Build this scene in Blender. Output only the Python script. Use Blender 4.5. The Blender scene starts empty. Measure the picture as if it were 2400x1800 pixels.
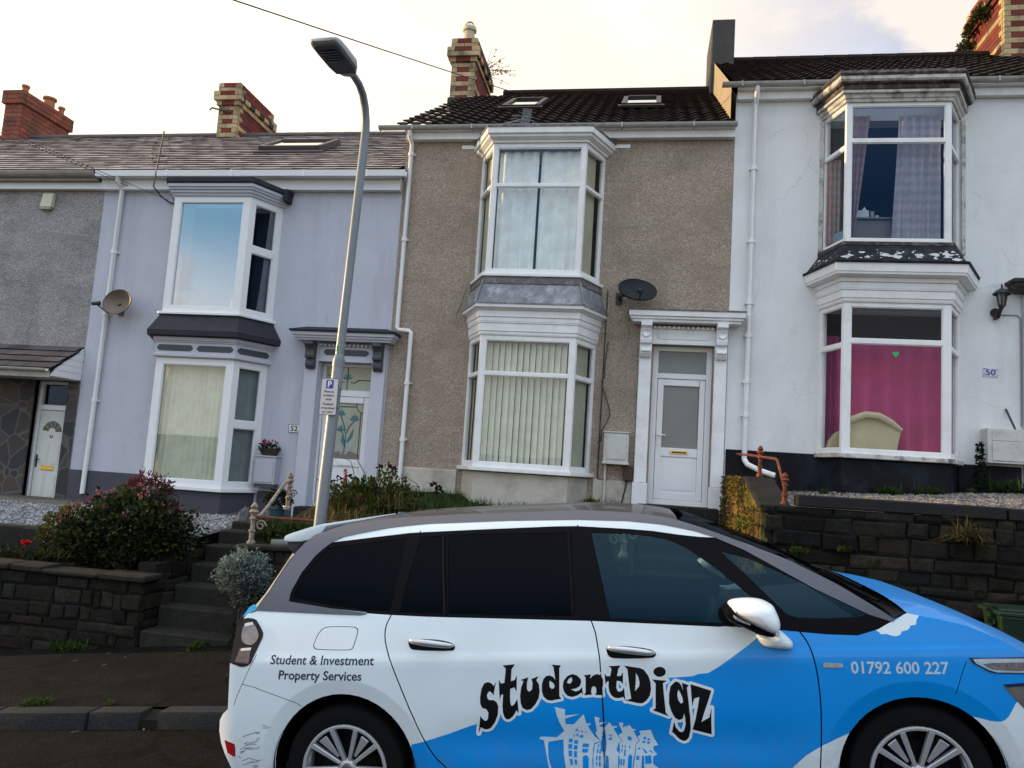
import bpy, bmesh, math, random
from mathutils import Vector, Matrix, noise
from mathutils.geometry import delaunay_2d_cdt
R = math.radians
PI = math.pi
scene = bpy.context.scene
col = scene.collection
random.seed(7)

# ------------------------------------------------------------------ tags and parents
def tag(o, label=None, cat=None, group=None, kind=None):
    if label: o['label'] = label
    if cat: o['category'] = cat
    if group: o['group'] = group
    if kind: o['kind'] = kind
    return o

def thing(name, label, cat, loc=(0, 0, 0), group=None, rot=(0, 0, 0)):
    o = bpy.data.objects.new(name, None)
    col.objects.link(o)
    o.location = loc
    o.rotation_euler = rot
    o.empty_display_size = .2
    o['org'] = [float(v) for v in loc]
    return tag(o, label, cat, group)

def org_of(p):
    while p is not None:
        if 'org' in p: return Vector(p['org'])
        p = p.parent
    return Vector((0, 0, 0))

# ------------------------------------------------------------------ mesh builder
class MB:
    def __init__(s):
        s.v = []; s.f = []; s.c = []; s.m = []; s.cur = None; s.mi = 0
    def vert(s, p):
        s.v.append((float(p[0]), float(p[1]), float(p[2]))); return len(s.v) - 1
    def face(s, ids, c=None):
        s.f.append(tuple(ids)); s.c.append(c or s.cur); s.m.append(s.mi)
    def poly(s, pts, c=None):
        s.face([s.vert(p) for p in pts], c)
    def hexa(s, p, c=None):
        i = [s.vert(q) for q in p]   # 0-3 bottom ring ccw from above, 4-7 top ring
        for f in ((3, 2, 1, 0), (4, 5, 6, 7), (0, 1, 5, 4), (1, 2, 6, 5), (2, 3, 7, 6), (3, 0, 4, 7)):
            s.face([i[k] for k in f], c)
        return s
    def box(s, x0, x1, y0, y1, z0, z1, c=None):
        return s.hexa([(x0, y0, z0), (x1, y0, z0), (x1, y1, z0), (x0, y1, z0), (x0, y0, z1), (x1, y0, z1), (x1, y1, z1), (x0, y1, z1)], c)
    def obox(s, o, ux, uy, uz, c=None):
        o = Vector(o); ux = Vector(ux); uy = Vector(uy); uz = Vector(uz)
        return s.hexa([o, o + ux, o + ux + uy, o + uy, o + uz, o + ux + uz, o + ux + uy + uz, o + uy + uz], c)
    def tube(s, pts, r, n=8, cap=True, c=None):
        pts = [Vector(p) for p in pts]
        rs = r if isinstance(r, (list, tuple)) else [r] * len(pts)
        rings = []; up = None
        for k, p in enumerate(pts):
            t = (pts[min(k + 1, len(pts) - 1)] - pts[max(k - 1, 0)]).normalized()
            if up is None:
                a = Vector((0, 0, 1)) if abs(t.z) < .9 else Vector((1, 0, 0))
            else:
                a = up
            x = t.cross(a).normalized(); a = x.cross(t).normalized(); up = a
            rings.append([s.vert(p + (x * math.cos(2 * PI * j / n) + a * math.sin(2 * PI * j / n)) * rs[k]) for j in range(n)])
        for k in range(len(rings) - 1):
            A, B = rings[k], rings[k + 1]
            for j in range(n):
                s.face((A[j], A[(j + 1) % n], B[(j + 1) % n], B[j]), c)
        if cap:
            s.face(rings[0][::-1], c); s.face(rings[-1], c)
        return s
    def lathe(s, prof, ctr=(0, 0, 0), n=24, mat=None, c=None, a0=0, a1=2 * PI):
        ctr = Vector(ctr); rings = []
        full = abs(a1 - a0 - 2 * PI) < 1e-6
        m = n if full else n + 1
        for r, z in prof:
            ring = []
            for j in range(m):
                a = a0 + (a1 - a0) * j / n
                q = Vector((r * math.cos(a), r * math.sin(a), z))
                if mat is not None: q = mat @ q
                ring.append(s.vert(ctr + q))
            rings.append(ring)
        for k in range(len(rings) - 1):
            for j in range(n):
                jn = (j + 1) % m
                s.face((rings[k][j], rings[k][jn], rings[k + 1][jn], rings[k + 1][j]), c)
        return s
    def prism(s, poly, o, ux, uy, w, c=None):
        """polygon (a,b) in the plane o + a*ux + b*uy, pushed along w"""
        o = Vector(o); ux = Vector(ux); uy = Vector(uy); w = Vector(w)
        A = [s.vert(o + ux * a + uy * b) for a, b in poly]
        B = [s.vert(o + ux * a + uy * b + w) for a, b in poly]
        n = len(poly)
        s.face(A[::-1], c); s.face(B, c)
        for j in range(n): s.face((A[j], A[(j + 1) % n], B[(j + 1) % n], B[j]), c)
        return s
    def grid(s, P, c=None):
        ids = [[s.vert(p) for p in row] for row in P]
        for i in range(len(ids) - 1):
            for j in range(len(ids[0]) - 1):
                s.face((ids[i][j], ids[i][j + 1], ids[i + 1][j + 1], ids[i + 1][j]), c)
        return s
    def build(s, name, mat, parent=None, smooth=False, bevel=0, local=False, fix=True, segs=1, angle=40):
        me = bpy.data.meshes.new(name)
        off = Vector((0, 0, 0)) if local or parent is None else org_of(parent)
        me.from_pydata([(x - off.x, y - off.y, z - off.z) for x, y, z in s.v], [], s.f)
        mats = mat if isinstance(mat, (list, tuple)) else [mat]
        for q in mats: me.materials.append(q)
        if any(s.m): me.polygons.foreach_set('material_index', s.m)
        if any(c is not None for c in s.c):
            a = me.color_attributes.new('Col', 'FLOAT_COLOR', 'CORNER')
            buf = []
            for p in me.polygons:
                cc = s.c[p.index] or (.5, .5, .5)
                buf += [cc[0], cc[1], cc[2], 1.0] * p.loop_total
            a.data.foreach_set('color', buf)
        if fix:
            bm = bmesh.new(); bm.from_mesh(me)
            bmesh.ops.recalc_face_normals(bm, faces=bm.faces)
            if bevel:
                bmesh.ops.remove_doubles(bm, verts=bm.verts, dist=1e-5)
                ed = [e for e in bm.edges if len(e.link_faces) == 2 and e.calc_face_angle(0) > R(30)]
                bmesh.ops.bevel(bm, geom=ed, offset=bevel, segments=segs, affect='EDGES', profile=.6, clamp_overlap=True)
            bm.to_mesh(me); bm.free()
        if smooth:
            me.polygons.foreach_set('use_smooth', [True] * len(me.polygons))
            if smooth != 'all':
                me.set_sharp_from_angle(angle=R(angle))
        me.update()
        o = bpy.data.objects.new(name, me)
        col.objects.link(o)
        if parent is not None: o.parent = parent
        return o

def offset_path(path, d, wall_y=0.0):
    """push a plan polyline (wall, front, front, wall) outwards by d, ends slid along the wall"""
    n = len(path); lines = []
    for k in range(n - 1):
        a = Vector(path[k]); b = Vector(path[k + 1]); t = (b - a).normalized()
        nn = Vector((t.y, -t.x)); lines.append((a + nn * d, t))
    def meet(l1, l2):
        (p, t), (q, w) = l1, l2
        den = t.x * w.y - t.y * w.x
        k = ((q.x - p.x) * w.y - (q.y - p.y) * w.x) / den
        return p + t * k
    wl = (Vector((0, wall_y)), Vector((1, 0)))
    out = [meet(lines[0], wl)] + [meet(lines[k], lines[k + 1]) for k in range(n - 2)] + [meet(lines[-1], wl)]
    return out

def moulding(mb, path, prof, wall_y=.02, c=None):
    rings = []
    for o, z in prof:
        rings.append([mb.vert((p.x, p.y, z)) for p in offset_path(path, o, wall_y)])
    m = len(path); n = len(prof)
    for k in range(n):
        A, B = rings[k], rings[(k + 1) % n]
        for j in range(m - 1): mb.face((A[j], A[j + 1], B[j + 1], B[j]), c)
    mb.face([r[0] for r in rings], c); mb.face([r[-1] for r in rings][::-1], c)
    return mb

def slab(mb, path, o, z0, z1, wall_y=.02, c=None):
    P = offset_path(path, o, wall_y)
    A = [mb.vert((p.x, p.y, z0)) for p in P]; B = [mb.vert((p.x, p.y, z1)) for p in P]
    m = len(P); mb.face(A, c); mb.face(B[::-1], c)
    for j in range(m): mb.face((A[j], A[(j + 1) % m], B[(j + 1) % m], B[j]), c)
    return mb

# ------------------------------------------------------------------ materials
def newmat(name):
    m = bpy.data.materials.new(name); m.use_nodes = True
    nt = m.node_tree; return m, nt, nt.nodes['Principled BSDF'], nt.nodes['Material Output']

def lk(nt, a, b): nt.links.new(a, b)

def tex_noise(nt, co, scale, detail=4, rough=.6, stretch=None):
    n = nt.nodes.new('ShaderNodeTexNoise'); n.inputs['Scale'].default_value = scale
    n.inputs['Detail'].default_value = detail; n.inputs['Roughness'].default_value = rough
    src = co
    if stretch:
        mp = nt.nodes.new('ShaderNodeMapping'); mp.inputs['Scale'].default_value = stretch
        lk(nt, co, mp.inputs['Vector']); src = mp.outputs['Vector']
    lk(nt, src, n.inputs['Vector']); return n.outputs['Fac']

def ramp(nt, fac, stops):
    r = nt.nodes.new('ShaderNodeValToRGB'); e = r.color_ramp.elements
    while len(e) < len(stops): e.new(.5)
    for k, (p, c) in enumerate(stops):
        e[k].position = p; e[k].color = (*c, 1) if len(c) == 3 else c
    lk(nt, fac, r.inputs['Fac']); return r.outputs['Color']

def mixc(nt, fac, a, b, mode='MIX'):
    m = nt.nodes.new('ShaderNodeMix'); m.data_type = 'RGBA'; m.blend_type = mode
    for s, v in ((m.inputs[0], fac), (m.inputs[6], a), (m.inputs[7], b)):
        if hasattr(v, 'is_linked'): lk(nt, v, s)
        elif isinstance(v, (int, float)): s.default_value = v
        else: s.default_value = (*v, 1) if len(v) == 3 else v
    return m.outputs[2]

def mat(name, colr, rough=.6, var=.12, vscale=3, fine=0, fscale=60, bump=0, bscale=80, spec=.5, metal=0,
        dirt=None, dscale=2.0, damt=.5, vcol=False, streak=None, coat=0, crack=None):
    """plain surface: base colour with large blotches, fine grain, optional dirt patches, vertical streaks and bump"""
    m, nt, bs, out = newmat(name)
    tc = nt.nodes.new('ShaderNodeTexCoord'); co = tc.outputs['Object']
    if vcol:
        at = nt.nodes.new('ShaderNodeAttribute'); at.attribute_name = 'Col'; base = at.outputs['Color']
    else:
        base = (*colr, 1)
    if var:
        f = tex_noise(nt, co, vscale, 5, .65)
        g = ramp(nt, f, [(.25, (1 - var,) * 3), (.75, (1 + var,) * 3)])
        base = mixc(nt, 1.0, base, g, 'MULTIPLY')
    if fine:
        f = tex_noise(nt, co, fscale, 2, .7)
        g = ramp(nt, f, [(.3, (1 - fine,) * 3), (.7, (1 + fine,) * 3)])
        base = mixc(nt, 1.0, base, g, 'MULTIPLY')
    if dirt:
        f = tex_noise(nt, co, dscale, 6, .7)
        g = ramp(nt, f, [(.48, (0, 0, 0)), (.68, (damt,) * 3)])
        base = mixc(nt, g, base, dirt)
    if streak:
        f = tex_noise(nt, co, streak[1], 5, .65, (1, 1, .12))
        g = ramp(nt, f, [(.5, (0, 0, 0)), (.75, (streak[2],) * 3)])
        base = mixc(nt, g, base, streak[0])
    if crack:
        wv = nt.nodes.new('ShaderNodeTexNoise'); wv.inputs['Scale'].default_value = 1.7; wv.inputs['Detail'].default_value = 5; lk(nt, co, wv.inputs['Vector'])
        mm = nt.nodes.new('ShaderNodeVectorMath'); mm.operation = 'MULTIPLY_ADD'; lk(nt, wv.outputs['Color'], mm.inputs[0]); mm.inputs[1].default_value = (.8, .8, .5); lk(nt, co, mm.inputs[2])
        vo = nt.nodes.new('ShaderNodeTexVoronoi'); vo.feature = 'DISTANCE_TO_EDGE'; vo.inputs['Scale'].default_value = crack[0]; lk(nt, mm.outputs[0], vo.inputs['Vector'])
        cf = ramp(nt, vo.outputs['Distance'], [(0, (crack[2],) * 3), (crack[3], (0, 0, 0))])
        gate = ramp(nt, tex_noise(nt, co, .8, 3), [(.48, (0, 0, 0)), (.56, (1, 1, 1))])
        base = mixc(nt, mixc(nt, 1.0, cf, gate, 'MULTIPLY'), base, crack[1])
    if hasattr(base, 'is_linked'): lk(nt, base, bs.inputs['Base Color'])
    else: bs.inputs['Base Color'].default_value = base
    bs.inputs['Roughness'].default_value = rough
    bs.inputs['Specular IOR Level'].default_value = spec
    bs.inputs['Metallic'].default_value = metal
    if coat:
        bs.inputs['Coat Weight'].default_value = coat; bs.inputs['Coat Roughness'].default_value = .04
    if bump:
        f = tex_noise(nt, co, bscale, 3, .6)
        b = nt.nodes.new('ShaderNodeBump'); b.inputs['Strength'].default_value = bump; b.inputs['Distance'].default_value = .01
        lk(nt, f, b.inputs['Height']); lk(nt, b.outputs['Normal'], bs.inputs['Normal'])
    return m

def pebbledash(name, c0, c1, c2, dark, scale=70, damt=.5, band=1.0):
    """wet-dashed pebbles: fine grain, a coarser mottle, damp streaks and stained bands"""
    m, nt, bs, out = newmat(name)
    tc = nt.nodes.new('ShaderNodeTexCoord'); co = tc.outputs['Object']
    v = nt.nodes.new('ShaderNodeTexVoronoi'); v.inputs['Scale'].default_value = scale; lk(nt, co, v.inputs['Vector'])
    sep = nt.nodes.new('ShaderNodeSeparateColor'); lk(nt, v.outputs['Color'], sep.inputs[0])
    base = ramp(nt, sep.outputs[0], [(0, c0), (.5, c1), (1, c2)])
    edge = ramp(nt, v.outputs['Distance'], [(.3, (0, 0, 0)), (.7, (.55,) * 3)])
    base = mixc(nt, edge, base, tuple(x * .5 for x in c1))
    base = mixc(nt, 1.0, base, ramp(nt, tex_noise(nt, co, 24, 4, .7), [(.3, (.80,) * 3), (.7, (1.17,) * 3)]), 'MULTIPLY')
    big = ramp(nt, tex_noise(nt, co, .9, 7, .72, (1, 1, 1.6)), [(.46, (0, 0, 0)), (.72, (damt,) * 3)])
    base = mixc(nt, big, base, dark)
    st = ramp(nt, tex_noise(nt, co, 2.0, 6, .7, (1, 1, .10)), [(.54, (0, 0, 0)), (.82, (damt * .8,) * 3)])
    base = mixc(nt, st, base, dark)
    bd = ramp(nt, tex_noise(nt, co, 1.0, 6, .75, (.45, .45, 3.2)), [(.55, (0, 0, 0)), (.75, (damt * .8 * band,) * 3)])
    base = mixc(nt, bd, base, tuple(x * .75 for x in dark))
    lk(nt, base, bs.inputs['Base Color']); bs.inputs['Roughness'].default_value = .95
    bs.inputs['Specular IOR Level'].default_value = .1
    b = nt.nodes.new('ShaderNodeBump'); b.inputs['Strength'].default_value = .8; b.inputs['Distance'].default_value = .012
    inv = nt.nodes.new('ShaderNodeMath'); inv.operation = 'SUBTRACT'; inv.inputs[0].default_value = 1; lk(nt, v.outputs['Distance'], inv.inputs[1])
    ad = nt.nodes.new('ShaderNodeMath'); ad.operation = 'ADD'; lk(nt, inv.outputs[0], ad.inputs[0]); lk(nt, tex_noise(nt, co, 22, 3, .6), ad.inputs[1])
    lk(nt, ad.outputs[0], b.inputs['Height']); lk(nt, b.outputs['Normal'], bs.inputs['Normal'])
    return m

def tarmac(name, c, speck, patch, crack=.7):
    """worn bituminous surface: chippings, darker repair patches, wandering cracks, grit"""
    m, nt, bs, out = newmat(name); tc = nt.nodes.new('ShaderNodeTexCoord'); co = tc.outputs['Object']
    sp = ramp(nt, tex_noise(nt, co, 75, 3, .85), [(.36, tuple(x * .4 for x in c)), (.54, c), (.68, speck)])
    pt = ramp(nt, tex_noise(nt, co, .75, 3, .5), [(.48, (0, 0, 0)), (.53, (.75,) * 3)])
    base = mixc(nt, pt, sp, mixc(nt, .5, sp, patch))
    base = mixc(nt, 1.0, base, ramp(nt, tex_noise(nt, co, 3.2, 6, .75), [(.3, (.62,) * 3), (.72, (1.4,) * 3)]), 'MULTIPLY')
    wv = nt.nodes.new('ShaderNodeTexNoise'); wv.inputs['Scale'].default_value = 2.2; lk(nt, co, wv.inputs['Vector'])
    mm = nt.nodes.new('ShaderNodeVectorMath'); mm.operation = 'MULTIPLY_ADD'; lk(nt, wv.outputs['Color'], mm.inputs[0]); mm.inputs[1].default_value = (.7, .7, .7); lk(nt, co, mm.inputs[2])
    v = nt.nodes.new('ShaderNodeTexVoronoi'); v.feature = 'DISTANCE_TO_EDGE'; v.inputs['Scale'].default_value = crack; lk(nt, mm.outputs[0], v.inputs['Vector'])
    base = mixc(nt, ramp(nt, v.outputs['Distance'], [(.0, (.9,) * 3), (.022, (0, 0, 0))]), base, (.003, .003, .003))
    lk(nt, base, bs.inputs['Base Color']); bs.inputs['Roughness'].default_value = .95; bs.inputs['Specular IOR Level'].default_value = .05
    b = nt.nodes.new('ShaderNodeBump'); b.inputs['Strength'].default_value = .7; b.inputs['Distance'].default_value = .008
    lk(nt, tex_noise(nt, co, 90, 3, .7), b.inputs['Height']); lk(nt, b.outputs['Normal'], bs.inputs['Normal'])
    return m

def glass(name, tint=(.9, .95, .95), refl=.12, rcol=(1, 1, 1), edge=.5):
    """see-through pane: tinted transmission under a mirror-like reflection that grows towards grazing angles"""
    m, nt, bs, out = newmat(name)
    nt.nodes.remove(bs)
    tr = nt.nodes.new('ShaderNodeBsdfTransparent'); tr.inputs['Color'].default_value = (*tint, 1)
    gl = nt.nodes.new('ShaderNodeBsdfGlossy'); gl.inputs['Roughness'].default_value = .012; gl.inputs['Color'].default_value = (*rcol, 1)
    lw = nt.nodes.new('ShaderNodeLayerWeight'); lw.inputs['Blend'].default_value = .25
    mr = nt.nodes.new('ShaderNodeMapRange'); mr.inputs['To Min'].default_value = refl; mr.inputs['To Max'].default_value = edge + refl
    lk(nt, lw.outputs['Fresnel'], mr.inputs['Value'])
    mx = nt.nodes.new('ShaderNodeMixShader'); lk(nt, mr.outputs[0], mx.inputs[0])
    lk(nt, tr.outputs[0], mx.inputs[1]); lk(nt, gl.outputs[0], mx.inputs[2]); lk(nt, mx.outputs[0], out.inputs['Surface'])
    return m

def fabric(name, c, trans=.1, stripes=None):
    m, nt, bs, out = newmat(name)
    tc = nt.nodes.new('ShaderNodeTexCoord'); co = tc.outputs['Object']
    base = (*c, 1)
    f = tex_noise(nt, co, 4, 4, .6)
    base = mixc(nt, 1.0, base, ramp(nt, f, [(.3, (.86,) * 3), (.7, (1.1,) * 3)]), 'MULTIPLY')
    if stripes:
        sx = nt.nodes.new('ShaderNodeSeparateXYZ'); lk(nt, co, sx.inputs[0])
        def wave(o, k):
            a = nt.nodes.new('ShaderNodeMath'); a.operation = 'MULTIPLY'; a.inputs[1].default_value = k; lk(nt, o, a.inputs[0])
            b = nt.nodes.new('ShaderNodeMath'); b.operation = 'SINE'; lk(nt, a.outputs[0], b.inputs[0])
            g = nt.nodes.new('ShaderNodeMath'); g.operation = 'GREATER_THAN'; g.inputs[1].default_value = .1; lk(nt, b.outputs[0], g.inputs[0])
            return g.outputs[0]
        a = nt.nodes.new('ShaderNodeMath'); a.operation = 'ADD'; lk(nt, wave(sx.outputs[0], 55), a.inputs[0]); lk(nt, wave(sx.outputs[2], 45), a.inputs[1])
        d = nt.nodes.new('ShaderNodeMath'); d.operation = 'MULTIPLY'; d.inputs[1].default_value = .3; lk(nt, a.outputs[0], d.inputs[0])
        base = mixc(nt, d.outputs[0], base, stripes)
    lk(nt, base, bs.inputs['Base Color']); bs.inputs['Roughness'].default_value = .9
    tl = nt.nodes.new('ShaderNodeBsdfTranslucent'); lk(nt, base, tl.inputs['Color'])
    mx = nt.nodes.new('ShaderNodeMixShader'); mx.inputs[0].default_value = trans
    lk(nt, bs.outputs[0], mx.inputs[1]); lk(nt, tl.outputs[0], mx.inputs[2]); lk(nt, mx.outputs[0], out.inputs['Surface'])
    return m

def foliage(name, rough=.75, trans=.25):
    m, nt, bs, out = newmat(name)
    at = nt.nodes.new('ShaderNodeAttribute'); at.attribute_name = 'Col'
    lk(nt, at.outputs['Color'], bs.inputs['Base Color']); bs.inputs['Roughness'].default_value = rough
    bs.inputs['Specular IOR Level'].default_value = .1
    tl = nt.nodes.new('ShaderNodeBsdfTranslucent'); lk(nt, at.outputs['Color'], tl.inputs['Color'])
    mx = nt.nodes.new('ShaderNodeMixShader'); mx.inputs[0].default_value = trans
    lk(nt, bs.outputs[0], mx.inputs[1]); lk(nt, tl.outputs[0], mx.inputs[2]); lk(nt, mx.outputs[0], out.inputs['Surface'])
    return m

M = {}
M['lilac'] = mat('lilac_render', (.49, .505, .585), .85, .05, 1.2, .06, 60, .3, 90, .15, dirt=(.38, .39, .45), dscale=1.1, damt=.4, streak=((.32, .32, .36), 2.6, .45), crack=(.5, (.30, .30, .35), .35, .005))
M['lilac_trim'] = mat('lilac_paint', (.50, .505, .575), .55, .05, 2, .03, 40, 0, 1, .4)
M['white_wall'] = mat('white_render', (.74, .75, .765), .85, .06, .9, .04, 50, .35, 55, .2, dirt=(.46, .47, .47), dscale=1.3, damt=.24, streak=((.46, .45, .41), 2.2, .32), crack=(.55, (.36, .36, .36), .32, .006))
M['pebble_brown'] = pebbledash('brown_pebbledash', (.335, .26, .205), (.45, .36, .29), (.58, .48, .40), (.22, .175, .14), 68, .75, .8)
M['pebble_grey'] = pebbledash('grey_pebbledash', (.29, .275, .275), (.38, .365, .365), (.47, .455, .45), (.13, .12, .12), 52, .75)
M['cream_plinth'] = mat('cream_plinth', (.52, .48, .41), .85, .1, 1.5, .04, 40, .3, 50, .2, dirt=(.20, .18, .15), dscale=1.6, damt=.6)
M['dark_plinth'] = mat('dark_grey_plinth', (.065, .065, .085), .7, .1, 2, .05, 60, .2, 60, .3)
M['black_plinth'] = mat('black_plinth', (.008, .0085, .0115), .6, .25, 2, .1, 50, .2, 40, .12, dirt=(.03, .042, .065), dscale=1.6, damt=.5)
M['upvc'] = mat('white_upvc', (.74, .75, .77), .35, .03, 2, 0, 1, 0, 1, .5)
M['white_paint'] = mat('white_gloss_paint', (.80, .80, .81), .45, .04, 3, .02, 60, .08, 60, .45, dirt=(.50, .48, .45), dscale=4, damt=.28, streak=((.48, .46, .43), 5, .22))
M['old_paint'] = mat('weathered_white_paint', (.58, .56, .52), .7, .1, 5, .1, 60, .35, 45, .3, dirt=(.10, .085, .07), dscale=6.5, damt=.9)
M['black_wood'] = mat('blackened_timber', (.055, .045, .04), .8, .4, 6, .2, 50, .5, 40, .3, dirt=(.30, .27, .23), dscale=9, damt=.6)
M['gutter'] = mat('weathered_gutter', (.42, .42, .40), .5, .12, 5, .05, 40, 0, 1, .4, dirt=(.16, .15, .12), dscale=5, damt=.6)
M['lead'] = mat('lead_sheet', (.19, .20, .225), .55, .3, 2.4, .15, 40, .15, 30, .4, dirt=(.48, .49, .53), dscale=5.5, damt=.75, streak=((.12, .115, .125), 6, .6))
M['lead_flash'] = mat('old_lead_flashing', (.11, .095, .10), .6, .4, 8, .2, 60, .4, 40, .4, dirt=(.45, .44, .43), dscale=9, damt=.5)
M['bay_black'] = mat('flaking_black_paint', (.011, .012, .018), .6, .3, 5, .2, 40, .5, 30, .15, dirt=(.05, .055, .07), dscale=6, damt=.7)
M['grey_felt'] = mat('dark_grey_felt', (.036, .036, .047), .8, .12, 3, .08, 50, .15, 60, .15)
M['grey_trim'] = mat('charcoal_paint', (.06, .06, .075), .5, .08, 3, 0, 1, 0, 1, .4)
M['slate'] = mat('grey_slate', (.2, .2, .2), .55, .15, 2, .1, 30, .2, 30, .45, vcol=True, dirt=(.14, .12, .11), dscale=1.1, damt=.5)
M['pantile'] = mat('brown_roof_tile', (.023, .016, .014), .9, .35, 2, .25, 30, .4, 40, .1, dirt=(.045, .033, .025), dscale=5, damt=.6)
M['brick'] = mat('brickwork', (.5, .5, .5), .85, .12, 6, .1, 60, .3, 60, .2, vcol=True, dirt=(.06, .05, .042), dscale=2.6, damt=.8)
M['render_grey'] = mat('dark_render', (.075, .07, .068), .85, .2, 2, .1, 50, .3, 30, .2, streak=((.03, .03, .03), 5, .5))
M['sunlit_render'] = mat('sun_tinted_render', (.36, .29, .20), .85, .15, 2, .1, 40, .3, 40, .2)  # gable render tinted gold: low sunlight put into its colour
M['terracotta'] = mat('terracotta', (.40, .15, .085), .8, .15, 4, .08, 50, .2, 50, .2)
M['buff_pot'] = mat('buff_clay', (.50, .42, .28), .75, .1, 6, .05, 50, .1, 50, .3)
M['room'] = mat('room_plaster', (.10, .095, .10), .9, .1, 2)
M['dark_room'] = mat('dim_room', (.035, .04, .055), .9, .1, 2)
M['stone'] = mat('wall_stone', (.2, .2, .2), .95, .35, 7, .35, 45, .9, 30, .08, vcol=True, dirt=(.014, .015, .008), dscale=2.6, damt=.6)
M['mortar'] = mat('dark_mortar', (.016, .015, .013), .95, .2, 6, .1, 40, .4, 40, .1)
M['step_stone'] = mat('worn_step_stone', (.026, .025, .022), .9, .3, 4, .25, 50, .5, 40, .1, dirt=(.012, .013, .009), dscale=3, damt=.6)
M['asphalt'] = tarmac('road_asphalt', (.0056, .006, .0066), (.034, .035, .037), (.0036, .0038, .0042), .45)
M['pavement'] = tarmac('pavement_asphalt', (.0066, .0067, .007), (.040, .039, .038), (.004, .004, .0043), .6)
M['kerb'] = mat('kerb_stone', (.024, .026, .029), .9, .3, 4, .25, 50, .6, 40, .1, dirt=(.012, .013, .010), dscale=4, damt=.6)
M['soil'] = mat('garden_soil', (.022, .018, .013), .95, .3, 6, .3, 50, .6, 30, .1)
M['gravel'] = mat('gravel', (.2, .2, .2), .85, .1, 4, .1, 60, 0, 1, .2, vcol=True)
M['gravel_bed'] = mat('gravel_bed', (.10, .095, .09), .9, .3, 20, .4, 60, .8, 50, .2)
M['terrain'] = mat('grass_and_town', (.05, .06, .045), .95, .4, .02, .2, .3)
M['galv'] = mat('galvanised_steel', (.19, .21, .235), .42, .08, 3, .05, 40, 0, 1, .4, metal=.2)
M['lamp_grey'] = mat('lamp_grey', (.34, .35, .37), .4, .04, 4, 0, 1, 0, 1, .5)
M['lamp_dark'] = mat('lamp_underside', (.035, .035, .04), .5, .1, 4, 0, 1, 0, 1, .5)
M['sign_face'] = mat('sign_white', (.62, .56, .54), .4, .03, 4, 0, 1, 0, 1, .5)
M['sign_black'] = mat('sign_black', (.015, .015, .017), .4, 0, 1, 0, 1, 0, 1, .5)
M['sign_blue'] = mat('sign_blue', (.018, .05, .36), .4, 0, 1, 0, 1, 0, 1, .5)
M['white_print'] = mat('white_print', (.75, .75, .75), .4, 0, 1)
M['green_print'] = mat('green_sticker', (.10, .42, .26), .4, 0, 1)
M['rust'] = mat('rusty_iron', (.11, .036, .022), .8, .35, 9, .2, 60, .6, 40, .2, dirt=(.30, .085, .035), dscale=14, damt=.8)
M['flaky_iron'] = mat('flaking_white_iron', (.27, .235, .20), .85, .3, 9, .25, 60, .7, 40, .2, dirt=(.13, .05, .028), dscale=16, damt=1.0)
M['dish_dark'] = mat('dish_dark_grey', (.022, .028, .032), .6, .12, 4, 0, 1, 0, 1, .12, dirt=(.05, .045, .035), dscale=3, damt=.4)
M['dish_brown'] = mat('dish_bronze', (.13, .095, .07), .5, .15, 4, 0, 1, 0, 1, .5)
M['black_plastic'] = mat('black_plastic', (.02, .02, .022), .5, .05, 4)
M['black_metal'] = mat('black_metal', (.014, .014, .017), .4, .1, 4)
M['cable'] = mat('cable_black', (.02, .02, .022), .6, 0, 1)
M['cable_pale'] = mat('cable_pale', (.32, .28, .24), .6, .1, 6)
M['chrome'] = mat('bright_metal', (.75, .75, .77), .12, 0, 1, metal=1.0)
M['brass'] = mat('brass', (.80, .55, .14), .25, .03, 4, metal=1.0)
M['meter'] = mat('meter_box_white', (.55, .55, .53), .5, .06, 4, .03, 40, 0, 1, .4, dirt=(.34, .27, .17), dscale=5, damt=.5)
M['meter_lilac'] = mat('meter_box_lilac', (.41, .405, .475), .5, .04, 4)
M['skylight_frame'] = mat('skylight_frame', (.075, .058, .055), .5, .1, 5)
M['win_clear'] = glass('window_glass', (.93, .96, .95), .05, (.85, .95, 1), .4)
M['win_thin'] = glass('thin_window_glass', (.9, .92, .92), .015, (.8, .9, 1), .25)
M['win_mid'] = glass('bay_window_glass', (.93, .96, .95), .10, (.85, .95, 1), .35)
M['win_blue'] = glass('reflective_window_glass', (.55, .6, .65), .50, (.72, .86, 1), .2)
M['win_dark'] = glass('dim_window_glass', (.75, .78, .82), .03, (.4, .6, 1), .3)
M['skylight_glass'] = glass('skylight_glass', (.10, .10, .12), .55, (1, 1, 1), .5)
M['leaf'] = foliage('leaf')
M['petal'] = foliage('petal', .6, .3)
M['bark'] = mat('stem_bark', (.07, .05, .035), .9, .2, 8)
M['sleeper'] = mat('tarred_sleeper', (.010, .009, .009), .8, .3, 6, .2, 50, .5, 30, .3)
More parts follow.
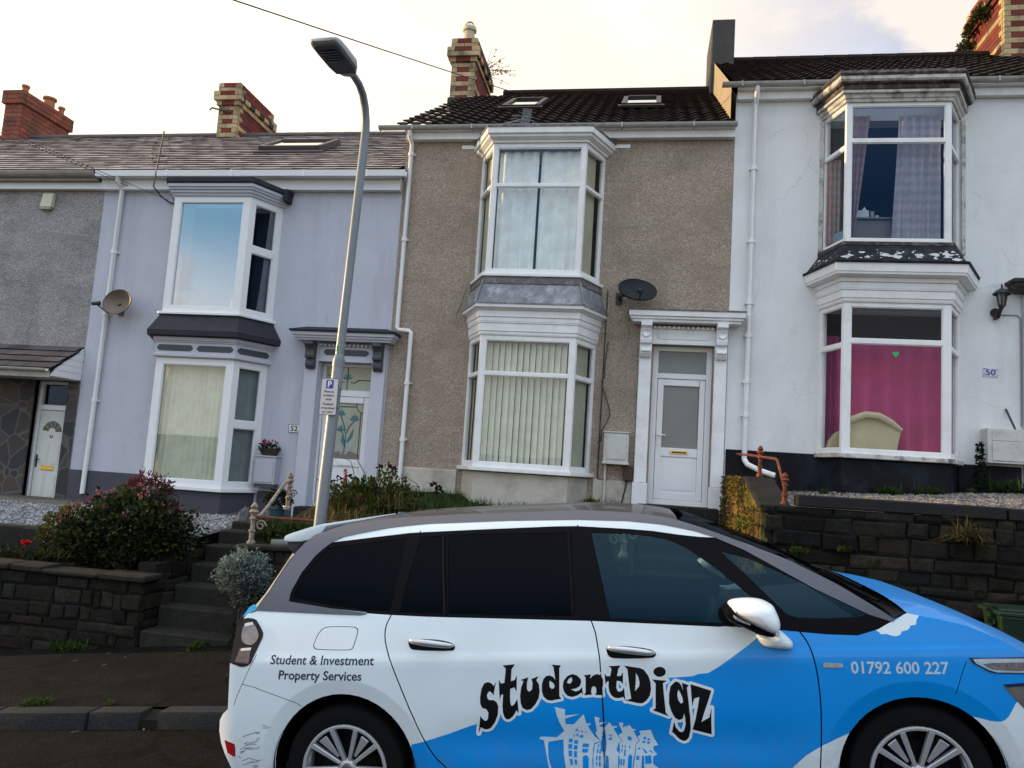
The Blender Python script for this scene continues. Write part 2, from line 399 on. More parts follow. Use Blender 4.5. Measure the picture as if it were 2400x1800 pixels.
# car outlines: (distance along the car from the rear axle, height above the road), metres
CAR=dict(
rear_edge=((-0.61,0.289),(-0.637,0.35),(-0.673,0.417),(-0.7,0.474),(-0.714,0.532),(-0.705,0.599),(-0.676,0.627),(-0.634,0.652),(-0.633,0.79),(-0.629,0.894),(-0.622,0.933),(-0.627,1.01),(-0.62,1.002),(-0.617,1.068),(-0.596,1.115),(-0.577,1.139),(-0.549,1.174),(-0.522,1.2),(-0.498,1.171),(-0.444,1.256),(-0.358,1.4),(-0.314,1.468),(-0.267,1.516),(-0.219,1.554)),
top_edge=((-0.219,1.554),(-0.114,1.583),(-0.009,1.607),(0.153,1.623),(0.323,1.629),(0.447,1.629),(0.672,1.632),(1.156,1.628),(1.279,1.628),(1.553,1.606),(1.728,1.579),(1.816,1.556),(1.981,1.496),(2.14,1.427),(2.25,1.37),(2.332,1.348),(2.441,1.286),(2.565,1.216),(2.65,1.157),(2.734,1.1),(2.791,1.057)),
crease=((2.852,1.083),(2.904,1.07),(2.994,1.051),(3.111,1.019),(3.196,0.98),(3.278,0.936),(3.336,0.898)),
glasshouse=((-0.317,1.211),(-0.316,1.237),(-0.309,1.263),(-0.265,1.353),(-0.197,1.44),(-0.152,1.478),(-0.108,1.508),(0.341,1.542),(0.395,1.543),(0.748,1.546),(1.159,1.547),(1.281,1.544),(1.548,1.52),(1.679,1.505),(1.808,1.482),(1.921,1.466),(1.998,1.46),(2.137,1.394),(2.321,1.281),(2.498,1.171),(2.674,1.082),(2.771,1.048),(2.77,1.044),(2.709,1.013),(2.612,0.987),(2.471,0.994),(2.264,1.016),(2.121,1.029),(1.992,1.039),(1.97,1.037),(1.352,1.075),(0.472,1.112),(0.281,1.124),(0.141,1.135),(0.138,1.14),(-0.048,1.162),(-0.316,1.204)),
band_in=((-0.501,1.159),(-0.262,1.147),(-0.045,1.134),(0.103,1.127),(0.134,1.131),(0.146,1.137),(-0.048,1.162),(-0.316,1.204),(-0.317,1.211),(-0.316,1.237),(-0.309,1.263),(-0.265,1.353),(-0.197,1.44),(-0.152,1.478),(-0.108,1.508),(-0.045,1.534),(0.061,1.552),(0.221,1.574),(0.335,1.582),(0.455,1.588),(0.91,1.587),(1.281,1.578),(1.551,1.561),(1.726,1.537),(1.895,1.497),(1.998,1.46),(2.137,1.394),(2.321,1.281),(2.498,1.171),(2.674,1.082),(2.771,1.048)),
door_glass=((1.356,1.508),(1.547,1.495),(1.677,1.478),(1.762,1.456),(1.852,1.411),(1.999,1.298),(2.146,1.168),(2.193,1.119),(2.188,1.045),(2.091,1.046),(1.438,1.085),(1.404,1.257)),
quarter_glass=((2.018,1.392),(2.151,1.353),(2.32,1.27),(2.5,1.175),(2.674,1.083),(2.644,1.069),(2.482,1.063),(2.348,1.071),(2.302,1.085),(2.165,1.236)),
rear_quarter_glass=((-0.294,1.22),(-0.29,1.253),(-0.256,1.334),(-0.173,1.434),(-0.124,1.477),(0.328,1.514),(0.268,1.142),(0.153,1.149),(-0.05,1.176)),
small_glass=((0.408,1.517),(0.534,1.52),(0.566,1.126),(0.319,1.137)),
rear_door_glass=((0.565,1.523),(1.221,1.513),(1.239,1.101),(0.591,1.123)),
shut_rear=((0.404,1.551),(0.34,1.327),(0.277,1.124),(0.26,1.095),(0.248,1.062),(0.246,1.013),(0.263,0.948),(0.319,0.808),(0.402,0.608),(0.458,0.492),(0.507,0.417),(0.557,0.371)),
shut_mid=((1.284,1.55),(1.31,1.317),(1.34,1.075),(1.358,1.02),(1.373,0.903),(1.376,0.744),(1.374,0.584),(1.363,0.379)),
shut_front=((2.329,1.038),(2.341,1.019),(2.381,0.958),(2.399,0.885),(2.408,0.791),(2.409,0.678),(2.399,0.536),(2.383,0.389)),
seam_front=((3.076,0.867),(3.061,0.835),(3.046,0.803),(3.03,0.762),(3.013,0.721)),
seam_rear=((-0.557,0.785),(-0.49,0.771),(-0.409,0.744),(-0.297,0.709),(-0.249,0.69),(-0.217,0.67)),
seam_tail=((-0.479,0.936),(-0.518,0.863),(-0.555,0.791),(-0.591,0.719),(-0.608,0.675)),
flap=((-0.087,1.072),(-0.055,1.074),(0.066,1.072),(0.092,1.065),(0.099,1.047),(0.077,0.969),(0.068,0.958),(0.048,0.953),(-0.131,0.958),(-0.15,0.967),(-0.153,0.986),(-0.134,1.031),(-0.112,1.061)),
blue=((0.378,0.479),(0.575,0.53),(0.717,0.582),(0.692,0.575),(0.729,0.585),(0.802,0.609),(0.868,0.646),(0.967,0.69),(1.074,0.723),(1.198,0.743),(1.303,0.749),(1.354,0.755),(1.476,0.784),(1.613,0.796),(1.708,0.805),(1.822,0.812),(1.85,0.82),(1.864,0.828),(1.897,0.83),(1.952,0.858),(2.026,0.899),(1.901,0.832),(1.962,0.864),(2.04,0.913),(2.103,0.953),(2.143,0.981),(2.159,0.995),(2.184,1.022),(2.202,1.031)),
blue_low_f=((2.261,0.388),(2.321,0.441),(2.4,0.489),(2.477,0.522),(2.529,0.541)),
blue_low_n=((3.08,0.614),(3.115,0.608),(3.15,0.598),(3.176,0.595),(3.194,0.596),(3.212,0.602),(3.232,0.62),(3.269,0.677),(3.29,0.696)),
patch=((2.849,1.086),(2.856,1.084),(2.904,1.07),(2.896,1.06),(2.888,1.051),(2.888,1.044),(2.881,1.03),(2.858,1.027),(2.85,1.015),(2.842,1.008),(2.813,1.002),(2.806,0.988),(2.798,0.985),(2.785,0.981),(2.764,0.984),(2.746,0.992),(2.718,0.991),(2.711,1.001),(2.701,1.007),(2.694,1.018),(2.784,1.047),(2.818,1.065)),
tail_lamp=((-0.616,1.135),(-0.57,1.129),(-0.507,1.122),(-0.49,1.1),(-0.453,1.053),(-0.449,1.027),(-0.468,0.988),(-0.494,0.928),(-0.511,0.886),(-0.514,0.875),(-0.56,0.878),(-0.598,0.89),(-0.635,0.911),(-0.716,1.028),(-0.678,1.107)),
tail_in1=((-0.571,1.101),(-0.515,1.105),(-0.478,1.053),(-0.472,1.02),(-0.506,0.983),(-0.557,0.993),(-0.58,1.021)),
tail_in2=((-0.58,0.969),(-0.513,0.974),(-0.517,0.891),(-0.601,0.9)),
tail_hi1=((-0.577,1.103),(-0.516,1.108),(-0.512,1.098),(-0.564,1.089),(-0.569,1.049),(-0.577,1.016),(-0.583,1.049)),
tail_hi2=((-0.571,0.97),(-0.51,0.974),(-0.512,0.961),(-0.573,0.957)),
reflector=((-0.672,0.492),(-0.608,0.474),(-0.605,0.446),(-0.607,0.409),(-0.62,0.411),(-0.654,0.427)),
drl=((3.087,0.883),(3.175,0.879),(3.332,0.879),(3.422,0.873),(3.409,0.797),(3.321,0.805),(3.197,0.811),(3.167,0.82),(3.104,0.858)),
drl_in=((3.136,0.859),(3.329,0.857),(3.418,0.851),(3.412,0.813),(3.323,0.819),(3.203,0.826),(3.173,0.833)),
headlamp=((3.222,0.759),(3.315,0.763),(3.403,0.763),(3.382,0.615),(3.301,0.655),(3.283,0.676),(3.233,0.741)),
badge=((2.437,0.869),(2.525,0.865),(2.525,0.845),(2.436,0.847)),
handle_r=((0.375,0.991),(0.384,1.003),(0.497,1.004),(0.587,0.992),(0.627,0.975),(0.629,0.955),(0.614,0.943),(0.408,0.95),(0.385,0.962)),
handle_f=((1.407,0.949),(1.418,0.956),(1.514,0.956),(1.62,0.942),(1.652,0.926),(1.652,0.911),(1.633,0.898),(1.452,0.898),(1.415,0.91)),
txt1=((-0.392,0.89),(0.193,0.881)),
txt1h=((-0.108,0.887),(-0.104,0.929)),
txt2=((-0.344,0.813),(0.124,0.804)),
phone=((2.56,0.82),(2.995,0.812)),
phoneh=((2.56,0.82),(2.567,0.871)),
scuffs=(((-0.559,0.513),(-0.536,0.522),(-0.494,0.534),(-0.458,0.541)),((-0.485,0.541),(-0.472,0.531),(-0.458,0.537)),((-0.551,0.475),(-0.537,0.485),(-0.519,0.482),(-0.469,0.493)),((-0.542,0.469),(-0.505,0.478),(-0.478,0.477)),((-0.575,0.447),(-0.547,0.461),(-0.543,0.455),(-0.506,0.458),(-0.475,0.455),(-0.461,0.465)),((-0.58,0.434),(-0.557,0.439),(-0.538,0.453),(-0.497,0.448)),((-0.576,0.426),(-0.552,0.439)),((-0.569,0.386),(-0.527,0.405),(-0.5,0.398),(-0.482,0.392),(-0.455,0.395)),((-0.565,0.374),(-0.557,0.366),(-0.533,0.379),(-0.469,0.387)),((-0.507,0.361),(-0.484,0.366),(-0.471,0.358)),((-0.503,0.355),(-0.48,0.36)),((-0.439,0.575),(-0.412,0.572)),((-0.439,0.561),(-0.417,0.562),(-0.394,0.564)),((-0.533,0.379),(-0.501,0.386),(-0.492,0.384)),((-0.586,0.414),(-0.573,0.402)),((-0.542,0.479),(-0.528,0.468)),((-0.478,0.497),(-0.459,0.513))),
spoiler=((-0.424,1.529),(-0.424,1.542),(-0.41,1.556),(-0.338,1.575),(-0.236,1.601),(-0.151,1.615),(-0.198,1.553),(-0.285,1.514),(-0.419,1.517)),
spoiler_under=((-0.414,1.517),(-0.283,1.514),(-0.34,1.463),(-0.363,1.446),(-0.399,1.47)),
mir_cap=((2.007,1.156),(2.012,1.17),(2.03,1.18),(2.067,1.185),(2.12,1.186),(2.169,1.179),(2.196,1.167),(2.22,1.151),(2.231,1.122),(2.242,1.09),(2.245,1.058),(2.235,1.03),(2.217,1.018),(2.178,1.033),(2.11,1.068),(2.043,1.112),(2.016,1.13)),
mir_low=((1.983,1.145),(1.989,1.16),(2.008,1.165),(2.016,1.13),(2.042,1.103),(2.11,1.064),(2.177,1.03),(2.22,1.018),(2.211,1.008),(2.186,1.01),(2.142,1.021),(2.091,1.047),(2.039,1.073),(2.012,1.084),(1.989,1.113)),
mir_ind=((2.022,1.127),(2.043,1.112),(2.073,1.093),(2.101,1.081),(2.1,1.073),(2.072,1.081),(2.038,1.096),(2.022,1.114)),
mir_foot=((2.142,1.0),(2.189,0.996),(2.23,1.0),(2.252,1.018),(2.275,1.0),(2.301,0.972),(2.307,0.958),(2.304,0.942),(2.291,0.933),(2.237,0.937),(2.181,0.945),(2.16,0.96),(2.151,0.978)),
letters=((((0.841,0.794),(0.828,0.772),(0.821,0.782),(0.81,0.79),(0.796,0.792),(0.779,0.786),(0.764,0.759),(0.755,0.718),(0.755,0.687),(0.763,0.667),(0.785,0.66),(0.795,0.643),(0.791,0.613),(0.784,0.604),(0.775,0.602),(0.761,0.613),(0.752,0.628),(0.747,0.596),(0.737,0.539),(0.751,0.57),(0.767,0.561),(0.783,0.559),(0.803,0.567),(0.826,0.596),(0.843,0.633),(0.847,0.674),(0.84,0.694),(0.825,0.704),(0.801,0.705),(0.793,0.714),(0.791,0.728),(0.797,0.741),(0.805,0.748),(0.817,0.741),(0.825,0.726),(0.832,0.758)),),(((0.878,0.873),(0.943,0.878),(0.924,0.854),(0.918,0.796),(0.938,0.801),(0.95,0.825),(0.945,0.744),(0.935,0.766),(0.913,0.758),(0.91,0.717),(0.91,0.694),(0.913,0.68),(0.918,0.675),(0.931,0.685),(0.947,0.709),(0.951,0.64),(0.94,0.655),(0.921,0.626),(0.902,0.611),(0.888,0.609),(0.876,0.621),(0.87,0.643),(0.869,0.677),(0.875,0.733),(0.863,0.728),(0.856,0.701),(0.856,0.804),(0.866,0.785),(0.884,0.788),(0.891,0.832),(0.894,0.858)),),(((0.967,0.801),(1.008,0.814),(1.0,0.787),(0.998,0.76),(1.002,0.749),(1.009,0.745),(1.017,0.749),(1.025,0.757),(1.029,0.787),(1.024,0.806),(1.062,0.819),(1.048,0.8),(1.06,0.78),(1.063,0.747),(1.056,0.713),(1.037,0.683),(1.015,0.661),(0.993,0.655),(0.972,0.665),(0.963,0.69),(0.962,0.724),(0.969,0.764),(0.983,0.796)),),(((1.13,0.874),(1.177,0.87),(1.168,0.857),(1.161,0.723),(1.17,0.71),(1.119,0.701),(1.098,0.705),(1.081,0.72),(1.074,0.747),(1.076,0.78),(1.086,0.807),(1.101,0.82),(1.117,0.822),(1.134,0.815),(1.145,0.801),(1.142,0.833),(1.139,0.862)),((1.117,0.798),(1.113,0.783),(1.115,0.766),(1.124,0.757),(1.134,0.759),(1.141,0.77),(1.136,0.783))),(((1.233,0.828),(1.255,0.821),(1.272,0.805),(1.275,0.789),(1.266,0.77),(1.248,0.759),(1.22,0.754),(1.244,0.744),(1.265,0.751),(1.277,0.765),(1.28,0.726),(1.274,0.739),(1.253,0.726),(1.225,0.718),(1.201,0.724),(1.186,0.743),(1.181,0.769),(1.187,0.796),(1.206,0.818)),((1.228,0.814),(1.212,0.804),(1.202,0.788),(1.213,0.781),(1.225,0.786),(1.231,0.799))),(((1.288,0.821),(1.325,0.826),(1.319,0.805),(1.335,0.82),(1.356,0.827),(1.373,0.821),(1.384,0.8),(1.383,0.775),(1.374,0.748),(1.377,0.726),(1.341,0.727),(1.348,0.742),(1.347,0.762),(1.335,0.77),(1.325,0.762),(1.321,0.742),(1.325,0.729),(1.286,0.726),(1.294,0.739),(1.298,0.812)),),(((1.413,0.864),(1.475,0.866),(1.462,0.849),(1.454,0.816),(1.472,0.817),(1.485,0.834),(1.48,0.777),(1.47,0.792),(1.451,0.794),(1.447,0.761),(1.452,0.745),(1.463,0.741),(1.476,0.748),(1.485,0.762),(1.488,0.698),(1.479,0.718),(1.461,0.712),(1.441,0.712),(1.423,0.722),(1.412,0.742),(1.409,0.768),(1.412,0.793),(1.403,0.791),(1.395,0.776),(1.393,0.829),(1.403,0.816),(1.42,0.816),(1.429,0.847),(1.426,0.857)),),(((1.492,0.866),(1.57,0.853),(1.589,0.844),(1.608,0.816),(1.616,0.786),(1.616,0.75),(1.608,0.721),(1.589,0.698),(1.568,0.686),(1.545,0.688),(1.488,0.701),(1.517,0.708),(1.512,0.761),(1.509,0.817),(1.508,0.847)),((1.548,0.831),(1.558,0.813),(1.563,0.787),(1.56,0.767),(1.538,0.744),(1.544,0.787))),(((1.694,0.834),(1.692,0.826),(1.686,0.819),(1.678,0.814),(1.668,0.811),(1.657,0.811),(1.648,0.814),(1.64,0.82),(1.635,0.827),(1.634,0.835),(1.636,0.843),(1.642,0.85),(1.651,0.855),(1.661,0.858),(1.671,0.858),(1.681,0.855),(1.689,0.849),(1.693,0.842)),),(((1.624,0.799),(1.697,0.792),(1.676,0.781),(1.677,0.727),(1.68,0.642),(1.694,0.625),(1.617,0.654),(1.632,0.662),(1.637,0.727),(1.641,0.781)),),(((1.737,0.789),(1.754,0.784),(1.764,0.769),(1.771,0.744),(1.768,0.782),(1.8,0.77),(1.79,0.759),(1.793,0.694),(1.796,0.612),(1.794,0.563),(1.784,0.524),(1.77,0.508),(1.756,0.505),(1.737,0.514),(1.719,0.534),(1.708,0.547),(1.703,0.543),(1.717,0.599),(1.724,0.57),(1.74,0.55),(1.753,0.547),(1.763,0.557),(1.772,0.586),(1.771,0.619),(1.769,0.638),(1.758,0.612),(1.74,0.606),(1.721,0.619),(1.707,0.648),(1.699,0.684),(1.702,0.727),(1.712,0.766)),((1.748,0.751),(1.741,0.727),(1.744,0.701),(1.756,0.684),(1.767,0.691),(1.765,0.714),(1.755,0.74))),(((1.809,0.775),(1.905,0.744),(1.888,0.7),(1.847,0.596),(1.887,0.619),(1.9,0.664),(1.892,0.537),(1.803,0.56),(1.821,0.612),(1.847,0.716),(1.821,0.708),(1.809,0.671)),)),
houses=(((1.134,0.67),(1.186,0.658),(1.183,0.628),(1.258,0.635),(1.183,0.613),(1.184,0.586),(1.224,0.584),(1.277,0.634),(1.288,0.589),(1.309,0.589),(1.308,0.581),(1.294,0.579),(1.305,0.556),(1.327,0.522),(1.353,0.501),(1.321,0.492),(1.312,0.462),(1.305,0.354),(1.174,0.353),(1.17,0.394),(1.166,0.445),(1.168,0.51),(1.093,0.498),(1.089,0.485),(1.087,0.427),(1.093,0.393),(1.105,0.359),(1.089,0.359),(1.081,0.42),(1.069,0.505),(1.047,0.511),(1.053,0.523),(1.136,0.52),(1.175,0.552),(1.155,0.592),(1.143,0.629)),((1.331,0.623),(1.356,0.616),(1.349,0.594),(1.389,0.596),(1.348,0.578),(1.375,0.568),(1.403,0.596),(1.415,0.576),(1.439,0.576),(1.437,0.569),(1.42,0.566),(1.435,0.536),(1.459,0.5),(1.44,0.493),(1.428,0.46),(1.448,0.436),(1.434,0.43),(1.429,0.355),(1.385,0.355),(1.387,0.429),(1.374,0.436),(1.363,0.355),(1.308,0.354),(1.313,0.436),(1.323,0.486),(1.355,0.499),(1.329,0.541),(1.338,0.552)),((1.448,0.594),(1.471,0.593),(1.464,0.569),(1.494,0.581),(1.475,0.559),(1.5,0.583),(1.513,0.563),(1.531,0.561),(1.529,0.556),(1.517,0.553),(1.541,0.503),(1.525,0.493),(1.516,0.444),(1.506,0.41),(1.497,0.356),(1.433,0.355),(1.445,0.463),(1.445,0.493),(1.462,0.501),(1.442,0.529),(1.464,0.546),(1.455,0.569)),((1.546,0.553),(1.602,0.558),(1.614,0.52),(1.633,0.484),(1.611,0.48),(1.607,0.464),(1.625,0.441),(1.605,0.431),(1.602,0.398),(1.634,0.371),(1.633,0.357),(1.564,0.357),(1.558,0.384),(1.561,0.431),(1.551,0.437),(1.542,0.356),(1.5,0.356),(1.521,0.444),(1.526,0.49),(1.545,0.503),(1.535,0.523),(1.551,0.536))),
hwin=(((1.197,0.514),(1.214,0.514),(1.213,0.497),(1.194,0.497)),((1.223,0.507),(1.24,0.507),(1.239,0.49),(1.221,0.49)),((1.192,0.488),(1.211,0.488),(1.208,0.465),(1.189,0.467)),((1.22,0.483),(1.237,0.482),(1.234,0.462),(1.217,0.462)),((1.19,0.458),(1.208,0.458),(1.207,0.43),(1.19,0.431)),((1.217,0.455),(1.233,0.454),(1.23,0.425),(1.217,0.426)),((1.192,0.419),(1.207,0.418),(1.208,0.389),(1.198,0.391)),((1.217,0.416),(1.23,0.415),(1.229,0.391),(1.22,0.391)),((1.265,0.492),(1.294,0.489),(1.292,0.472),(1.261,0.475)),((1.26,0.467),(1.29,0.466),(1.284,0.449),(1.258,0.449)),((1.26,0.428),(1.27,0.436),(1.283,0.435),(1.289,0.422),(1.283,0.354),(1.255,0.353)),((1.233,0.562),(1.245,0.566),(1.232,0.546)),((1.248,0.557),(1.253,0.552),(1.242,0.546)),((1.261,0.557),(1.271,0.546),(1.26,0.546)),((1.277,0.551),(1.287,0.546),(1.283,0.542)),((1.233,0.539),(1.245,0.536),(1.242,0.524),(1.236,0.527)),((1.253,0.532),(1.269,0.532),(1.266,0.519),(1.252,0.519)),((1.221,0.535),(1.226,0.537),(1.225,0.525),(1.221,0.524)),((1.365,0.548),(1.374,0.548),(1.373,0.536),(1.363,0.536)),((1.361,0.529),(1.373,0.529),(1.372,0.516),(1.358,0.516)),((1.396,0.536),(1.402,0.536),(1.401,0.528),(1.395,0.528)),((1.405,0.534),(1.411,0.534),(1.411,0.526),(1.405,0.526)),((1.395,0.519),(1.409,0.519),(1.409,0.509),(1.394,0.509)),((1.339,0.486),(1.346,0.486),(1.341,0.472),(1.336,0.472)),((1.354,0.484),(1.359,0.483),(1.356,0.471),(1.351,0.471)),((1.333,0.466),(1.339,0.466),(1.335,0.446),(1.328,0.446)),((1.346,0.464),(1.353,0.464),(1.349,0.444),(1.341,0.444)),((1.329,0.436),(1.334,0.432),(1.329,0.412),(1.323,0.412)),((1.34,0.432),(1.349,0.432),(1.347,0.411),(1.338,0.41)),((1.322,0.404),(1.329,0.405),(1.328,0.388),(1.324,0.388)),((1.338,0.406),(1.347,0.404),(1.346,0.384),(1.336,0.385)),((1.486,0.525),(1.497,0.526),(1.506,0.521),(1.504,0.506),(1.489,0.508)),((1.457,0.486),(1.462,0.485),(1.46,0.473),(1.455,0.474)),((1.47,0.483),(1.474,0.481),(1.473,0.471),(1.469,0.471)),((1.452,0.466),(1.458,0.467),(1.456,0.453),(1.45,0.453)),((1.467,0.465),(1.474,0.463),(1.47,0.433),(1.463,0.433)),((1.445,0.42),(1.453,0.42),(1.45,0.391),(1.442,0.391)),((1.459,0.42),(1.467,0.418),(1.461,0.39),(1.454,0.39)),((1.492,0.483),(1.496,0.483),(1.496,0.47),(1.491,0.47)),((1.483,0.43),(1.494,0.444),(1.504,0.433),(1.494,0.356),(1.475,0.356)),((1.567,0.525),(1.577,0.523),(1.575,0.51),(1.563,0.512)),((1.584,0.518),(1.596,0.515),(1.595,0.507),(1.583,0.508)),((1.559,0.505),(1.573,0.503),(1.57,0.495),(1.555,0.497)),((1.581,0.502),(1.595,0.5),(1.594,0.492),(1.579,0.493)),((1.534,0.473),(1.545,0.474),(1.543,0.464),(1.533,0.465)),((1.526,0.437),(1.538,0.434),(1.536,0.417),(1.521,0.415)),((1.554,0.469),(1.56,0.469),(1.579,0.451),(1.569,0.446)),((1.583,0.461),(1.593,0.461),(1.613,0.448),(1.599,0.451)),((1.565,0.434),(1.595,0.438),(1.596,0.401),(1.564,0.397))),
)
CAR_PROF=[(0.0, 0.8), (0.15, 0.84), (0.25, 0.875), (0.45, 0.903), (0.7, 0.913), (0.86, 0.911), (0.905, 0.907), (0.94, 0.897), (1.0, 0.884), (1.07, 0.868), (1.25, 0.812), (1.42, 0.745), (1.55, 0.685), (1.63, 0.62), (1.8, 0.45)]
# ================================================================== shared house parts
def wall_sheet(mb, x0, x1, z0, z1, holes, y=0.0, depth=.25):
    xs = sorted({x0, x1, *[h[0] for h in holes], *[h[1] for h in holes]})
    zs = sorted({z0, z1, *[h[2] for h in holes], *[h[3] for h in holes]})
    for i in range(len(xs) - 1):
        for j in range(len(zs) - 1):
            cx = (xs[i] + xs[i + 1]) / 2; cz = (zs[j] + zs[j + 1]) / 2
            if any(h[0] < cx < h[1] and h[2] < cz < h[3] for h in holes): continue
            mb.poly([(xs[i], y, zs[j]), (xs[i + 1], y, zs[j]), (xs[i + 1], y, zs[j + 1]), (xs[i], y, zs[j + 1])])
    for a, b, c, d in holes:
        for P in ([(a, c), (b, c)], [(b, c), (b, d)], [(b, d), (a, d)], [(a, d), (a, c)]):
            (p, q), (r, s) = P
            mb.poly([(p, y, q), (r, y, s), (r, y + depth, s), (p, y + depth, q)])

def house_shell(mb, x0, x1, z0, ze, zr, holes, yb=8.2):
    """front with openings, gables and back"""
    e = .003
    wall_sheet(mb, x0, x1, z0, ze, holes)
    for x in (x0 + e, x1 - e):
        mb.poly([(x, 0, z0), (x, yb, z0), (x, yb, ze), (x, yb / 2, zr - .1), (x, 0, ze)])
    mb.poly([(x0, yb, z0), (x0, yb, ze), (x1, yb, ze), (x1, yb, z0)])

def facet_frame(mb, p0, p1, z0, z1, post=.07, rail=.07, trans=(), dep=.07, tb=.05, panes=None, inset=.035, outset=0):
    a = Vector((*p0, 0)); b = Vector((*p1, 0)); t = (b - a); L = t.length; t.normalize()
    n = Vector((t.y, -t.x, 0)); o = a + n * outset
    def bar(s0, s1, c0, c1, d0=0.0, d=dep):
        mb.obox(o + t * s0 - n * d0 + Vector((0, 0, c0)), t * (s1 - s0), -n * d, Vector((0, 0, c1 - c0)))
    bar(0, post, z0, z1); bar(L - post, L, z0, z1)
    bar(post, L - post, z0, z0 + rail); bar(post, L - post, z1 - rail, z1)
    lo = z0 + rail
    for zt in list(trans) + [None]:
        hi = zt - tb / 2 if zt is not None else z1 - rail
        if panes is not None:
            # a thin glazing bead round each light, then the glass
            g = .014
            bar(post, post + g, lo, hi, .012, .03); bar(L - post - g, L - post, lo, hi, .012, .03)
            bar(post + g, L - post - g, lo, lo + g, .012, .03); bar(post + g, L - post - g, hi - g, hi, .012, .03)
            q = o - n * inset
            panes.append([q + t * (post + .002) + Vector((0, 0, lo)), q + t * (L - post - .002) + Vector((0, 0, lo)), q + t * (L - post - .002) + Vector((0, 0, hi)), q + t * (post + .002) + Vector((0, 0, hi))])
        if zt is not None:
            bar(post, L - post, zt - tb / 2, zt + tb / 2, -.004)
            lo = zt + tb / 2

def bay_window(house, path, z0, z1, front_trans, side_trans, fmat, gmats, post=.075, side_post=.05, rail=.07, tb=.05, name='bay_window'):
    mb = MB(); pl = []
    P = offset_path(path, 0, 0)
    facet_frame(mb, P[0], P[1], z0, z1, side_post, rail, side_trans, panes=pl, tb=tb)
    nl = len(pl)
    facet_frame(mb, P[1], P[2], z0, z1, post, rail, front_trans, panes=pl, tb=tb)
    nf = len(pl)
    facet_frame(mb, P[2], P[3], z0, z1, side_post, rail, side_trans, panes=pl, tb=tb)
    w = mb.build(name, fmat, house)
    for k, q in enumerate(pl):
        g = gmats[0] if k < nl else gmats[1] if k < nf else gmats[2]
        m2 = MB(); m2.poly(q); m2.build('pane', g, w, fix=False)
    return w

def slate_roof(x0, x1, y0, z0, y1, z1, rows, w, cols, seed, thick=.028):
    rnd = random.Random(seed); mb = MB()
    d = Vector((0, y1 - y0, z1 - z0)); L = d.length; d.normalize(); n = Vector((0, -d.z, d.y))
    rh = L / rows
    for i in range(rows):
        x = x0 - (w / 2 if i % 2 else 0)
        while x < x1 - .02:
            a = max(x + .003, x0); b = min(x + w - .003, x1)
            if b - a > .03:
                s = i * rh + rnd.uniform(-.006, .006); base = Vector((0, y0, z0))
                lift = rnd.uniform(0, .006); tl = rnd.uniform(-.004, .004)
                c = rnd.choice(cols); k = rnd.uniform(.68, 1.22); c = tuple(v * k for v in c)
                lo = base + d * s + n * (.030 + lift); hi = base + d * min(s + rh * 1.35, L) + n * .006
                lo2 = lo - n * thick
                p = [Vector((a, lo.y, lo.z + tl)), Vector((b, lo.y, lo.z - tl)), Vector((b, hi.y, hi.z)), Vector((a, hi.y, hi.z))]
                mb.poly(p, c)
                mb.poly([(a, lo2.y, lo2.z), (b, lo2.y, lo2.z), p[1], p[0]], tuple(v * .12 for v in c))
            x += w
    return mb

def tile_roof(x0, x1, y0, z0, y1, z1, rows, wl, seed, amp=.022):
    rnd = random.Random(seed); mb = MB()
    d = Vector((0, y1 - y0, z1 - z0)); L = d.length; d.normalize(); n = Vector((0, -d.z, d.y))
    rh = L / rows; nx = int((x1 - x0) / wl * 8)
    for i in range(rows):
        lo = []; hi = []; un = []
        j0 = rnd.uniform(-.004, .004)
        for k in range(nx + 1):
            x = x0 + (x1 - x0) * k / nx; ph = (x - x0) / wl * 2 * PI
            wv = amp * (abs(math.cos(ph / 2)) ** 1.5 * 2 - 1)
            sag = .012 * noise.noise(Vector((x * .8, i * .7, seed)))
            b = Vector((x, y0, z0)) + d * (i * rh + j0) + n * (.045 + wv + sag)
            c = Vector((x, y0, z0)) + d * ((i + 1.12) * rh) + n * (.008 + wv + sag)
            lo.append(b); hi.append(c); un.append(b - n * .028)
        mb.grid([un, lo, hi])
    return mb

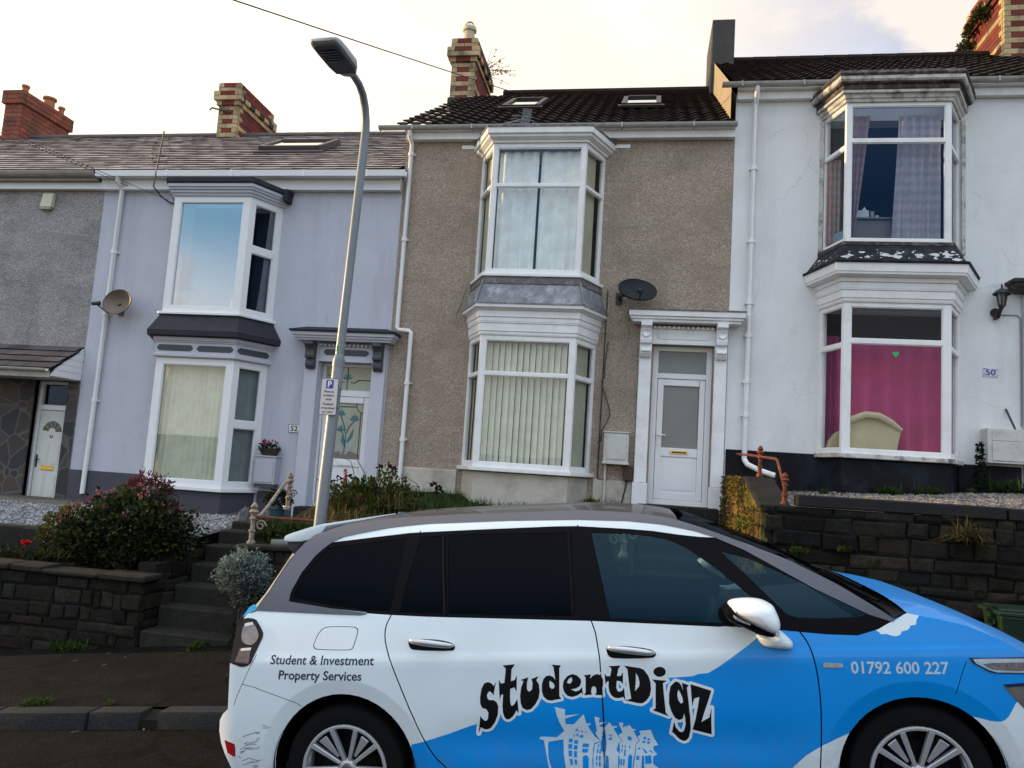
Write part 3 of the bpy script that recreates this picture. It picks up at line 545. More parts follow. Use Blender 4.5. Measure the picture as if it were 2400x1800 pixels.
def brick_stack(mb, x0, x1, y0, y1, z0, z1, style, seed, rh=.108):
    rnd = random.Random(seed)
    Y = (.47, .355, .20); Rd = (.185, .038, .028); P = (.27, .085, .055)
    mor = (.10, .09, .075)
    mb.box(x0 + .012, x1 - .012, y0 + .012, y1 - .012, z0, z1 - .01, mor)
    n = int(round((z1 - z0) / rh)); rh = (z1 - z0) / n
    def jit(c): k = rnd.uniform(.78, 1.15); return tuple(v * k for v in c)
    for i in range(n):
        a = z0 + i * rh + .006; b = z0 + (i + 1) * rh - .005
        out = 0
        top = n - i
        if style != 'plain' and 2 < top <= 5: out = (.045, .10, .10)[5 - top]
        if style == 'plain' and top <= 3: out = .06
        if style != 'plain' and top <= 2: out = .035
        X0, X1, Y0, Y1 = x0 - out, x1 + out, y0 - out, y1 + out
        # front and back faces
        W = X1 - X0
        if style == 'plain': cuts = [0, .5, 1] if i % 2 else [0, .25, .75, 1]
        else: cuts = [0, .5, 1] if i % 2 else [0, .24, .76, 1]
        for fy in (0, 1):
            for k in range(len(cuts) - 1):
                u0 = X0 + W * cuts[k] + .004; u1 = X0 + W * cuts[k + 1] - .004
                c = P if style == 'plain' else (Rd if (len(cuts) == 4 and k == 1) else Y)
                if style != 'plain' and top == 4:   # dentil course: gaps
                    pass
                if fy == 0: mb.box(u0, u1, Y0 - .002, Y0 + .05 + out, a, b, jit(c))
                else: mb.box(u0, u1, Y1 - .05 - out, Y1 + .002, a, b, jit(c))
        # long sides
        L = Y1 - Y0; q = .22 if i % 2 else .11
        segs = [Y0 + .05 + out + .004]
        y = Y0 + q
        while y < Y1 - .1:
            segs.append(y); y += .225
        segs.append(Y1 - .055 - out)
        for sx in (0, 1):
            for k in range(len(segs) - 1):
                s0, s1 = segs[k] + .003, segs[k + 1] - .003
                if s1 - s0 < .02: continue
                if style == 'plain': c = P
                else: c = Y if (k == 0 or k == len(segs) - 2 or i % 5 == 3) else Rd
                if style != 'plain' and top == 4: c = Y if k % 2 else (.05, .045, .04)
                if sx: mb.box(X1 - .05 - out, X1 + .002, s0, s1, a, b, jit(c))
                else: mb.box(X0 - .002, X0 + .05 + out, s0, s1, a, b, jit(c))
    mb.box(x0 - .01, x1 + .01, y0 - .01, y1 + .01, z1 - .004, z1 + .02, (.08, .075, .065))
    # lead and mortar flaunching round the foot
    mb.box(x0 - .03, x1 + .03, y0 - .035, y0 + .1, z0 - .05, z0 + .05, (.05, .05, .05))
    mb.box(x0 - .03, x1 + .03, y0 + .1, y1, z0 - .1, z0 + .14, (.045, .045, .045))

def skylight(roof, x0, x1, ya, yb, plane, fmat, gmat, h=.11):
    """roof window lying in the slope: plane(y) gives the tile surface"""
    a = Vector((0, ya, plane(ya))); b = Vector((0, yb, plane(yb))); d = (b - a); L = d.length; d.normalize(); n = Vector((0, -d.z, d.y))
    mb = MB(); f = .085
    o = a + n * .005; X = Vector((1, 0, 0))
    def bar(x, w, s, l, hh): mb.obox(o + X * x + d * s, X * w, d * l, n * hh)
    bar(x0, f, 0, L, h); bar(x1 - f, f, 0, L, h)
    bar(x0 + f, x1 - x0 - 2 * f, 0, f, h - .004); bar(x0 + f, x1 - x0 - 2 * f, L - f, f, h + .012)
    mb.obox(o + X * (x0 - .06) - d * .14, X * (x1 - x0 + .12), d * .14, n * .045)
    w = mb.build('skylight', fmat, roof, bevel=.008)
    g = MB(); q = o + n * (h - .03)
    g.poly([q + X * (x0 + f - .002) + d * (f - .002), q + X * (x1 - f + .002) + d * (f - .002), q + X * (x1 - f + .002) + d * (L - f), q + X * (x0 + f - .002) + d * (L - f)])
    g.build('pane', gmat, w, fix=False)
    return w

def drain_pipe(mb, pts, r=.036, joints=()):
    mb.tube(pts, r, 10)
    for j in joints:
        mb.tube([(j[0], j[1], j[2] - .03), (j[0], j[1], j[2] + .03)], r + .011, 10)
        mb.box(j[0] - .062, j[0] + .062, j[1] + .02, .0, j[2] - .012, j[2] + .012)

def half_gutter(mb, x0, x1, y, z, r=.06):
    prof = [(r * math.cos(a), r * math.sin(a)) for a in [PI + PI * k / 8 for k in range(9)]]
    inner = [(p * .86, q * .86) for p, q in prof][::-1]
    P = prof + inner
    mb.prism([(p, q) for p, q in P], (x0, y, z), (0, 1, 0), (0, 0, 1), (x1 - x0, 0, 0))

def console(mb, x0, x1, z0, z1, y0, d):
    h = z1 - z0
    prof = [(0, 0), (-.25, .02), (-.42, .12), (-.45, .24), (-.36, .33), (-.36, .38), (-.62, .40), (-.66, .50), (-.60, .58), (-.62, .70), (-.78, .82), (-1, .88), (-1, 1), (0, 1)]
    mb.prism([(y0 + p * d, z0 + q * h) for p, q in prof], (x0, 0, 0), (0, 1, 0), (0, 0, 1), (x1 - x0, 0, 0))

def oct_panel(mb, o, ux, uz, w, h, cut, out, t=.012):
    P = [(cut, 0), (w - cut, 0), (w, h * .5 - .0), (w - cut, h), (cut, h), (0, h * .5)]
    P = [(cut, 0), (w - cut, 0), (w - cut * .35, cut * .5), (w, h * .5), (w - cut * .35, h - cut * .5), (w - cut, h), (cut, h), (cut * .35, h - cut * .5), (0, h * .5), (cut * .35, cut * .5)]
    mb.prism(P, o, ux, uz, Vector(out) * t)

def room_box(house, x0, x1, z0, z1, y0, y1, m, name='room'):
    mb = MB()
    v = [(x0, y0, z0), (x1, y0, z0), (x1, y1, z0), (x0, y1, z0), (x0, y0, z1), (x1, y0, z1), (x1, y1, z1), (x0, y1, z1)]
    i = [mb.vert(p) for p in v]
    for f in ((0, 1, 2, 3), (7, 6, 5, 4), (1, 5, 6, 2), (2, 6, 7, 3), (3, 7, 4, 0)): mb.face([i[k] for k in f])
    return mb.build(name, m, house, fix=False)

def curtain(name, label, cat, x0, x1, z0, z1, y, m, waves=7, amp=.03, group=None, shape=None, n=90, phase=0, y1=None):
    mb = MB(); rows = []
    nz = 14
    for j in range(nz + 1):
        t = j / nz; z = z0 + (z1 - z0) * t; row = []
        for k in range(n + 1):
            s = k / n
            xa, xb = (x0, x1) if shape is None else shape(t)
            x = xa + (xb - xa) * s
            w = math.sin(s * waves * 2 * PI + phase + .5 * math.sin(s * 9)) * amp * (1 - .45 * t) + .4 * amp * noise.noise(Vector((s * waves * 1.7, t * 1.4, phase)))
            row.append((x, y + w + (0 if y1 is None else (y1 - y) * s), z))
        rows.append(row)
    mb.grid(rows)
    t = thing(name, label, cat, ((x0 + x1) / 2, y, z0), group)
    mb.build('cloth', m, t, smooth='all', fix=False)
    return t

def text_mesh(s, size=1, shear=0, space=1, bold=0):
    cu = bpy.data.curves.new('lettering', 'FONT'); cu.body = s; cu.size = size; cu.shear = shear; cu.space_character = space
    cu.offset = bold; cu.align_x = 'LEFT'; cu.resolution_u = 3
    o = bpy.data.objects.new('lettering', cu); col.objects.link(o)
    dg = bpy.context.evaluated_depsgraph_get(); dg.update()
    ev = o.evaluated_get(dg); me = ev.to_mesh()
    V = [v.co.copy() for v in me.vertices]; F = [tuple(p.vertices) for p in me.polygons]
    ev.to_mesh_clear(); bpy.data.objects.remove(o); bpy.data.curves.remove(cu)
    return V, F

def lettering(mb, s, o, ux, uy, n, height=None, width=None, center=None, bold=.0, shear=0, lift=.003):
    """flat letters on the plane o, ux, uy; fitted to a cap height and/or width"""
    V, F = text_mesh(s, 1, shear, 1, bold)
    xs = [v.x for v in V]; ys = [v.y for v in V]
    x0, x1 = min(xs), max(xs); cap = .69
    sy = (height / cap) if height else None
    sx = (width / (x1 - x0)) if width else sy
    if sy is None: sy = sx
    o = Vector(o); ux = Vector(ux); uy = Vector(uy); n = Vector(n)
    sh = 0
    if center: sh = -(x1 + x0) / 2 * sx
    else: sh = -x0 * sx
    ids = [mb.vert(o + ux * (v.x * sx + sh) + uy * (v.y * sy) + n * lift) for v in V]
    for f in F: mb.face([ids[k] for k in f])

# ================================================================== the brown house in the middle
EB = 7.02
hb = thing('terraced_house', 'brown pebbledash terraced house with white two-storey bay and plain white door', 'house', (-1.4, 0, 1.1), 'terraced houses stepping up the hill')
PB = [(-2.74, 0), (-2.44, -.58), (-1.00, -.58), (-.74, 0)]
inB = (-2.66, -.80)
mb = MB()
house_shell(mb, -4.06, 1.24, .3, EB + .1, 9.85, [(*inB, 1.70, 3.68), (*inB, 4.63, 6.70), (.14, 1.03, 1.31, 3.72)])
mb.build('wall', M['pebble_brown'], hb, fix=False)
mb = MB()
mb.box(-4.055, -2.80, -.03, .01, .3, 1.62); mb.box(-.68, -.09, -.03, .01, .3, 1.62)
slab(mb, PB, -.02, .3, 1.63)
mb.build('plinth', M['cream_plinth'], hb, bevel=.012)
mb = MB(); slab(mb, PB, .065, 1.642, 1.698); mb.build('window_sill', M['white_paint'], hb, bevel=.006)
mb = MB(); slab(mb, PB, .06, 4.582, 4.628); mb.build('window_sill', M['white_paint'], hb, bevel=.006)
G3 = [M['win_clear']] * 3
bay_window(hb, PB, 1.70, 3.68, [3.10], [3.10], M['white_paint'], G3, post=.085, side_post=.045)
bay_window(hb, PB, 4.63, 6.70, [6.03], [6.03], M['white_paint'], G3, post=.07, side_post=.045, tb=.045)
mb = MB(); moulding(mb, PB, [(-.05, 3.682), (.012, 3.682), (.02, 3.705), (.02, 3.735), (.032, 3.745), (.032, 3.86), (.045, 3.868), (.045, 3.885), (.05, 3.89), (.05, 3.95), (.065, 3.957), (.065, 4.05), (-.05, 4.05)])
mb.build('fascia', M['white_paint'], hb)
mb = MB(); moulding(mb, PB, [(-.05, 4.052), (.075, 4.052), (.10, 4.075), (.135, 4.09), (.14, 4.135), (-.05, 4.135)])
mb.build('cornice', M['white_paint'], hb)
mb = MB(); moulding(mb, PB, [(-.1, 4.137), (.15, 4.137), (.152, 4.16), (.12, 4.172), (.03, 4.50), (-.1, 4.50)])
br = mb.build('bay_roof', M['lead'], hb)
mb = MB(); moulding(mb, PB, [(-.1, 4.47), (.052, 4.47), (.05, 4.50), (.035, 4.578), (-.1, 4.578)])
mb.build('flashing', M['lead_flash'], br)
mb = MB()
for o1, o2, z1, z2 in ((.158, .038, 4.172, 4.50),):
    a = offset_path(PB, o1, 0); b = offset_path(PB, o2, 0)
    for k in (1, 2): mb.tube([(a[k].x, a[k].y, z1 - .02), (b[k].x, b[k].y, z2)], .014, 8)
mb.build('hip_roll', M['lead'], br, smooth=True)
mb = MB(); moulding(mb, PB, [(-.05, 6.702), (.03, 6.702), (.035, 6.73), (.10, 6.77), (.105, 6.80), (.135, 6.815), (.14, 6.90), (-.05, 6.90)])
mb.build('cornice', M['white_paint'], hb)
mb = MB(); slab(mb, PB, .15, 6.902, 6.935); mb.build('bay_roof', M['lead_flash'], hb)
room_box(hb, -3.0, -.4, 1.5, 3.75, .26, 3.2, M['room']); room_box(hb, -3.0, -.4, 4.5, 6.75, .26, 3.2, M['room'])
# eaves
mb = MB(); mb.box(-4.04, 1.23, -.12, -.002, 6.985, 7.10); mb.box(-4.04, 1.23, -.2, .0, 7.102, 7.13)
mb.build('eaves_board', M['white_paint'], hb)
mb = MB(); half_gutter(mb, -4.47, 1.25, -.215, 7.165, .062); mb.box(-4.475, -4.465, -.275, -.155, 7.105, 7.17)
for x in (-3.9, -2.9, -1.9, -.5, .6): mb.box(x - .012, x + .012, -.285, -.15, 7.095, 7.17)
mb.build('gutter', M['gutter'], hb, smooth=True)
mb = MB()
drain_pipe(mb, [(-3.95, -.21, 7.1), (-3.95, -.20, 7.02), (-3.94, -.07, 6.92), (-3.94, -.07, 3.90), (-3.94, -.07, 3.84), (-3.91, -.07, 3.80), (-3.74, -.07, 3.79), (-3.70, -.07, 3.76), (-3.70, -.07, 3.70), (-3.70, -.07, 1.30)], .036, [(-3.94, -.07, 5.3), (-3.94, -.07, 6.75), (-3.70, -.07, 2.95), (-3.70, -.07, 2.05)])
mb.build('downpipe', M['upvc'], hb, smooth=True)
mb = MB(); mb.box(-3.50, -2.95, -.012, .0, 6.80, 6.88) if False else mb.box(-3.1, -2.86, -.014, -.001, 6.86, 6.92); mb.box(-.6, -.36, -.014, -.001, 6.86, 6.92)
mb.build('lintel_end', M['white_paint'], hb)
# roof
mb = tile_roof(-4.16, 1.2, -.24, 7.16, 4.0, 9.82, 15, .22, 3, .016)
mb.poly([(-4.1, 4, 9.82), (1.2, 4, 9.82), (1.2, 8.3, 7.1), (-4.1, 8.3, 7.1)])
rb = mb.build('roof', M['pantile'], hb, fix=False)
mb = MB(); mb.tube([(-3.3, 4.0, 9.86), (1.2, 4.0, 9.86)], .10, 8)
mb.build('ridge_tile', M['pantile'], rb, smooth=True)
plB = lambda y: 7.16 + (y + .24) * (9.82 - 7.16) / 4.24 + .05
dkf = mat('skylight_dark_frame', (.03, .026, .028), .5, .1, 5, spec=.2)
skylight(rb, -2.78, -2.08, 1.4, 2.5, plB, dkf, M['skylight_glass'], .07)
skylight(rb, -.60, .10, 1.4, 2.5, plB, dkf, M['skylight_glass'], .07)
mb = MB(); brick_stack(mb, -4.42, -3.90, 3.6, 5.1, 9.55, 10.95, 'band', 5)
ch = mb.build('chimney', M['brick'], hb, fix=False)
mb = MB(); mb.lathe([(.13, 10.95), (.125, 11.0), (.115, 11.05), (.12, 11.28), (.15, 11.30), (.155, 11.36), (.14, 11.39), (.10, 11.39), (.095, 11.2)], (-4.15, 3.9, .0), 20)
mb.build('chimney_pot', M['buff_pot'], ch, smooth=True)
mb = MB()
for k in range(4):
    a = k * PI / 4
    mb.tube([(-4.15 + .14 * math.cos(a) * c, 3.9 + .14 * math.sin(a) * c, 11.38 + .16 * (1 - c * c)) for c in (-1, -.7, -.35, 0, .35, .7, 1)], .006, 5)
mb.build('wire_guard', M['rust'], ch)
# door
dB = MB(); facet_frame(dB, (.14, .10), (1.03, .10), 1.31, 3.72, .085, .075, [], dep=.08)
dB.box(.225, .945, .10, .18, 3.22, 3.30)
frost = mat('frosted_glass', (.19, .20, .195), .3, .05, 3, 0, 1, 0, 1, .5)
df = dB.build('door_frame', M['upvc'], hb, bevel=.004)
mb = MB(); mb.poly([(.22, .14, 3.30), (.95, .14, 3.30), (.95, .14, 3.65), (.22, .14, 3.65)]); mb.build('fanlight', frost, df, fix=False)
mb = MB(); facet_frame(mb, (.232, .115), (.938, .115), 1.39, 3.215, .085, .10, [2.10], dep=.045, tb=.13)
mb.box(.317, .853, .128, .15, 1.49, 2.035); mb.box(.36, .81, .122, .128, 1.53, 2.0)
db = mb.build('door', M['upvc'], hb, bevel=.004)
mb = MB(); mb.poly([(.315, .145, 2.16), (.855, .145, 2.16), (.855, .145, 3.12), (.315, .145, 3.12)]); mb.build('pane', frost, db, fix=False)
mb = MB(); mb.box(.455, .72, .098, .118, 2.075, 2.125); mb.build('letterbox', M['brass'], db, bevel=.004)
mb = MB(); mb.box(.475, .70, .095, .0985, 2.088, 2.112); mb.build('letter_flap', M['black_metal'], db)
mb = MB(); mb.box(.255, .285, .10, .116, 2.18, 2.40); mb.tube([(.27, .10, 2.35), (.27, .065, 2.35), (.37, .065, 2.35)], .011, 8); mb.build('handle', M['upvc'], db, smooth=True)
for a, b in ((-.07, .115), (1.045, 1.225)):
    mb = MB(); mb.box(a, b, -.08, -.001, 1.62, 3.95); mb.box(a - .02, b + .02, -.11, -.001, .4, 1.615)
    p = mb.build('pilaster', M['white_paint'], hb, bevel=.006)
    mb = MB(); console(mb, a + .01, b - .01, 3.50, 4.03, -.08, .20)
    cx = (a + b) / 2
    mb.lathe([(.0, 0), (.03, .004), (.05, .02), (.055, .03)], (cx, -.215, 3.86), 10, Matrix.Rotation(PI / 2, 3, 'X'))
    mb.tube([(cx - .07, -.17, 3.60), (cx + .07, -.17, 3.60)], .024, 8)
    mb.build('console', M['white_paint'], p, bevel=.005)
mb = MB(); mb.box(.118, 1.042, -.06, .02, 3.722, 3.99); mb.box(.118, 1.042, -.085, -.06, 3.722, 3.76)
oct_panel(mb, (.20, -.06, 3.80), (1, 0, 0), (0, 0, 1), .76, .12, .04, (0, -1, 0))
for k in range(13): mb.box(.13 + k * .071, .165 + k * .071, -.11, -.06, 3.955, 3.992)
mb.build('frieze', M['white_paint'], hb)
mb = MB(); moulding(mb, [(-.16, 0), (-.16, -.22), (1.36, -.22), (1.36, 0)], [(-.2, 4.03), (.03, 4.03), (.035, 4.06), (.06, 4.075), (.06, 4.10), (.085, 4.115), (.09, 4.19), (-.2, 4.19)])
dcB = mb.build('door_canopy', M['white_paint'], hb)
mb = MB(); moulding(mb, [(-.16, 0), (-.16, -.22), (1.36, -.22), (1.36, 0)], [(-.2, 4.192), (.10, 4.192), (.10, 4.215), (-.16, 4.26)]); mb.build('flashing', M['lead_flash'], dcB)
mb = MB(); mb.box(.0, 1.16, -.30, .1, 1.0, 1.308); mb.build('doorstep', M['step_stone'], hb, bevel=.015)

# things fixed to it or hanging in its windows
def blind(name, label, path, z0, z1, m, slats, off, part='slats', seed=1, gap=.0, bow=.0):
    rnd = random.Random(seed)
    t = thing(name, label, 'blind', (path[0][0], path[0][1], z0), 'blinds and curtains in the brown house windows')
    mb = MB(); a = Vector(path[0]); b = Vector(path[1]); d = b - a; L = d.length; d.normalize(); nn = Vector((d.y, -d.x))
    w = L / slats
    for k in range(slats):
        ang = off + rnd.uniform(-.08, .08); c = a + d * (w * (k + .5))
        h = (d * math.cos(ang) + nn * math.sin(ang)) * w * .54
        l = c - h; r = c + h; sk = rnd.uniform(-.006, .006)
        mb.poly([(l.x + sk, l.y, z0), (r.x + sk, r.y, z0), (r.x, r.y, z1), (l.x, l.y, z1)])
    mb.build(part, m, t, fix=False)
    mb = MB(); mb.obox((a.x, a.y, z1), (d.x * L, d.y * L, 0), (-nn.x * .04, -nn.y * .04, 0), (0, 0, .04)); mb.build('head_rail', M['upvc'], t)
    return t
cream = fabric('cream_blind', (.84, .82, .70), .08)
blind('vertical_blind', 'cream vertical blind behind the ground floor bay front of the brown house', [(-2.36, -.44), (-1.13, -.44)], 1.74, 3.60, cream, 13, .42, seed=3)
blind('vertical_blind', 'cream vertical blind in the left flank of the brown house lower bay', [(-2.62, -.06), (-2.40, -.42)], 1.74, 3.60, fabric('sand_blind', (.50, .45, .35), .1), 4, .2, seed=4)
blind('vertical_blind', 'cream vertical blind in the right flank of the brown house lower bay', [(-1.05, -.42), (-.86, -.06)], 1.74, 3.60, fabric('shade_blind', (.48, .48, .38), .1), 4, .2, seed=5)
wc = fabric('white_curtain', (.94, .94, .94), .03)
gB = 'blinds and curtains in the brown house windows'
curtain('curtain', 'left white curtain drawn across the brown house upper bay window', 'curtain', -2.36, -1.74, 4.70, 6.62, -.43, wc, 4, .035, gB, phase=.4)
curtain('curtain', 'right white curtain drawn across the brown house upper bay window', 'curtain', -1.70, -1.09, 4.70, 6.62, -.43, wc, 3.4, .035, gB, phase=2.1)
blind('panel_blind', 'plain beige blind in the left flank of the brown house upper bay', [(-2.60, -.10), (-2.42, -.42)], 4.68, 6.62, fabric('beige_blind', (.56, .50, .38), .1), 1, 0, 'fabric')
blind('panel_blind', 'plain beige blind in the right flank of the brown house upper bay', [(-1.05, -.42), (-.88, -.10)], 4.68, 6.62, fabric('beige_blind', (.56, .50, .38), .1), 1, 0, 'fabric')

def sat_dish(label, ctr, rx, rz, yaw, pitch, face, wall, fx=0.0, fd=.45, fz=.35):
    t = thing('satellite_dish', label, 'satellite dish', ctr, 'satellite dishes on the house fronts')
    Rm = Matrix.Rotation(yaw, 3, 'Z') @ Matrix.Rotation(pitch, 3, 'X')   # dish axis = local -Y
    mb = MB(); c = Vector(ctr); rings = []
    n = 28
    for r in (0, .25, .5, .75, 1.0, 1.015):
        ring = []
        for j in range(n):
            a = 2 * PI * j / n
            d = .10 * (1 - r * r) if r <= 1 else -.012
            ring.append(c + Rm @ Vector((rx * r * math.cos(a), d - (.0 if r <= 1 else 0), rz * r * math.sin(a))))
        rings.append(ring)
    for k in range(len(rings) - 1):
        for j in range(n): mb.poly([rings[k][j], rings[k][(j + 1) % n], rings[k + 1][(j + 1) % n], rings[k + 1][j]])
    for k in range(len(rings) - 2):
        for j in range(n):
            off = Rm @ Vector((0, .012, 0))
            mb.poly([rings[k][j] + off, rings[k + 1][j] + off, rings[k + 1][(j + 1) % n] + off, rings[k][(j + 1) % n] + off])
    mb.build('reflector', face, t, smooth='all', fix=False)
    mb = MB(); f = c + Rm @ Vector((fx, -rx * fd, -rz * fz)); e = c + Rm @ Vector((fx * .3, .0, -rz * .98))
    mb.tube([e, f], .014, 6); mb.build('feed_arm', M['black_plastic'], t)
    mb = MB(); dirv = (c - f).normalized(); mb.tube([f - dirv * .06, f + dirv * .05, f + dirv * .07], [.03, .034, .042], 10); mb.build('receiver', M['black_plastic'], t)
    mb = MB(); bk = c + Rm @ Vector((0, .10, 0)); w = Vector(wall)
    mb.tube([bk, Vector((w.x, bk.y + .02, w.z)), Vector((w.x, w.y, w.z))], .02, 8); mb.box(w.x - .05, w.x + .05, w.y - .012, w.y, w.z - .09, w.z + .09)
    mb.build('bracket', M['black_metal'], t)
    return t
sat_dish('dark grey satellite dish beside the white door canopy of the brown house', (-.14, -.30, 4.50), .295, .245, .25, -R(38), M['dish_dark'], (-.42, -.002, 4.42), 0, .42, .78)

def aerial(label, base, top, mat_, els):
    t = thing('tv_aerial', label, 'aerial', base, 'television aerials')
    mb = MB(); mb.tube([base, top], .014, 6); mb.build('mast', mat_, t)
    mb = MB()
    for a, b, r in els: mb.tube([a, b], r, 5)
    mb.build('antenna', mat_, t)
els = []
for k in range(7):
    f = k / 6; p = Vector((-2.05 + .12 * f, -.55 + .03 * f, 7.05)); 
    els.append((p + Vector((0, 0, -.10)), p + Vector((.03, .02, .24)), .005))
for k in range(4): els.append(((-2.2 + .0, -.55, 7.02 + k * .05), (-1.86, -.5, 7.0 + k * .05), .005))
els.append(((-2.60, -.50, 6.98), (-2.0, -.52, 7.12), .013)); els.append(((-2.75, -.25, 7.0), (-2.60, -.50, 6.98), .013))
aerial('bent grey television aerial lying over the brown house upper bay', (-2.75, -.14, 6.9), (-2.75, -.25, 7.0), M['galv'], els)
def hose(name, label, cat, pts, r, m, n=6, group=None):
    t = thing(name, label, cat, pts[0], group); mb = MB(); mb.tube(pts, r, n)
    mb.build('strand', m, t, smooth=True); return t
def wiggle(a, b, n, amp, seed):
    rnd = random.Random(seed); a = Vector(a); b = Vector(b)
    return [a.lerp(b, k / n) + Vector((rnd.uniform(-amp, amp), 0, rnd.uniform(-amp, amp) * .4)) for k in range(n + 1)]
hose('wall_cable', 'black cable running straight down the brown wall right of the bay', 'cable', [(-.60, -.012, 4.55), (-.605, -.012, 3.5), (-.615, -.012, 1.68), (-.60, -.016, 1.62), (-.25, -.016, 1.60)], .009, M['cable'])
hose('wall_cable', 'loose black cable wriggling beside the straight one on the brown wall', 'cable', [(-.55, -.015, 3.75)] + wiggle((-.57, -.015, 3.4), (-.60, -.015, 2.95), 5, .03, 3) + [(-.50, -.015, 2.75), (-.47, -.015, 2.62), (-.52, -.015, 2.48), (-.58, -.015, 2.38), (-.59, -.015, 2.2)], .007, M['cable'])
hose('dish_cable', 'pale thin cable dangling below the dark dish on the brown wall', 'cable', [(-.36, -.10, 4.42), (-.33, -.03, 4.3), (-.26, -.012, 4.15), (-.28, -.012, 4.0), (-.24, -.012, 3.85), (-.30, -.012, 3.7), (-.31, -.012, 3.6), (-.26, -.012, 3.52)], .007, M['cable_pale'])
hose('dish_cable', 'pale cable hanging down the left side of the brown house bay', 'cable', [(-2.82, -.06, 4.66), (-2.88, -.02, 4.5), (-2.93, -.015, 4.3), (-3.0, -.015, 4.1), (-2.98, -.015, 3.95), (-2.92, -.015, 3.88)], .007, M['cable_pale'])
t = thing('meter_box', 'stained white meter box on the brown wall between bay and door', 'meter box', (-.35, -.02, 1.9), 'meter boxes on the house fronts')
mb = MB(); mb.box(-.535, -.165, -.17, -.002, 1.90, 2.33); mb.box(-.55, -.15, -.19, -.002, 1.86, 1.90); mb.box(-.545, -.155, -.185, -.002, 2.33, 2.35); mb.build('case', M['meter'], t, bevel=.006)
mb = MB(); mb.box(-.50, -.20, -.182, -.17, 1.935, 2.295); mb.build('hatch', M['meter'], t, bevel=.004)
mb = MB(); mb.tube([(-.50, -.06, 1.86), (-.50, -.06, 1.0)], .02, 8); mb.build('conduit', M['meter'], t, smooth=True)
t = thing('junction_box', 'small dark brown junction box under the stained meter box', 'junction box', (-.15, -.02, 1.6))
mb = MB(); mb.box(-.225, -.085, -.10, -.002, 1.63, 1.85); mb.build('case', mat('brown_box', (.05, .022, .02), .6, .1, 5), t, bevel=.008)
mb = MB(); mb.tube([(-.17, -.05, 1.63), (-.19, -.06, 1.5), (-.23, -.04, 1.3), (-.24, -.04, 1.15)], .012, 6); mb.build('cable', M['cable'], t, smooth=True)

# ================================================================== the lilac house on the left
hl = thing('terraced_house', 'lilac rendered terraced house with white bay windows, grey plinth and floral glass door', 'house', (-6.8, 0, .7), 'terraced houses stepping up the hill')
PL = [(-8.08, 0), (-7.78, -.58), (-6.42, -.58), (-6.14, 0)]
inL = (-8.0, -6.2)
mb = MB(); house_shell(mb, -9.56, -4.062, -.3, 6.30, 8.9, [(*inL, 1.10, 3.13), (*inL, 3.88, 5.83), (-5.22, -4.32, .90, 3.24)])
mb.build('wall', M['lilac'], hl, fix=False)
mb = MB(); mb.box(-9.555, -8.12, -.03, .01, -.3, 1.21); mb.box(-6.10, -5.48, -.03, .01, -.3, 1.08); slab(mb, PL, -.015, -.3, 1.03)
mb.build('plinth', M['dark_plinth'], hl, bevel=.01)
mb = MB(); slab(mb, PL, .06, 1.04, 1.098); mb.build('window_sill', M['upvc'], hl, bevel=.006)
mb = MB(); slab(mb, PL, .06, 3.835, 3.878); mb.build('window_sill', M['upvc'], hl, bevel=.006)
bay_window(hl, PL, 1.10, 3.13, [], [2.12], M['upvc'], [M['win_clear'], M['win_mid'], M['win_dark']], post=.125, side_post=.11, rail=.10, tb=.12)
bay_window(hl, PL, 3.88, 5.83, [], [4.98], M['upvc'], [M['win_clear'], M['win_blue'], M['win_dark']], post=.125, side_post=.11, rail=.10, tb=.12)
mb = MB(); moulding(mb, PL, [(-.05, 3.132), (.03, 3.132), (.06, 3.15), (.06, 3.19), (.035, 3.20), (.035, 3.37), (.05, 3.38), (.05, 3.40), (.075, 3.405), (.08, 3.46), (-.05, 3.46)])
fs = mb.build('fascia', M['lilac_trim'], hl)
mb = MB()
for k, (s0, s1) in ((0, (.05, .95)), (1, (.02, .48)), (1, (.52, .98)), (2, (.05, .95))):
    P = offset_path(PL, .0352, 0); a = P[k].lerp(P[k + 1], s0); b = P[k].lerp(P[k + 1], s1); d = (b - a)
    L = d.length; d.normalize(); nn = Vector((d.y, -d.x, 0))
    oct_panel(mb, (a.x, a.y, 3.235), (d.x, d.y, 0), (0, 0, 1), L, .10, .05, nn, .004)
mb.build('inlay_panel', M['grey_trim'], fs)
mb = MB(); moulding(mb, PL, [(-.1, 3.462), (.135, 3.462), (.17, 3.475), (.175, 3.56), (.16, 3.575), (.02, 3.83), (-.1, 3.83)]); mb.build('bay_roof', M['grey_felt'], hl)
mb = MB(); moulding(mb, PL, [(-.05, 5.832), (.03, 5.832), (.035, 5.87), (.06, 5.875), (.065, 5.915), (.09, 5.92), (.10, 5.955), (.12, 5.96), (.12, 6.01), (-.05, 6.01)]); mb.build('cornice', M['lilac_trim'], hl)
mb = MB(); moulding(mb, PL, [(-.05, 6.012), (.135, 6.012), (.15, 6.03), (.15, 6.10), (-.05, 6.14)]); mb.box(-6.06, -5.99, -.2, -.002, 5.90, 6.10); mb.build('bay_roof', M['grey_felt'], hl)
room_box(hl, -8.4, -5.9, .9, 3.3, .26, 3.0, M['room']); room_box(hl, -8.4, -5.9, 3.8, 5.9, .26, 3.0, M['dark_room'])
mb = MB(); mb.box(-9.55, -4.07, -.12, -.002, 6.12, 6.30); mb.box(-9.55, -4.07, -.2, -.0, 6.302, 6.33); mb.build('eaves_board', M['upvc'], hl)
mb = MB(); mb.prism([(0, 0), (.10, 0), (.115, .10), (.095, .10), (.085, .02), (.02, .02), (.01, .10), (-.01, .10)], (-9.57, -.28, 6.30), (0, 1, 0), (0, 0, 1), (5.62, 0, 0))
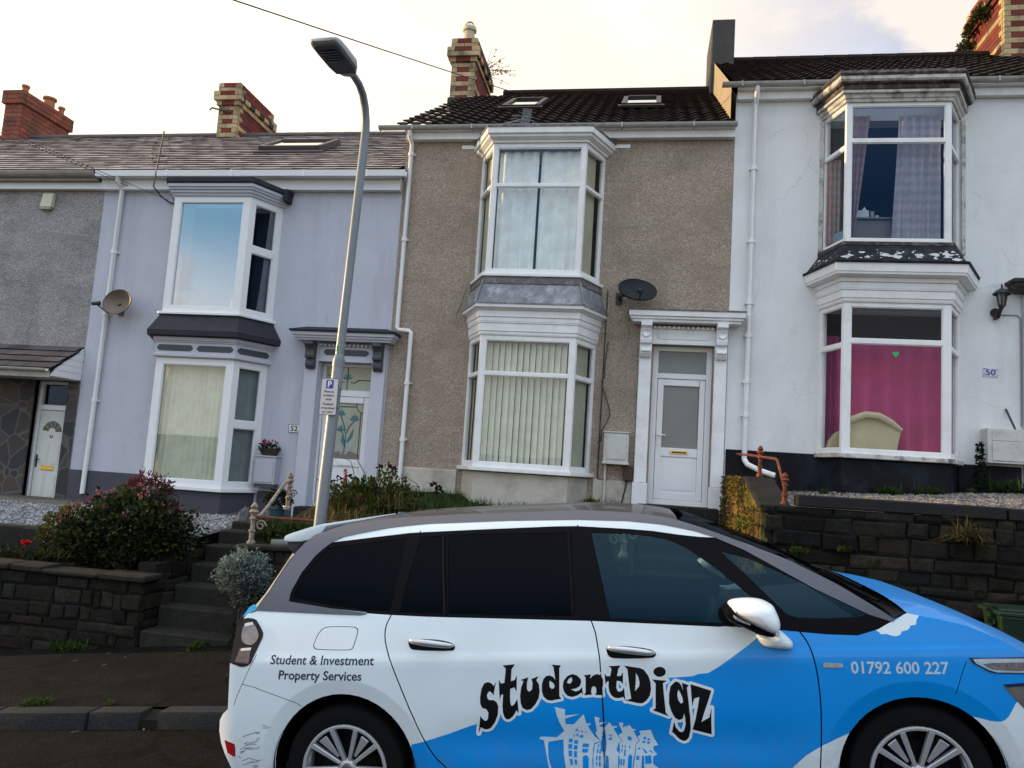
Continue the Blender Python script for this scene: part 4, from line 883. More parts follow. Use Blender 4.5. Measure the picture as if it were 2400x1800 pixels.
for x in (-8.2, -7.0, -5.7, -4.6): mb.box(x - .02, x + .02, -.292, -.17, 6.292, 6.405)
mb.build('gutter', M['upvc'], hl)
mb = MB(); drain_pipe(mb, [(-9.16, -.23, 6.32), (-9.16, -.22, 6.24), (-9.17, -.07, 6.12), (-9.22, -.07, .82)], .042, [(-9.183, -.07, 5.0), (-9.195, -.07, 3.9), (-9.205, -.07, 2.4)])
mb.build('downpipe', M['upvc'], hl, smooth=True)
SL = [(.30, .245, .25), (.35, .28, .28), (.25, .21, .22), (.40, .325, .31), (.21, .175, .185)]
mb = slate_roof(-9.70, -4.08, -.24, 6.41, 4.0, 8.96, 20, .29, SL, 11)
mb.poly([(-9.7, 4, 8.95), (-4.1, 4, 8.95), (-4.1, 8.3, 6.3), (-9.7, 8.3, 6.3)], (.2, .18, .18)); mb.poly([(-9.7, -.23, 6.40), (-4.08, -.23, 6.40), (-4.08, 4, 8.95), (-9.7, 4, 8.95)], (.03, .03, .03))
rl = mb.build('roof', M['slate'], hl, fix=False)
mb = MB()
for k in range(12): mb.tube([(-9.7 + k * .468, 4.0, 8.96), (-9.7 + (k + 1) * .468 - .012, 4.0, 8.955)], .085, 8)
mb.build('ridge_tile', mat('ridge_clay', (.10, .085, .085), .8, .2, 4), rl, smooth=True)
plL = lambda y: 6.41 + (y + .24) * (8.96 - 6.41) / 4.24 + .02
skylight(rl, -7.55, -6.25, 1.48, 2.35, plL, M['skylight_frame'], M['skylight_glass'], .13)
mb = MB(); brick_stack(mb, -9.84, -9.36, 3.6, 5.15, 8.66, 10.04, 'band', 8); chl = mb.build('chimney', M['brick'], hl, fix=False)
mb = MB(); mb.tube([(-9.5, 3.55, 9.32), (-9.95, 3.5, 9.42), (-10.0, 3.5, 9.36)], .02, 6); mb.build('iron_stay', M['black_metal'], chl)
# door with leaded floral glass
mb = MB(); facet_frame(mb, (-5.22, .14), (-4.32, .14), .90, 3.24, .05, .05, [], dep=.08); mb.box(-5.17, -4.37, .14, .22, 2.70, 2.80); dfl = mb.build('door_frame', M['upvc'], hl, bevel=.004)
sg = mat('pale_leaded_glass', (.34, .36, .28), .25, .1, 3, 0, 1, 0, 1, .5); teal = mat('teal_glass', (.012, .15, .19), .25, .2, 8); leadm = mat('leading', (.05, .06, .07), .5, 0, 1); pale = mat('pale_blue_glass', (.30, .36, .40), .25, .1, 6); redg = mat('red_glass', (.28, .03, .03), .3, 0, 1); mound = mat('brown_glass', (.17, .14, .13), .3, .1, 6)
mb = MB(); mb.poly([(-5.175, .18, 2.80), (-4.365, .18, 2.80), (-4.365, .18, 3.20), (-5.175, .18, 3.20)]); fl = mb.build('fanlight', sg, dfl, fix=False)
mb = MB(); facet_frame(mb, (-5.165, .15), (-4.375, .15), .95, 2.695, .10, .10, [1.62], dep=.045, tb=.12)
mb.box(-5.065, -4.475, .165, .185, 1.05, 1.56); dl = mb.build('door', M['upvc'], hl, bevel=.004)
mb = MB(); mb.poly([(-5.07, .18, 1.68), (-4.47, .18, 1.68), (-4.47, .18, 2.6), (-5.07, .18, 2.6)]); mb.build('pane', sg, dl, fix=False)
def petals(mb, cx, cz, s, y):
    for a, l in ((60, 1), (90, 1.15), (120, 1), (25, .95), (155, .95)):
        a = R(a); d = Vector((math.cos(a), 0, math.sin(a))); p = Vector((-d.z, 0, d.x))
        o = Vector((cx, y, cz)); mb.poly([o, o + d * s * .5 * l + p * s * .2, o + d * s * l, o + d * s * .5 * l - p * s * .2])
        y -= .0006
def leafshape(mb, pts, w, y):
    L = []; Rr = []
    for k, (x, z) in enumerate(pts):
        t = k / (len(pts) - 1); ww = w * math.sin(PI * min(1, .15 + .85 * t)) * (1 if t < .98 else 0)
        a = pts[max(0, k - 1)]; b = pts[min(len(pts) - 1, k + 1)]; dx, dz = b[0] - a[0], b[1] - a[1]; l = math.hypot(dx, dz) or 1
        L.append((x - dz / l * ww, y, z + dx / l * ww)); Rr.append((x + dz / l * ww, y, z - dx / l * ww))
    mb.grid([L, Rr])
mb = MB(); petals(mb, -4.86, 2.39, .10, .176); petals(mb, -4.62, 2.31, .11, .176); petals(mb, -4.84, 2.13, .10, .176); leafshape(mb, [(-4.72, 1.95), (-4.66, 2.05), (-4.62, 2.20)], .03, .1763); leafshape(mb, [(-4.75, 1.88), (-4.80, 1.98), (-4.81, 2.08)], .03, .1763)
petals(mb, -4.80, 2.985, .11, .176); mb.build('flower_motif', teal, dl, fix=False)
mb = MB()
leafshape(mb, [(-4.80, 1.76), (-4.82, 1.88), (-4.88, 1.98), (-4.96, 2.06)], .03, .1755); leafshape(mb, [(-4.74, 1.76), (-4.67, 1.86), (-4.60, 1.95), (-4.54, 2.04)], .03, .1755); leafshape(mb, [(-4.72, 1.90), (-4.76, 2.05), (-4.80, 2.16), (-4.78, 2.22)], .02, .1755); leafshape(mb, [(-4.74, 2.18), (-4.77, 2.28), (-4.75, 2.37)], .02, .1755); mb.build('leaf_motif', pale, dl, fix=False)
mb = MB(); mb.poly([(-5.07, .177, 1.68), (-4.47, .177, 1.68), (-4.47, .177, 1.74), (-4.60, .177, 1.80), (-4.75, .177, 1.815), (-4.92, .177, 1.785), (-5.07, .177, 1.75)]); mb.build('mound_motif', mound, dl, fix=False)
for grp in (0, 1):
  mb = MB()
  for pts in [q for q in ([(-4.52, 1.72), (-4.52, 2.45)], [(-4.98, 2.53), (-4.60, 2.54)], [(-4.60, 2.545), (-4.56, 2.47), (-4.49, 2.44)], [(-4.60, 2.60), (-4.60, 2.54)], [(-4.76, 1.82), (-4.74, 2.0), (-4.78, 2.2), (-4.86, 2.39)], [(-4.74, 2.1), (-4.70, 2.22), (-4.62, 2.31)], [(-4.75, 1.95), (-4.80, 2.1), (-4.84, 2.13)], [(-4.80, 2.81), (-4.80, 3.19)], [(-5.15, 3.05), (-5.0, 3.0), (-4.92, 2.93), (-4.85, 2.94)], [(-4.75, 2.94), (-4.68, 2.93), (-4.6, 2.98), (-4.38, 2.98)]) if (q[0][1] > 2.75) == bool(grp)]:
    mb.tube([(x, .172, z) for x, z in pts], .006, 5)
  mb.build('leading', leadm, fl if grp else dl)
mb = MB(); mb.box(-4.85, -4.55, .135, .151, 1.58, 1.65); mb.build('letterbox', M['upvc'], dl, bevel=.003)
for a, b in ((-5.46, -5.23), (-4.31, -4.085)):
    mb = MB(); mb.box(a, b, -.07, -.001, .7, 3.56); p = mb.build('pilaster', M['lilac_trim'], hl, bevel=.006)
    mb = MB(); console(mb, (a + b) / 2 - .075, (a + b) / 2 + .075, 3.10, 3.54, -.07, .20); mb.build('console', M['grey_trim'], p, bevel=.006)
mb = MB(); mb.box(-5.228, -4.312, -.05, .02, 3.242, 3.52); mb.box(-5.228, -4.312, -.07, -.05, 3.242, 3.275)
for k in range(13): mb.box(-5.21 + k * .07, -5.175 + k * .07, -.10, -.05, 3.49, 3.525)
fz = mb.build('frieze', M['lilac_trim'], hl)
mb = MB(); oct_panel(mb, (-5.16, -.05, 3.345), (1, 0, 0), (0, 0, 1), .78, .10, .05, (0, -1, 0), .006); mb.build('inlay_panel', M['grey_trim'], fz)
CP = [(-5.56, 0), (-5.56, -.20), (-4.0, -.20), (-4.0, 0)]
mb = MB(); moulding(mb, CP, [(-.2, 3.56), (.02, 3.56), (.03, 3.585), (.05, 3.60), (.055, 3.625), (.08, 3.64), (.085, 3.69), (-.2, 3.69)]); dcl = mb.build('door_canopy', M['lilac_trim'], hl)
mb = MB(); moulding(mb, CP, [(-.2, 3.692), (.11, 3.692), (.12, 3.72), (-.1, 3.80), (-.2, 3.80)]); mb.build('flashing', M['grey_felt'], dcl)
mb = MB(); mb.box(-5.30, -4.2, -.35, .13, .3, .895); mb.build('doorstep', M['step_stone'], hl, bevel=.015)
net = fabric('net_curtain', (.78, .77, .63), .15)
gL = 'net curtains in the lilac house windows'
curtain('net_curtain', 'cream net curtain across the lilac house ground floor bay', 'curtain', -7.72, -6.50, 1.14, 3.05, -.40, net, 13, .022, gL, phase=.3)
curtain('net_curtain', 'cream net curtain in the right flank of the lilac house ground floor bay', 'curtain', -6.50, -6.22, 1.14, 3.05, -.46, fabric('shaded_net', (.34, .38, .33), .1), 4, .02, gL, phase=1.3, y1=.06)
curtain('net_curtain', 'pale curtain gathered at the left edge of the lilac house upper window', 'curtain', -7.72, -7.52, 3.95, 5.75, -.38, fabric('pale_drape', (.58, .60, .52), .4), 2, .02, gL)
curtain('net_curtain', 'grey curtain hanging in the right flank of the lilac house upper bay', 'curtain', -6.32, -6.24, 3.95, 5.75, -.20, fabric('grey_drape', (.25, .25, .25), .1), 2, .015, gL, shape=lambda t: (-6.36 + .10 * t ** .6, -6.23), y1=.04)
t = thing('window_sill_ornament', 'white bottle on the sill behind the lilac house upper window', 'bottle', (-6.62, -.3, 3.9)); mb = MB(); mb.lathe([(0, 3.98), (.035, 3.98), (.035, 4.12), (.015, 4.15), (.015, 4.19), (0, 4.19)], (-6.62, -.44, 0), 12); mb.build('bottle', M['upvc'], t, smooth=True)
sat_dish('brown satellite dish on the lilac wall left of the bay', (-8.83, -.30, 4.07), .285, .225, -.12, -R(10), M['dish_brown'], (-8.95, -.002, 3.98), -.30)
e2 = []
for k, (z, w) in enumerate(((6.55, .12), (6.65, .13), (6.76, .14), (6.87, .12))):
    x = -8.37 + (z - 6.3) * .04
    e2.append(((x - w * .7, -.30 - w * .4, z - .02), (x + w, -.30 + w * .4, z + .01), .0045)); e2.append(((x - w * .7, -.36, z - .02), (x - w * .7, -.36, z + .04), .007)); e2.append(((x + w, -.25, z - .02), (x + w, -.25, z + .04), .007))
aerial('tall thin television aerial on the lilac house eaves', (-8.42, -.28, 6.10), (-8.34, -.28, 7.10), mat('aerial_bronze', (.12, .09, .075), .6, .2, 9), e2)
hose('aerial_cable', 'slack black aerial cable looped at the lilac house eaves', 'cable', [(-8.42, -.26, 6.1), (-8.38, -.1, 6.0), (-8.28, -.03, 5.93), (-8.12, -.03, 5.88), (-8.0, -.03, 5.90)], .012, M['cable'])
def plate(name, label, x0, x1, z0, z1, y, txt, base, ink, border=None):
    t = thing(name, label, 'house number', ((x0 + x1) / 2, y, z0), 'house number plates')
    mb = MB(); mb.box(x0, x1, y - .012, y - .001, z0, z1); mb.build('plate', base, t, bevel=.002)
    mb = MB(); lettering(mb, txt, ((x0 + x1) / 2, y - .012, z0 + (z1 - z0) * .2), (1, 0, 0), (0, 0, 1), (0, -1, 0), (z1 - z0) * .62, (x1 - x0) * .66, True, .025); mb.build('digits', ink, t, fix=False)
    if border:
        mb = MB(); w = .007
        for a, b, c, d in ((x0, x1, z0, z0 + w), (x0, x1, z1 - w, z1), (x0, x0 + w, z0 + w, z1 - w), (x1 - w, x1, z0 + w, z1 - w)): mb.box(a, b, y - .0145, y - .012, c, d)
        mb.build('border', border, t)
    return t
plate('house_number_plate', 'white number 52 plate with black border on the lilac wall', -5.66, -5.47, 2.055, 2.185, 0, '52', M['white_print'], M['sign_black'], M['sign_black'])
t = thing('meter_box', 'lilac painted meter box carrying the flower basket', 'meter box', (-5.9, -.02, 1.2), 'meter boxes on the house fronts')
mb = MB(); mb.box(-6.10, -5.74, -.20, -.002, 1.20, 1.63); mb.build('case', M['meter_lilac'], t, bevel=.006)
mb = MB(); mb.box(-6.07, -5.77, -.212, -.20, 1.23, 1.57); mb.build('hatch', M['meter_lilac'], t, bevel=.004)
mb = MB(); mb.box(-6.115, -5.725, -.215, -.002, 1.632, 1.655); mb.build('lid', M['meter_lilac'], t, bevel=.004); mb = MB(); mb.box(-6.09, -5.75, -.18, -.002, 1.14, 1.20); mb.build('base', M['grey_trim'], t, bevel=.004)

# ================================================================== the white house on the right
hw = thing('terraced_house', 'white rendered terraced house with peeling bays, black plinth and pink curtain', 'house', (4.2, 0, 1.6), 'terraced houses stepping up the hill')
PW = [(2.55, 0), (2.74, -.58), (4.14, -.58), (4.46, 0)]
inW = (2.65, 4.38)
mb = MB(); house_shell(mb, 1.242, 7.5, .6, 7.72, 10.45, [(*inW, 2.21, 4.33), (*inW, 5.20, 7.27), (5.38, 6.28, 1.95, 4.3)]); 
mb.build('wall', M['white_wall'], hw, fix=False)
mb = MB(); mb.poly([(1.243, .0, 7.1), (1.243, 8.2, 7.1), (1.243, 8.2, 7.72), (1.243, 4.1, 10.35), (1.243, 0, 7.72)]); mb.box(1.15, 1.24, .02, .6, 7.25, 7.7) if False else None
mb.build('gable', M['sunlit_render'], hw, fix=False)
mb = MB(); mb.box(1.26, 2.6, -.03, .01, .6, 2.19); mb.box(4.44, 5.26, -.03, .01, .6, 2.17); slab(mb, PW, -.015, .6, 2.13); mb.build('plinth', M['black_plinth'], hw, bevel=.01)
mb = MB(); slab(mb, PW, .055, 2.142, 2.208); mb.build('window_sill', M['old_paint'], hw, bevel=.008)
bay_window(hw, PW, 2.21, 4.33, [3.78], [3.72], M['white_paint'], [M['win_thin']] * 3, post=.10, side_post=.05, rail=.06, tb=.06)
bay_window(hw, PW, 5.20, 7.27, [6.70], [6.62], M['white_paint'], [M['win_clear'], M['win_dark'], M['win_clear']], post=.07, side_post=.045, rail=.05, tb=.055)
mb = MB(); moulding(mb, PW, [(-.05, 4.332), (.02, 4.332), (.03, 4.36), (.03, 4.385), (.045, 4.39), (.045, 4.49), (.06, 4.50), (.06, 4.515), (.065, 4.52), (.065, 4.60), (.09, 4.61), (.09, 4.665), (-.05, 4.665)]); mb.build('fascia', M['white_paint'], hw)
mb = MB(); moulding(mb, PW, [(-.05, 4.667), (.12, 4.667), (.20, 4.69), (.205, 4.72), (.215, 4.725), (.225, 4.84), (-.05, 4.84)]); mb.build('cornice', M['white_paint'], hw)
mb = MB(); moulding(mb, PW, [(-.1, 4.842), (.245, 4.842), (.25, 4.87), (.20, 4.89), (.06, 5.10), (.045, 5.14), (-.1, 5.14)]); bwr = mb.build('bay_roof', M['bay_black'], hw)
rnd = random.Random(21); mb = MB()
for k in range(60):   # flakes of bare board where the black paint has gone
    s = rnd.uniform(.03, .97); t_ = rnd.uniform(.1, .85); seg = 1 if rnd.random() < .8 else 0
    a = offset_path(PW, .2035, 0); b = offset_path(PW, .0635, 0)
    lo = Vector((*a[seg].lerp(a[seg + 1], s), 4.89)); hi = Vector((*b[seg].lerp(b[seg + 1], s), 5.10)); p = lo.lerp(hi, t_); u = (Vector((*a[seg + 1], 0)) - Vector((*a[seg], 0))).normalized(); v = (hi - lo).normalized()
    r0 = rnd.choice((.008, .012, .018, .03, .05)); npt = 11
    mb.poly([p + u * r0 * rnd.uniform(.4, 1.7) * math.cos(q * 2 * PI / npt) + v * r0 * rnd.uniform(.35, 1.0) * math.sin(q * 2 * PI / npt) for q in range(npt)])
mb.build('bare_patch', mat('bare_primer', (.50, .51, .52), .7, .2, 20), bwr, fix=False)
mb = MB(); slab(mb, PW, .05, 5.142, 5.198); mb.build('window_sill', M['black_wood'], hw, bevel=.006)
mb = MB(); moulding(mb, PW, [(-.05, 7.272), (.03, 7.272), (.04, 7.31), (.06, 7.32), (.07, 7.37), (.11, 7.375), (.115, 7.41), (-.05, 7.41)]); cw = mb.build('cornice', M['old_paint'], hw)
mb = MB(); moulding(mb, PW, [(-.05, 7.412), (.09, 7.412), (.11, 7.44), (.11, 7.49), (.15, 7.50), (.15, 7.515), (-.05, 7.515)]); mb.build('soffit', M['black_wood'], cw)
mb = MB(); moulding(mb, PW, [(-.05, 7.517), (.17, 7.517), (.19, 7.54), (.19, 7.59), (-.05, 7.59)]); mb.build('cornice', M['old_paint'], hw)
mb = MB(); moulding(mb, PW, [(-.05, 7.592), (.20, 7.592), (.215, 7.62), (.19, 7.67), (-.05, 7.69)]); mb.build('bay_roof', M['black_wood'], hw)
for x in (2.50, 4.48): mb = MB(); mb.box(x, x + .05, -.05, -.001, 5.2, 7.25); mb.build('window_trim', M['old_paint'], hw)
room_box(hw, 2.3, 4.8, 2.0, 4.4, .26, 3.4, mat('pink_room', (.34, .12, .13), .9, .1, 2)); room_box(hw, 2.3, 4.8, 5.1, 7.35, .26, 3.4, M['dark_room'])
mb = MB(); mb.box(1.25, 7.5, -.10, -.002, 7.60, 7.72); mb.box(1.25, 7.5, -.2, .0, 7.722, 7.75); mb.build('eaves_board', M['white_paint'], hw)
mb = MB(); half_gutter(mb, 1.0, 7.5, -.215, 7.80, .062)
for x in (1.3, 2.2, 4.9): mb.box(x - .012, x + .012, -.285, -.15, 7.73, 7.805)
mb.build('gutter', M['gutter'], hw, smooth=True)
mb = MB(); drain_pipe(mb, [(1.53, -.21, 7.75), (1.53, -.2, 7.66), (1.53, -.07, 7.52), (1.52, -.07, 2.05)], .038, [(1.53, -.07, 6.5), (1.525, -.07, 5.35), (1.522, -.07, 4.4), (1.52, -.07, 3.9), (1.52, -.07, 3.2), (1.52, -.07, 2.7)])
mb.tube([(1.52, -.07, 2.05), (1.56, -.12, 1.98), (1.72, -.22, 1.90), (1.92, -.30, 1.84)], .04, 8); mb.build('downpipe', M['white_paint'], hw, smooth=True)
mb = tile_roof(1.16, 7.6, -.24, 7.80, 4.0, 10.46, 15, .22, 9, .016)
mb.poly([(1.2, 4, 10.45), (7.6, 4, 10.45), (7.6, 8.3, 7.7), (1.2, 8.3, 7.7)]); rw = mb.build('roof', M['pantile'], hw, fix=False)
mb = MB()
for k in range(13): mb.tube([(1.5 + k * .47, 4.0, 10.49), (1.5 + (k + 1) * .47 - .01, 4.0, 10.485)], .10, 8)
mb.build('ridge_tile', M['pantile'], rw, smooth=True)
mb = MB(); mb.box(1.09, 1.54, 3.5, 4.9, 9.2, 11.15); mb.box(1.10, 1.2, 2.0, 3.5, 8.4, 9.6) if False else None
mb.lathe([(.12, 11.15), (.11, 11.2), (.06, 11.24), (0, 11.25)], (1.32, 3.75, 0), 14); chw = mb.build('chimney', M['render_grey'], hw, bevel=.01)
mb = MB(); mb.poly([(1.148, -.15, 7.15), (1.148, 3.9, 9.75), (1.148, 3.9, 10.47), (1.148, -.15, 7.82)]); mb.build('gable', M['sunlit_render'], hw, fix=False)
mb = MB(); brick_stack(mb, 6.50, 7.02, 3.3, 4.9, 10.02, 11.9, 'band', 12); chr_ = mb.build('chimney', M['brick'], hw, fix=False)
# door (its edge of the surround only just shows at the right)
mb = MB(); mb.box(5.28, 5.37, -.08, -.001, 1.9, 4.62); mb.box(6.29, 6.4, -.08, -.001, 1.9, 4.62); mb.build('pilaster', M['lilac_trim'], hw, bevel=.006)
mb = MB(); moulding(mb, [(5.17, 0), (5.17, -.2), (6.5, -.2), (6.5, 0)], [(-.2, 4.64), (.0, 4.64), (.02, 4.67), (.06, 4.70), (.07, 4.74), (.10, 4.76), (.11, 4.80), (-.2, 4.84)]); mb.build('door_canopy', M['black_wood'], hw)
mb = MB(); facet_frame(mb, (5.38, .1), (6.28, .1), 1.95, 4.3, .07, .07, [3.8], dep=.07); mb.box(5.45, 6.21, .12, .16, 2.02, 3.77); mb.build('door', M['upvc'], hw, bevel=.004)
pink = fabric('pink_curtain', (.56, .055, .205), .1)
curtain('curtain', 'pink curtain drawn across the white house ground floor bay', 'curtain', 2.80, 4.36, 2.25, 3.84, .0, pink, 6, .05, 'curtains in the white house windows', phase=.8)
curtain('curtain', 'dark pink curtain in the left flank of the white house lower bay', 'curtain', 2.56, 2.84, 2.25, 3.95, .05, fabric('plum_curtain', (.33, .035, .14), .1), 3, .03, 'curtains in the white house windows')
chk = fabric('checked_curtain', (.62, .60, .63), .12, (.42, .33, .37))
chk2 = fabric('rose_checked_curtain', (.50, .38, .38), .12, (.34, .19, .20))
gW = 'curtains in the white house windows'
curtain('curtain', 'narrow pink checked curtain at the left of the white house upper window', 'curtain', 2.82, 3.08, 5.25, 7.15, -.42, chk2, 3, .03, gW, shape=lambda t: (2.80, 2.88 + .22 * t ** .8))
curtain('curtain', 'wide white checked curtain at the right of the white house upper window', 'curtain', 3.42, 4.05, 5.25, 7.15, -.42, chk, 5, .03, gW, shape=lambda t: (3.40 + .1 * t, 4.06))
curtain('curtain', 'rosy curtain in the left flank of the white house upper bay', 'curtain', 2.60, 2.78, 5.3, 6.6, -.12, chk2, 3, .02, gW)
# armchair behind the pink curtain window
t = thing('armchair', 'beige armchair back seen through the white house lower bay window', 'armchair', (3.2, -.3, 2.0))
mb = MB(); P = [(2.80, 2.23), (3.48, 2.23), (3.50, 2.25), (3.56, 2.55), (3.53, 2.62), (3.40, 2.72), (3.24, 2.80), (3.08, 2.81), (2.92, 2.74), (2.82, 2.68), (2.80, 2.4)]
mb.prism([(x, z) for x, z in P], (0, -.42, 0), (1, 0, 0), (0, 0, 1), (0, .26, 0)); mb.build('backrest', fabric('beige_upholstery', (.60, .51, .31), .05), t, bevel=.03, segs=3, smooth=True)
mb = MB(); mb.tube([(2.80, -.43, 2.62), (2.92, -.45, 2.69), (3.08, -.46, 2.76), (3.26, -.46, 2.75), (3.42, -.45, 2.67), (3.56, -.43, 2.57)], [.02, .045, .05, .05, .045, .03], 8); mb.build('head_roll', fabric('beige_roll', (.62, .53, .34), .05), t, smooth=True)
mb = MB(); mb.prism([(2.68, 2.23), (2.84, 2.23), (2.84, 2.55), (2.77, 2.50), (2.70, 2.40), (2.67, 2.3)], (0, -.16, 0), (1, 0, 0), (0, 0, 1), (0, .5, 0)); mb.build('armrest', fabric('beige_arm', (.55, .46, .28), .05), t, bevel=.03, segs=2, smooth=True)
t = thing('heart_sticker', 'green heart sticker on the window above the pink curtain', 'sticker', (3.44, -.56, 3.6))
mb = MB(); mb.poly([(3.44 + .045 * math.sin(a) ** 3, -.552, 3.615 + .0028 * (13 * math.cos(a) - 5 * math.cos(2 * a) - 2 * math.cos(3 * a) - math.cos(4 * a))) for a in [k * 2 * PI / 24 for k in range(24)]]); mb.build('heart', mat('green_heart', (.0, .42, .12), .4, 0, 1), t, fix=False)
t = thing('cabinet', 'small pale cabinet behind the white house upper window', 'cabinet', (3.15, -.2, 5.2)); mb = MB(); mb.box(2.90, 3.44, -.30, -.05, 5.0, 5.62); mb.build('carcass', mat('cabinet_beige', (.20, .185, .165), .6, .08, 3), t, bevel=.005); mb = MB(); mb.box(2.86, 3.48, -.34, -.02, 5.622, 5.65); mb.build('top', mat('cabinet_top', (.18, .17, .2), .4, .05, 3), t, bevel=.004)
t = thing('tissue_box', 'white tissue box on the small cabinet upstairs', 'tissue box', (3.02, -.2, 5.66)); mb = MB(); mb.box(2.93, 3.14, -.28, -.12, 5.652, 5.77); mb.build('box', mat('tissue_white', (.62, .72, .74), .6, 0, 1), t, bevel=.004); mb = MB(); mb.poly([(3.04, -.2, 5.77), (3.10, -.2, 5.85), (3.14, -.21, 5.77)]); mb.poly([(2.94, -.2, 5.77), (2.95, -.2, 5.86), (3.02, -.21, 5.77)]); mb.build('tissue', mat('tissue_paper', (.7, .72, .75), .8, 0, 1), t, fix=False)
for k, (x, h, c, lb) in enumerate(((3.205, .12, (.30, .33, .38), 'tall grey bottle right of the tissue box upstairs'), (3.27, .06, (.45, .58, .62), 'low pale blue jar at the right end of the small cabinet'))):
    t = thing('bottle', lb, 'bottle', (x, -.2, 5.652), 'toiletries on the small cabinet'); mb = MB(); mb.lathe([(0, 5.652), (.03, 5.652), (.03, 5.652 + h), (.02, 5.66 + h), (0, 5.66 + h)], (x, -.2, 0), 12); mb.build('body', mat('toiletry', c, .4, 0, 1), t, smooth=True)
t = thing('book', 'blue and white book leaning in the left flank of the white house upper bay', 'book', (2.70, -.3, 5.25)); mb = MB(); mb.obox((2.66, -.22, 5.26), (.10, -.20, 0), (.02, .01, 0), (.02, -.04, .16)); mb.build('cover', mat('book_blue', (.14, .26, .40), .5, .3, 20), t, bevel=.003)
# number 50 tile with blue pattern
t = plate('house_number_plate', 'white and blue patterned number 50 tile on the white wall', 4.77, 4.97, 3.43, 3.555, 0, '50', mat('tile_white', (.62, .62, .68), .3, .05, 20), mat('tile_blue', (.045, .06, .28), .4, 0, 1))
mb = MB(); rnd = random.Random(4)
for k in range(60):
    u = rnd.random(); side = rnd.choice('lrtb'); w = .03
    x, z = {'l': (4.772 + rnd.random() * w, 3.435 + u * .115), 'r': (4.968 - rnd.random() * w, 3.435 + u * .115), 't': (4.775 + u * .19, 3.55 - rnd.random() * .018), 'b': (4.775 + u * .19, 3.435 + rnd.random() * .018)}[side]
    s = rnd.uniform(.003, .007); yy = -.0125 - k * .00002; mb.poly([(x - s, yy, z), (x, yy, z - s), (x + s, yy, z), (x, yy, z + s)])
mb.build('pattern', mat('tile_pattern', (.12, .12, .40), .4, 0, 1), t, fix=False)
t = thing('wall_lantern', 'black carriage lantern on the white wall above the number 50 tile', 'lantern', (4.95, -.02, 4.4))
cx, cy = 4.96, -.16
mb = MB(); mb.tube([(4.925, -.002, 4.36), (4.925, -.04, 4.36)], .06, 12); mb.tube([(4.925, -.03, 4.32), (4.925, -.05, 4.27), (4.93, -.09, 4.28), (4.94, -.14, 4.36), (cx, cy, 4.42)], [.03, .035, .035, .03, .03], 8); mb.build('bracket', M['black_metal'], t, smooth=True)
mb = MB()
for k in range(6):
    a = k * PI / 3; mb.tube([(cx + .045 * math.cos(a), cy + .045 * math.sin(a), 4.43), (cx + .075 * math.cos(a), cy + .075 * math.sin(a), 4.60)], .007, 5)
mb.lathe([(0, 4.41), (.05, 4.42), (.052, 4.44), (0, 4.44)], (cx, cy, 0), 12); mb.build('cage', M['black_metal'], t)
mb = MB(); mb.lathe([(.115, 4.59), (.118, 4.605), (.075, 4.65), (.03, 4.675), (.012, 4.69), (.014, 4.71), (.006, 4.74), (0, 4.76)], (cx, cy, 0), 16); mb.build('lid', M['black_metal'], t, smooth=True)
mb = MB(); mb.lathe([(.038, 4.44), (.066, 4.59)], (cx, cy, 0), 12); mb.build('glass', glass('lantern_glass', (.5, .52, .5), .2), t, fix=False)
hose('lantern_cable', 'grey cable looping from the wall lantern down the white wall', 'cable', [(4.98, -.012, 4.33), (5.10, -.012, 4.33), (5.22, -.012, 4.33), (5.26, -.012, 4.29), (5.265, -.012, 4.0), (5.265, -.012, 2.75)], .009, mat('grey_cable', (.3, .3, .32), .6, 0, 1))
t = thing('meter_box', 'large white meter box low on the white wall at the right', 'meter box', (5.0, -.02, 2.25), 'meter boxes on the house fronts')
mb = MB(); mb.box(4.74, 5.26, -.22, -.002, 2.20, 2.68); mb.build('case', M['meter'], t, bevel=.006)
mb = MB(); mb.box(4.80, 5.24, -.232, -.22, 2.235, 2.50); mb.box(4.80, 5.24, -.228, -.22, 2.51, 2.655); mb.build('hatch', M['meter'], t, bevel=.004)
t = thing('iron_rod', 'thin dark rod leaning on the white wall above the big meter box', 'rod', (5.05, -.1, 2.7)); mb = MB(); mb.tube([(5.14, -.14, 2.66), (5.06, -.02, 2.98)], .014, 6); mb.build('rod', M['black_metal'], t)

# ================================================================== the grey house at the far left
hg = thing('terraced_house', 'grey pebbledash terraced house with slate porch, stone front and white panelled door', 'house', (-12.3, 0, .5), 'terraced houses stepping up the hill')
mb = MB(); house_shell(mb, -15.2, -9.563, -1, 6.30, 8.9, [(-10.42, -9.77, .55, 2.70), (-14.2, -11.4, 1.0, 2.5)]); mb.build('wall', M['pebble_grey'], hg, fix=False)
def crazy(name):
    m, nt, bs, out = newmat(name); tc = nt.nodes.new('ShaderNodeTexCoord'); co = tc.outputs['Object']
    v = nt.nodes.new('ShaderNodeTexVoronoi'); v.feature = 'DISTANCE_TO_EDGE'; v.inputs['Scale'].default_value = 3.2; lk(nt, co, v.inputs['Vector'])
    w = nt.nodes.new('ShaderNodeTexVoronoi'); w.inputs['Scale'].default_value = 3.2; lk(nt, co, w.inputs['Vector'])
    hs = ramp(nt, tex_noise(nt, w.outputs['Color'], 2.0, 0), [(.3, (.02, .024, .03)), (.5, (.055, .042, .032)), (.7, (.04, .045, .055))])
    e = ramp(nt, v.outputs['Distance'], [(.02, (1, 1, 1)), (.05, (0, 0, 0))])
    lk(nt, mixc(nt, e, hs, (.085, .08, .075)), bs.inputs['Base Color']); bs.inputs['Roughness'].default_value = .7; return m
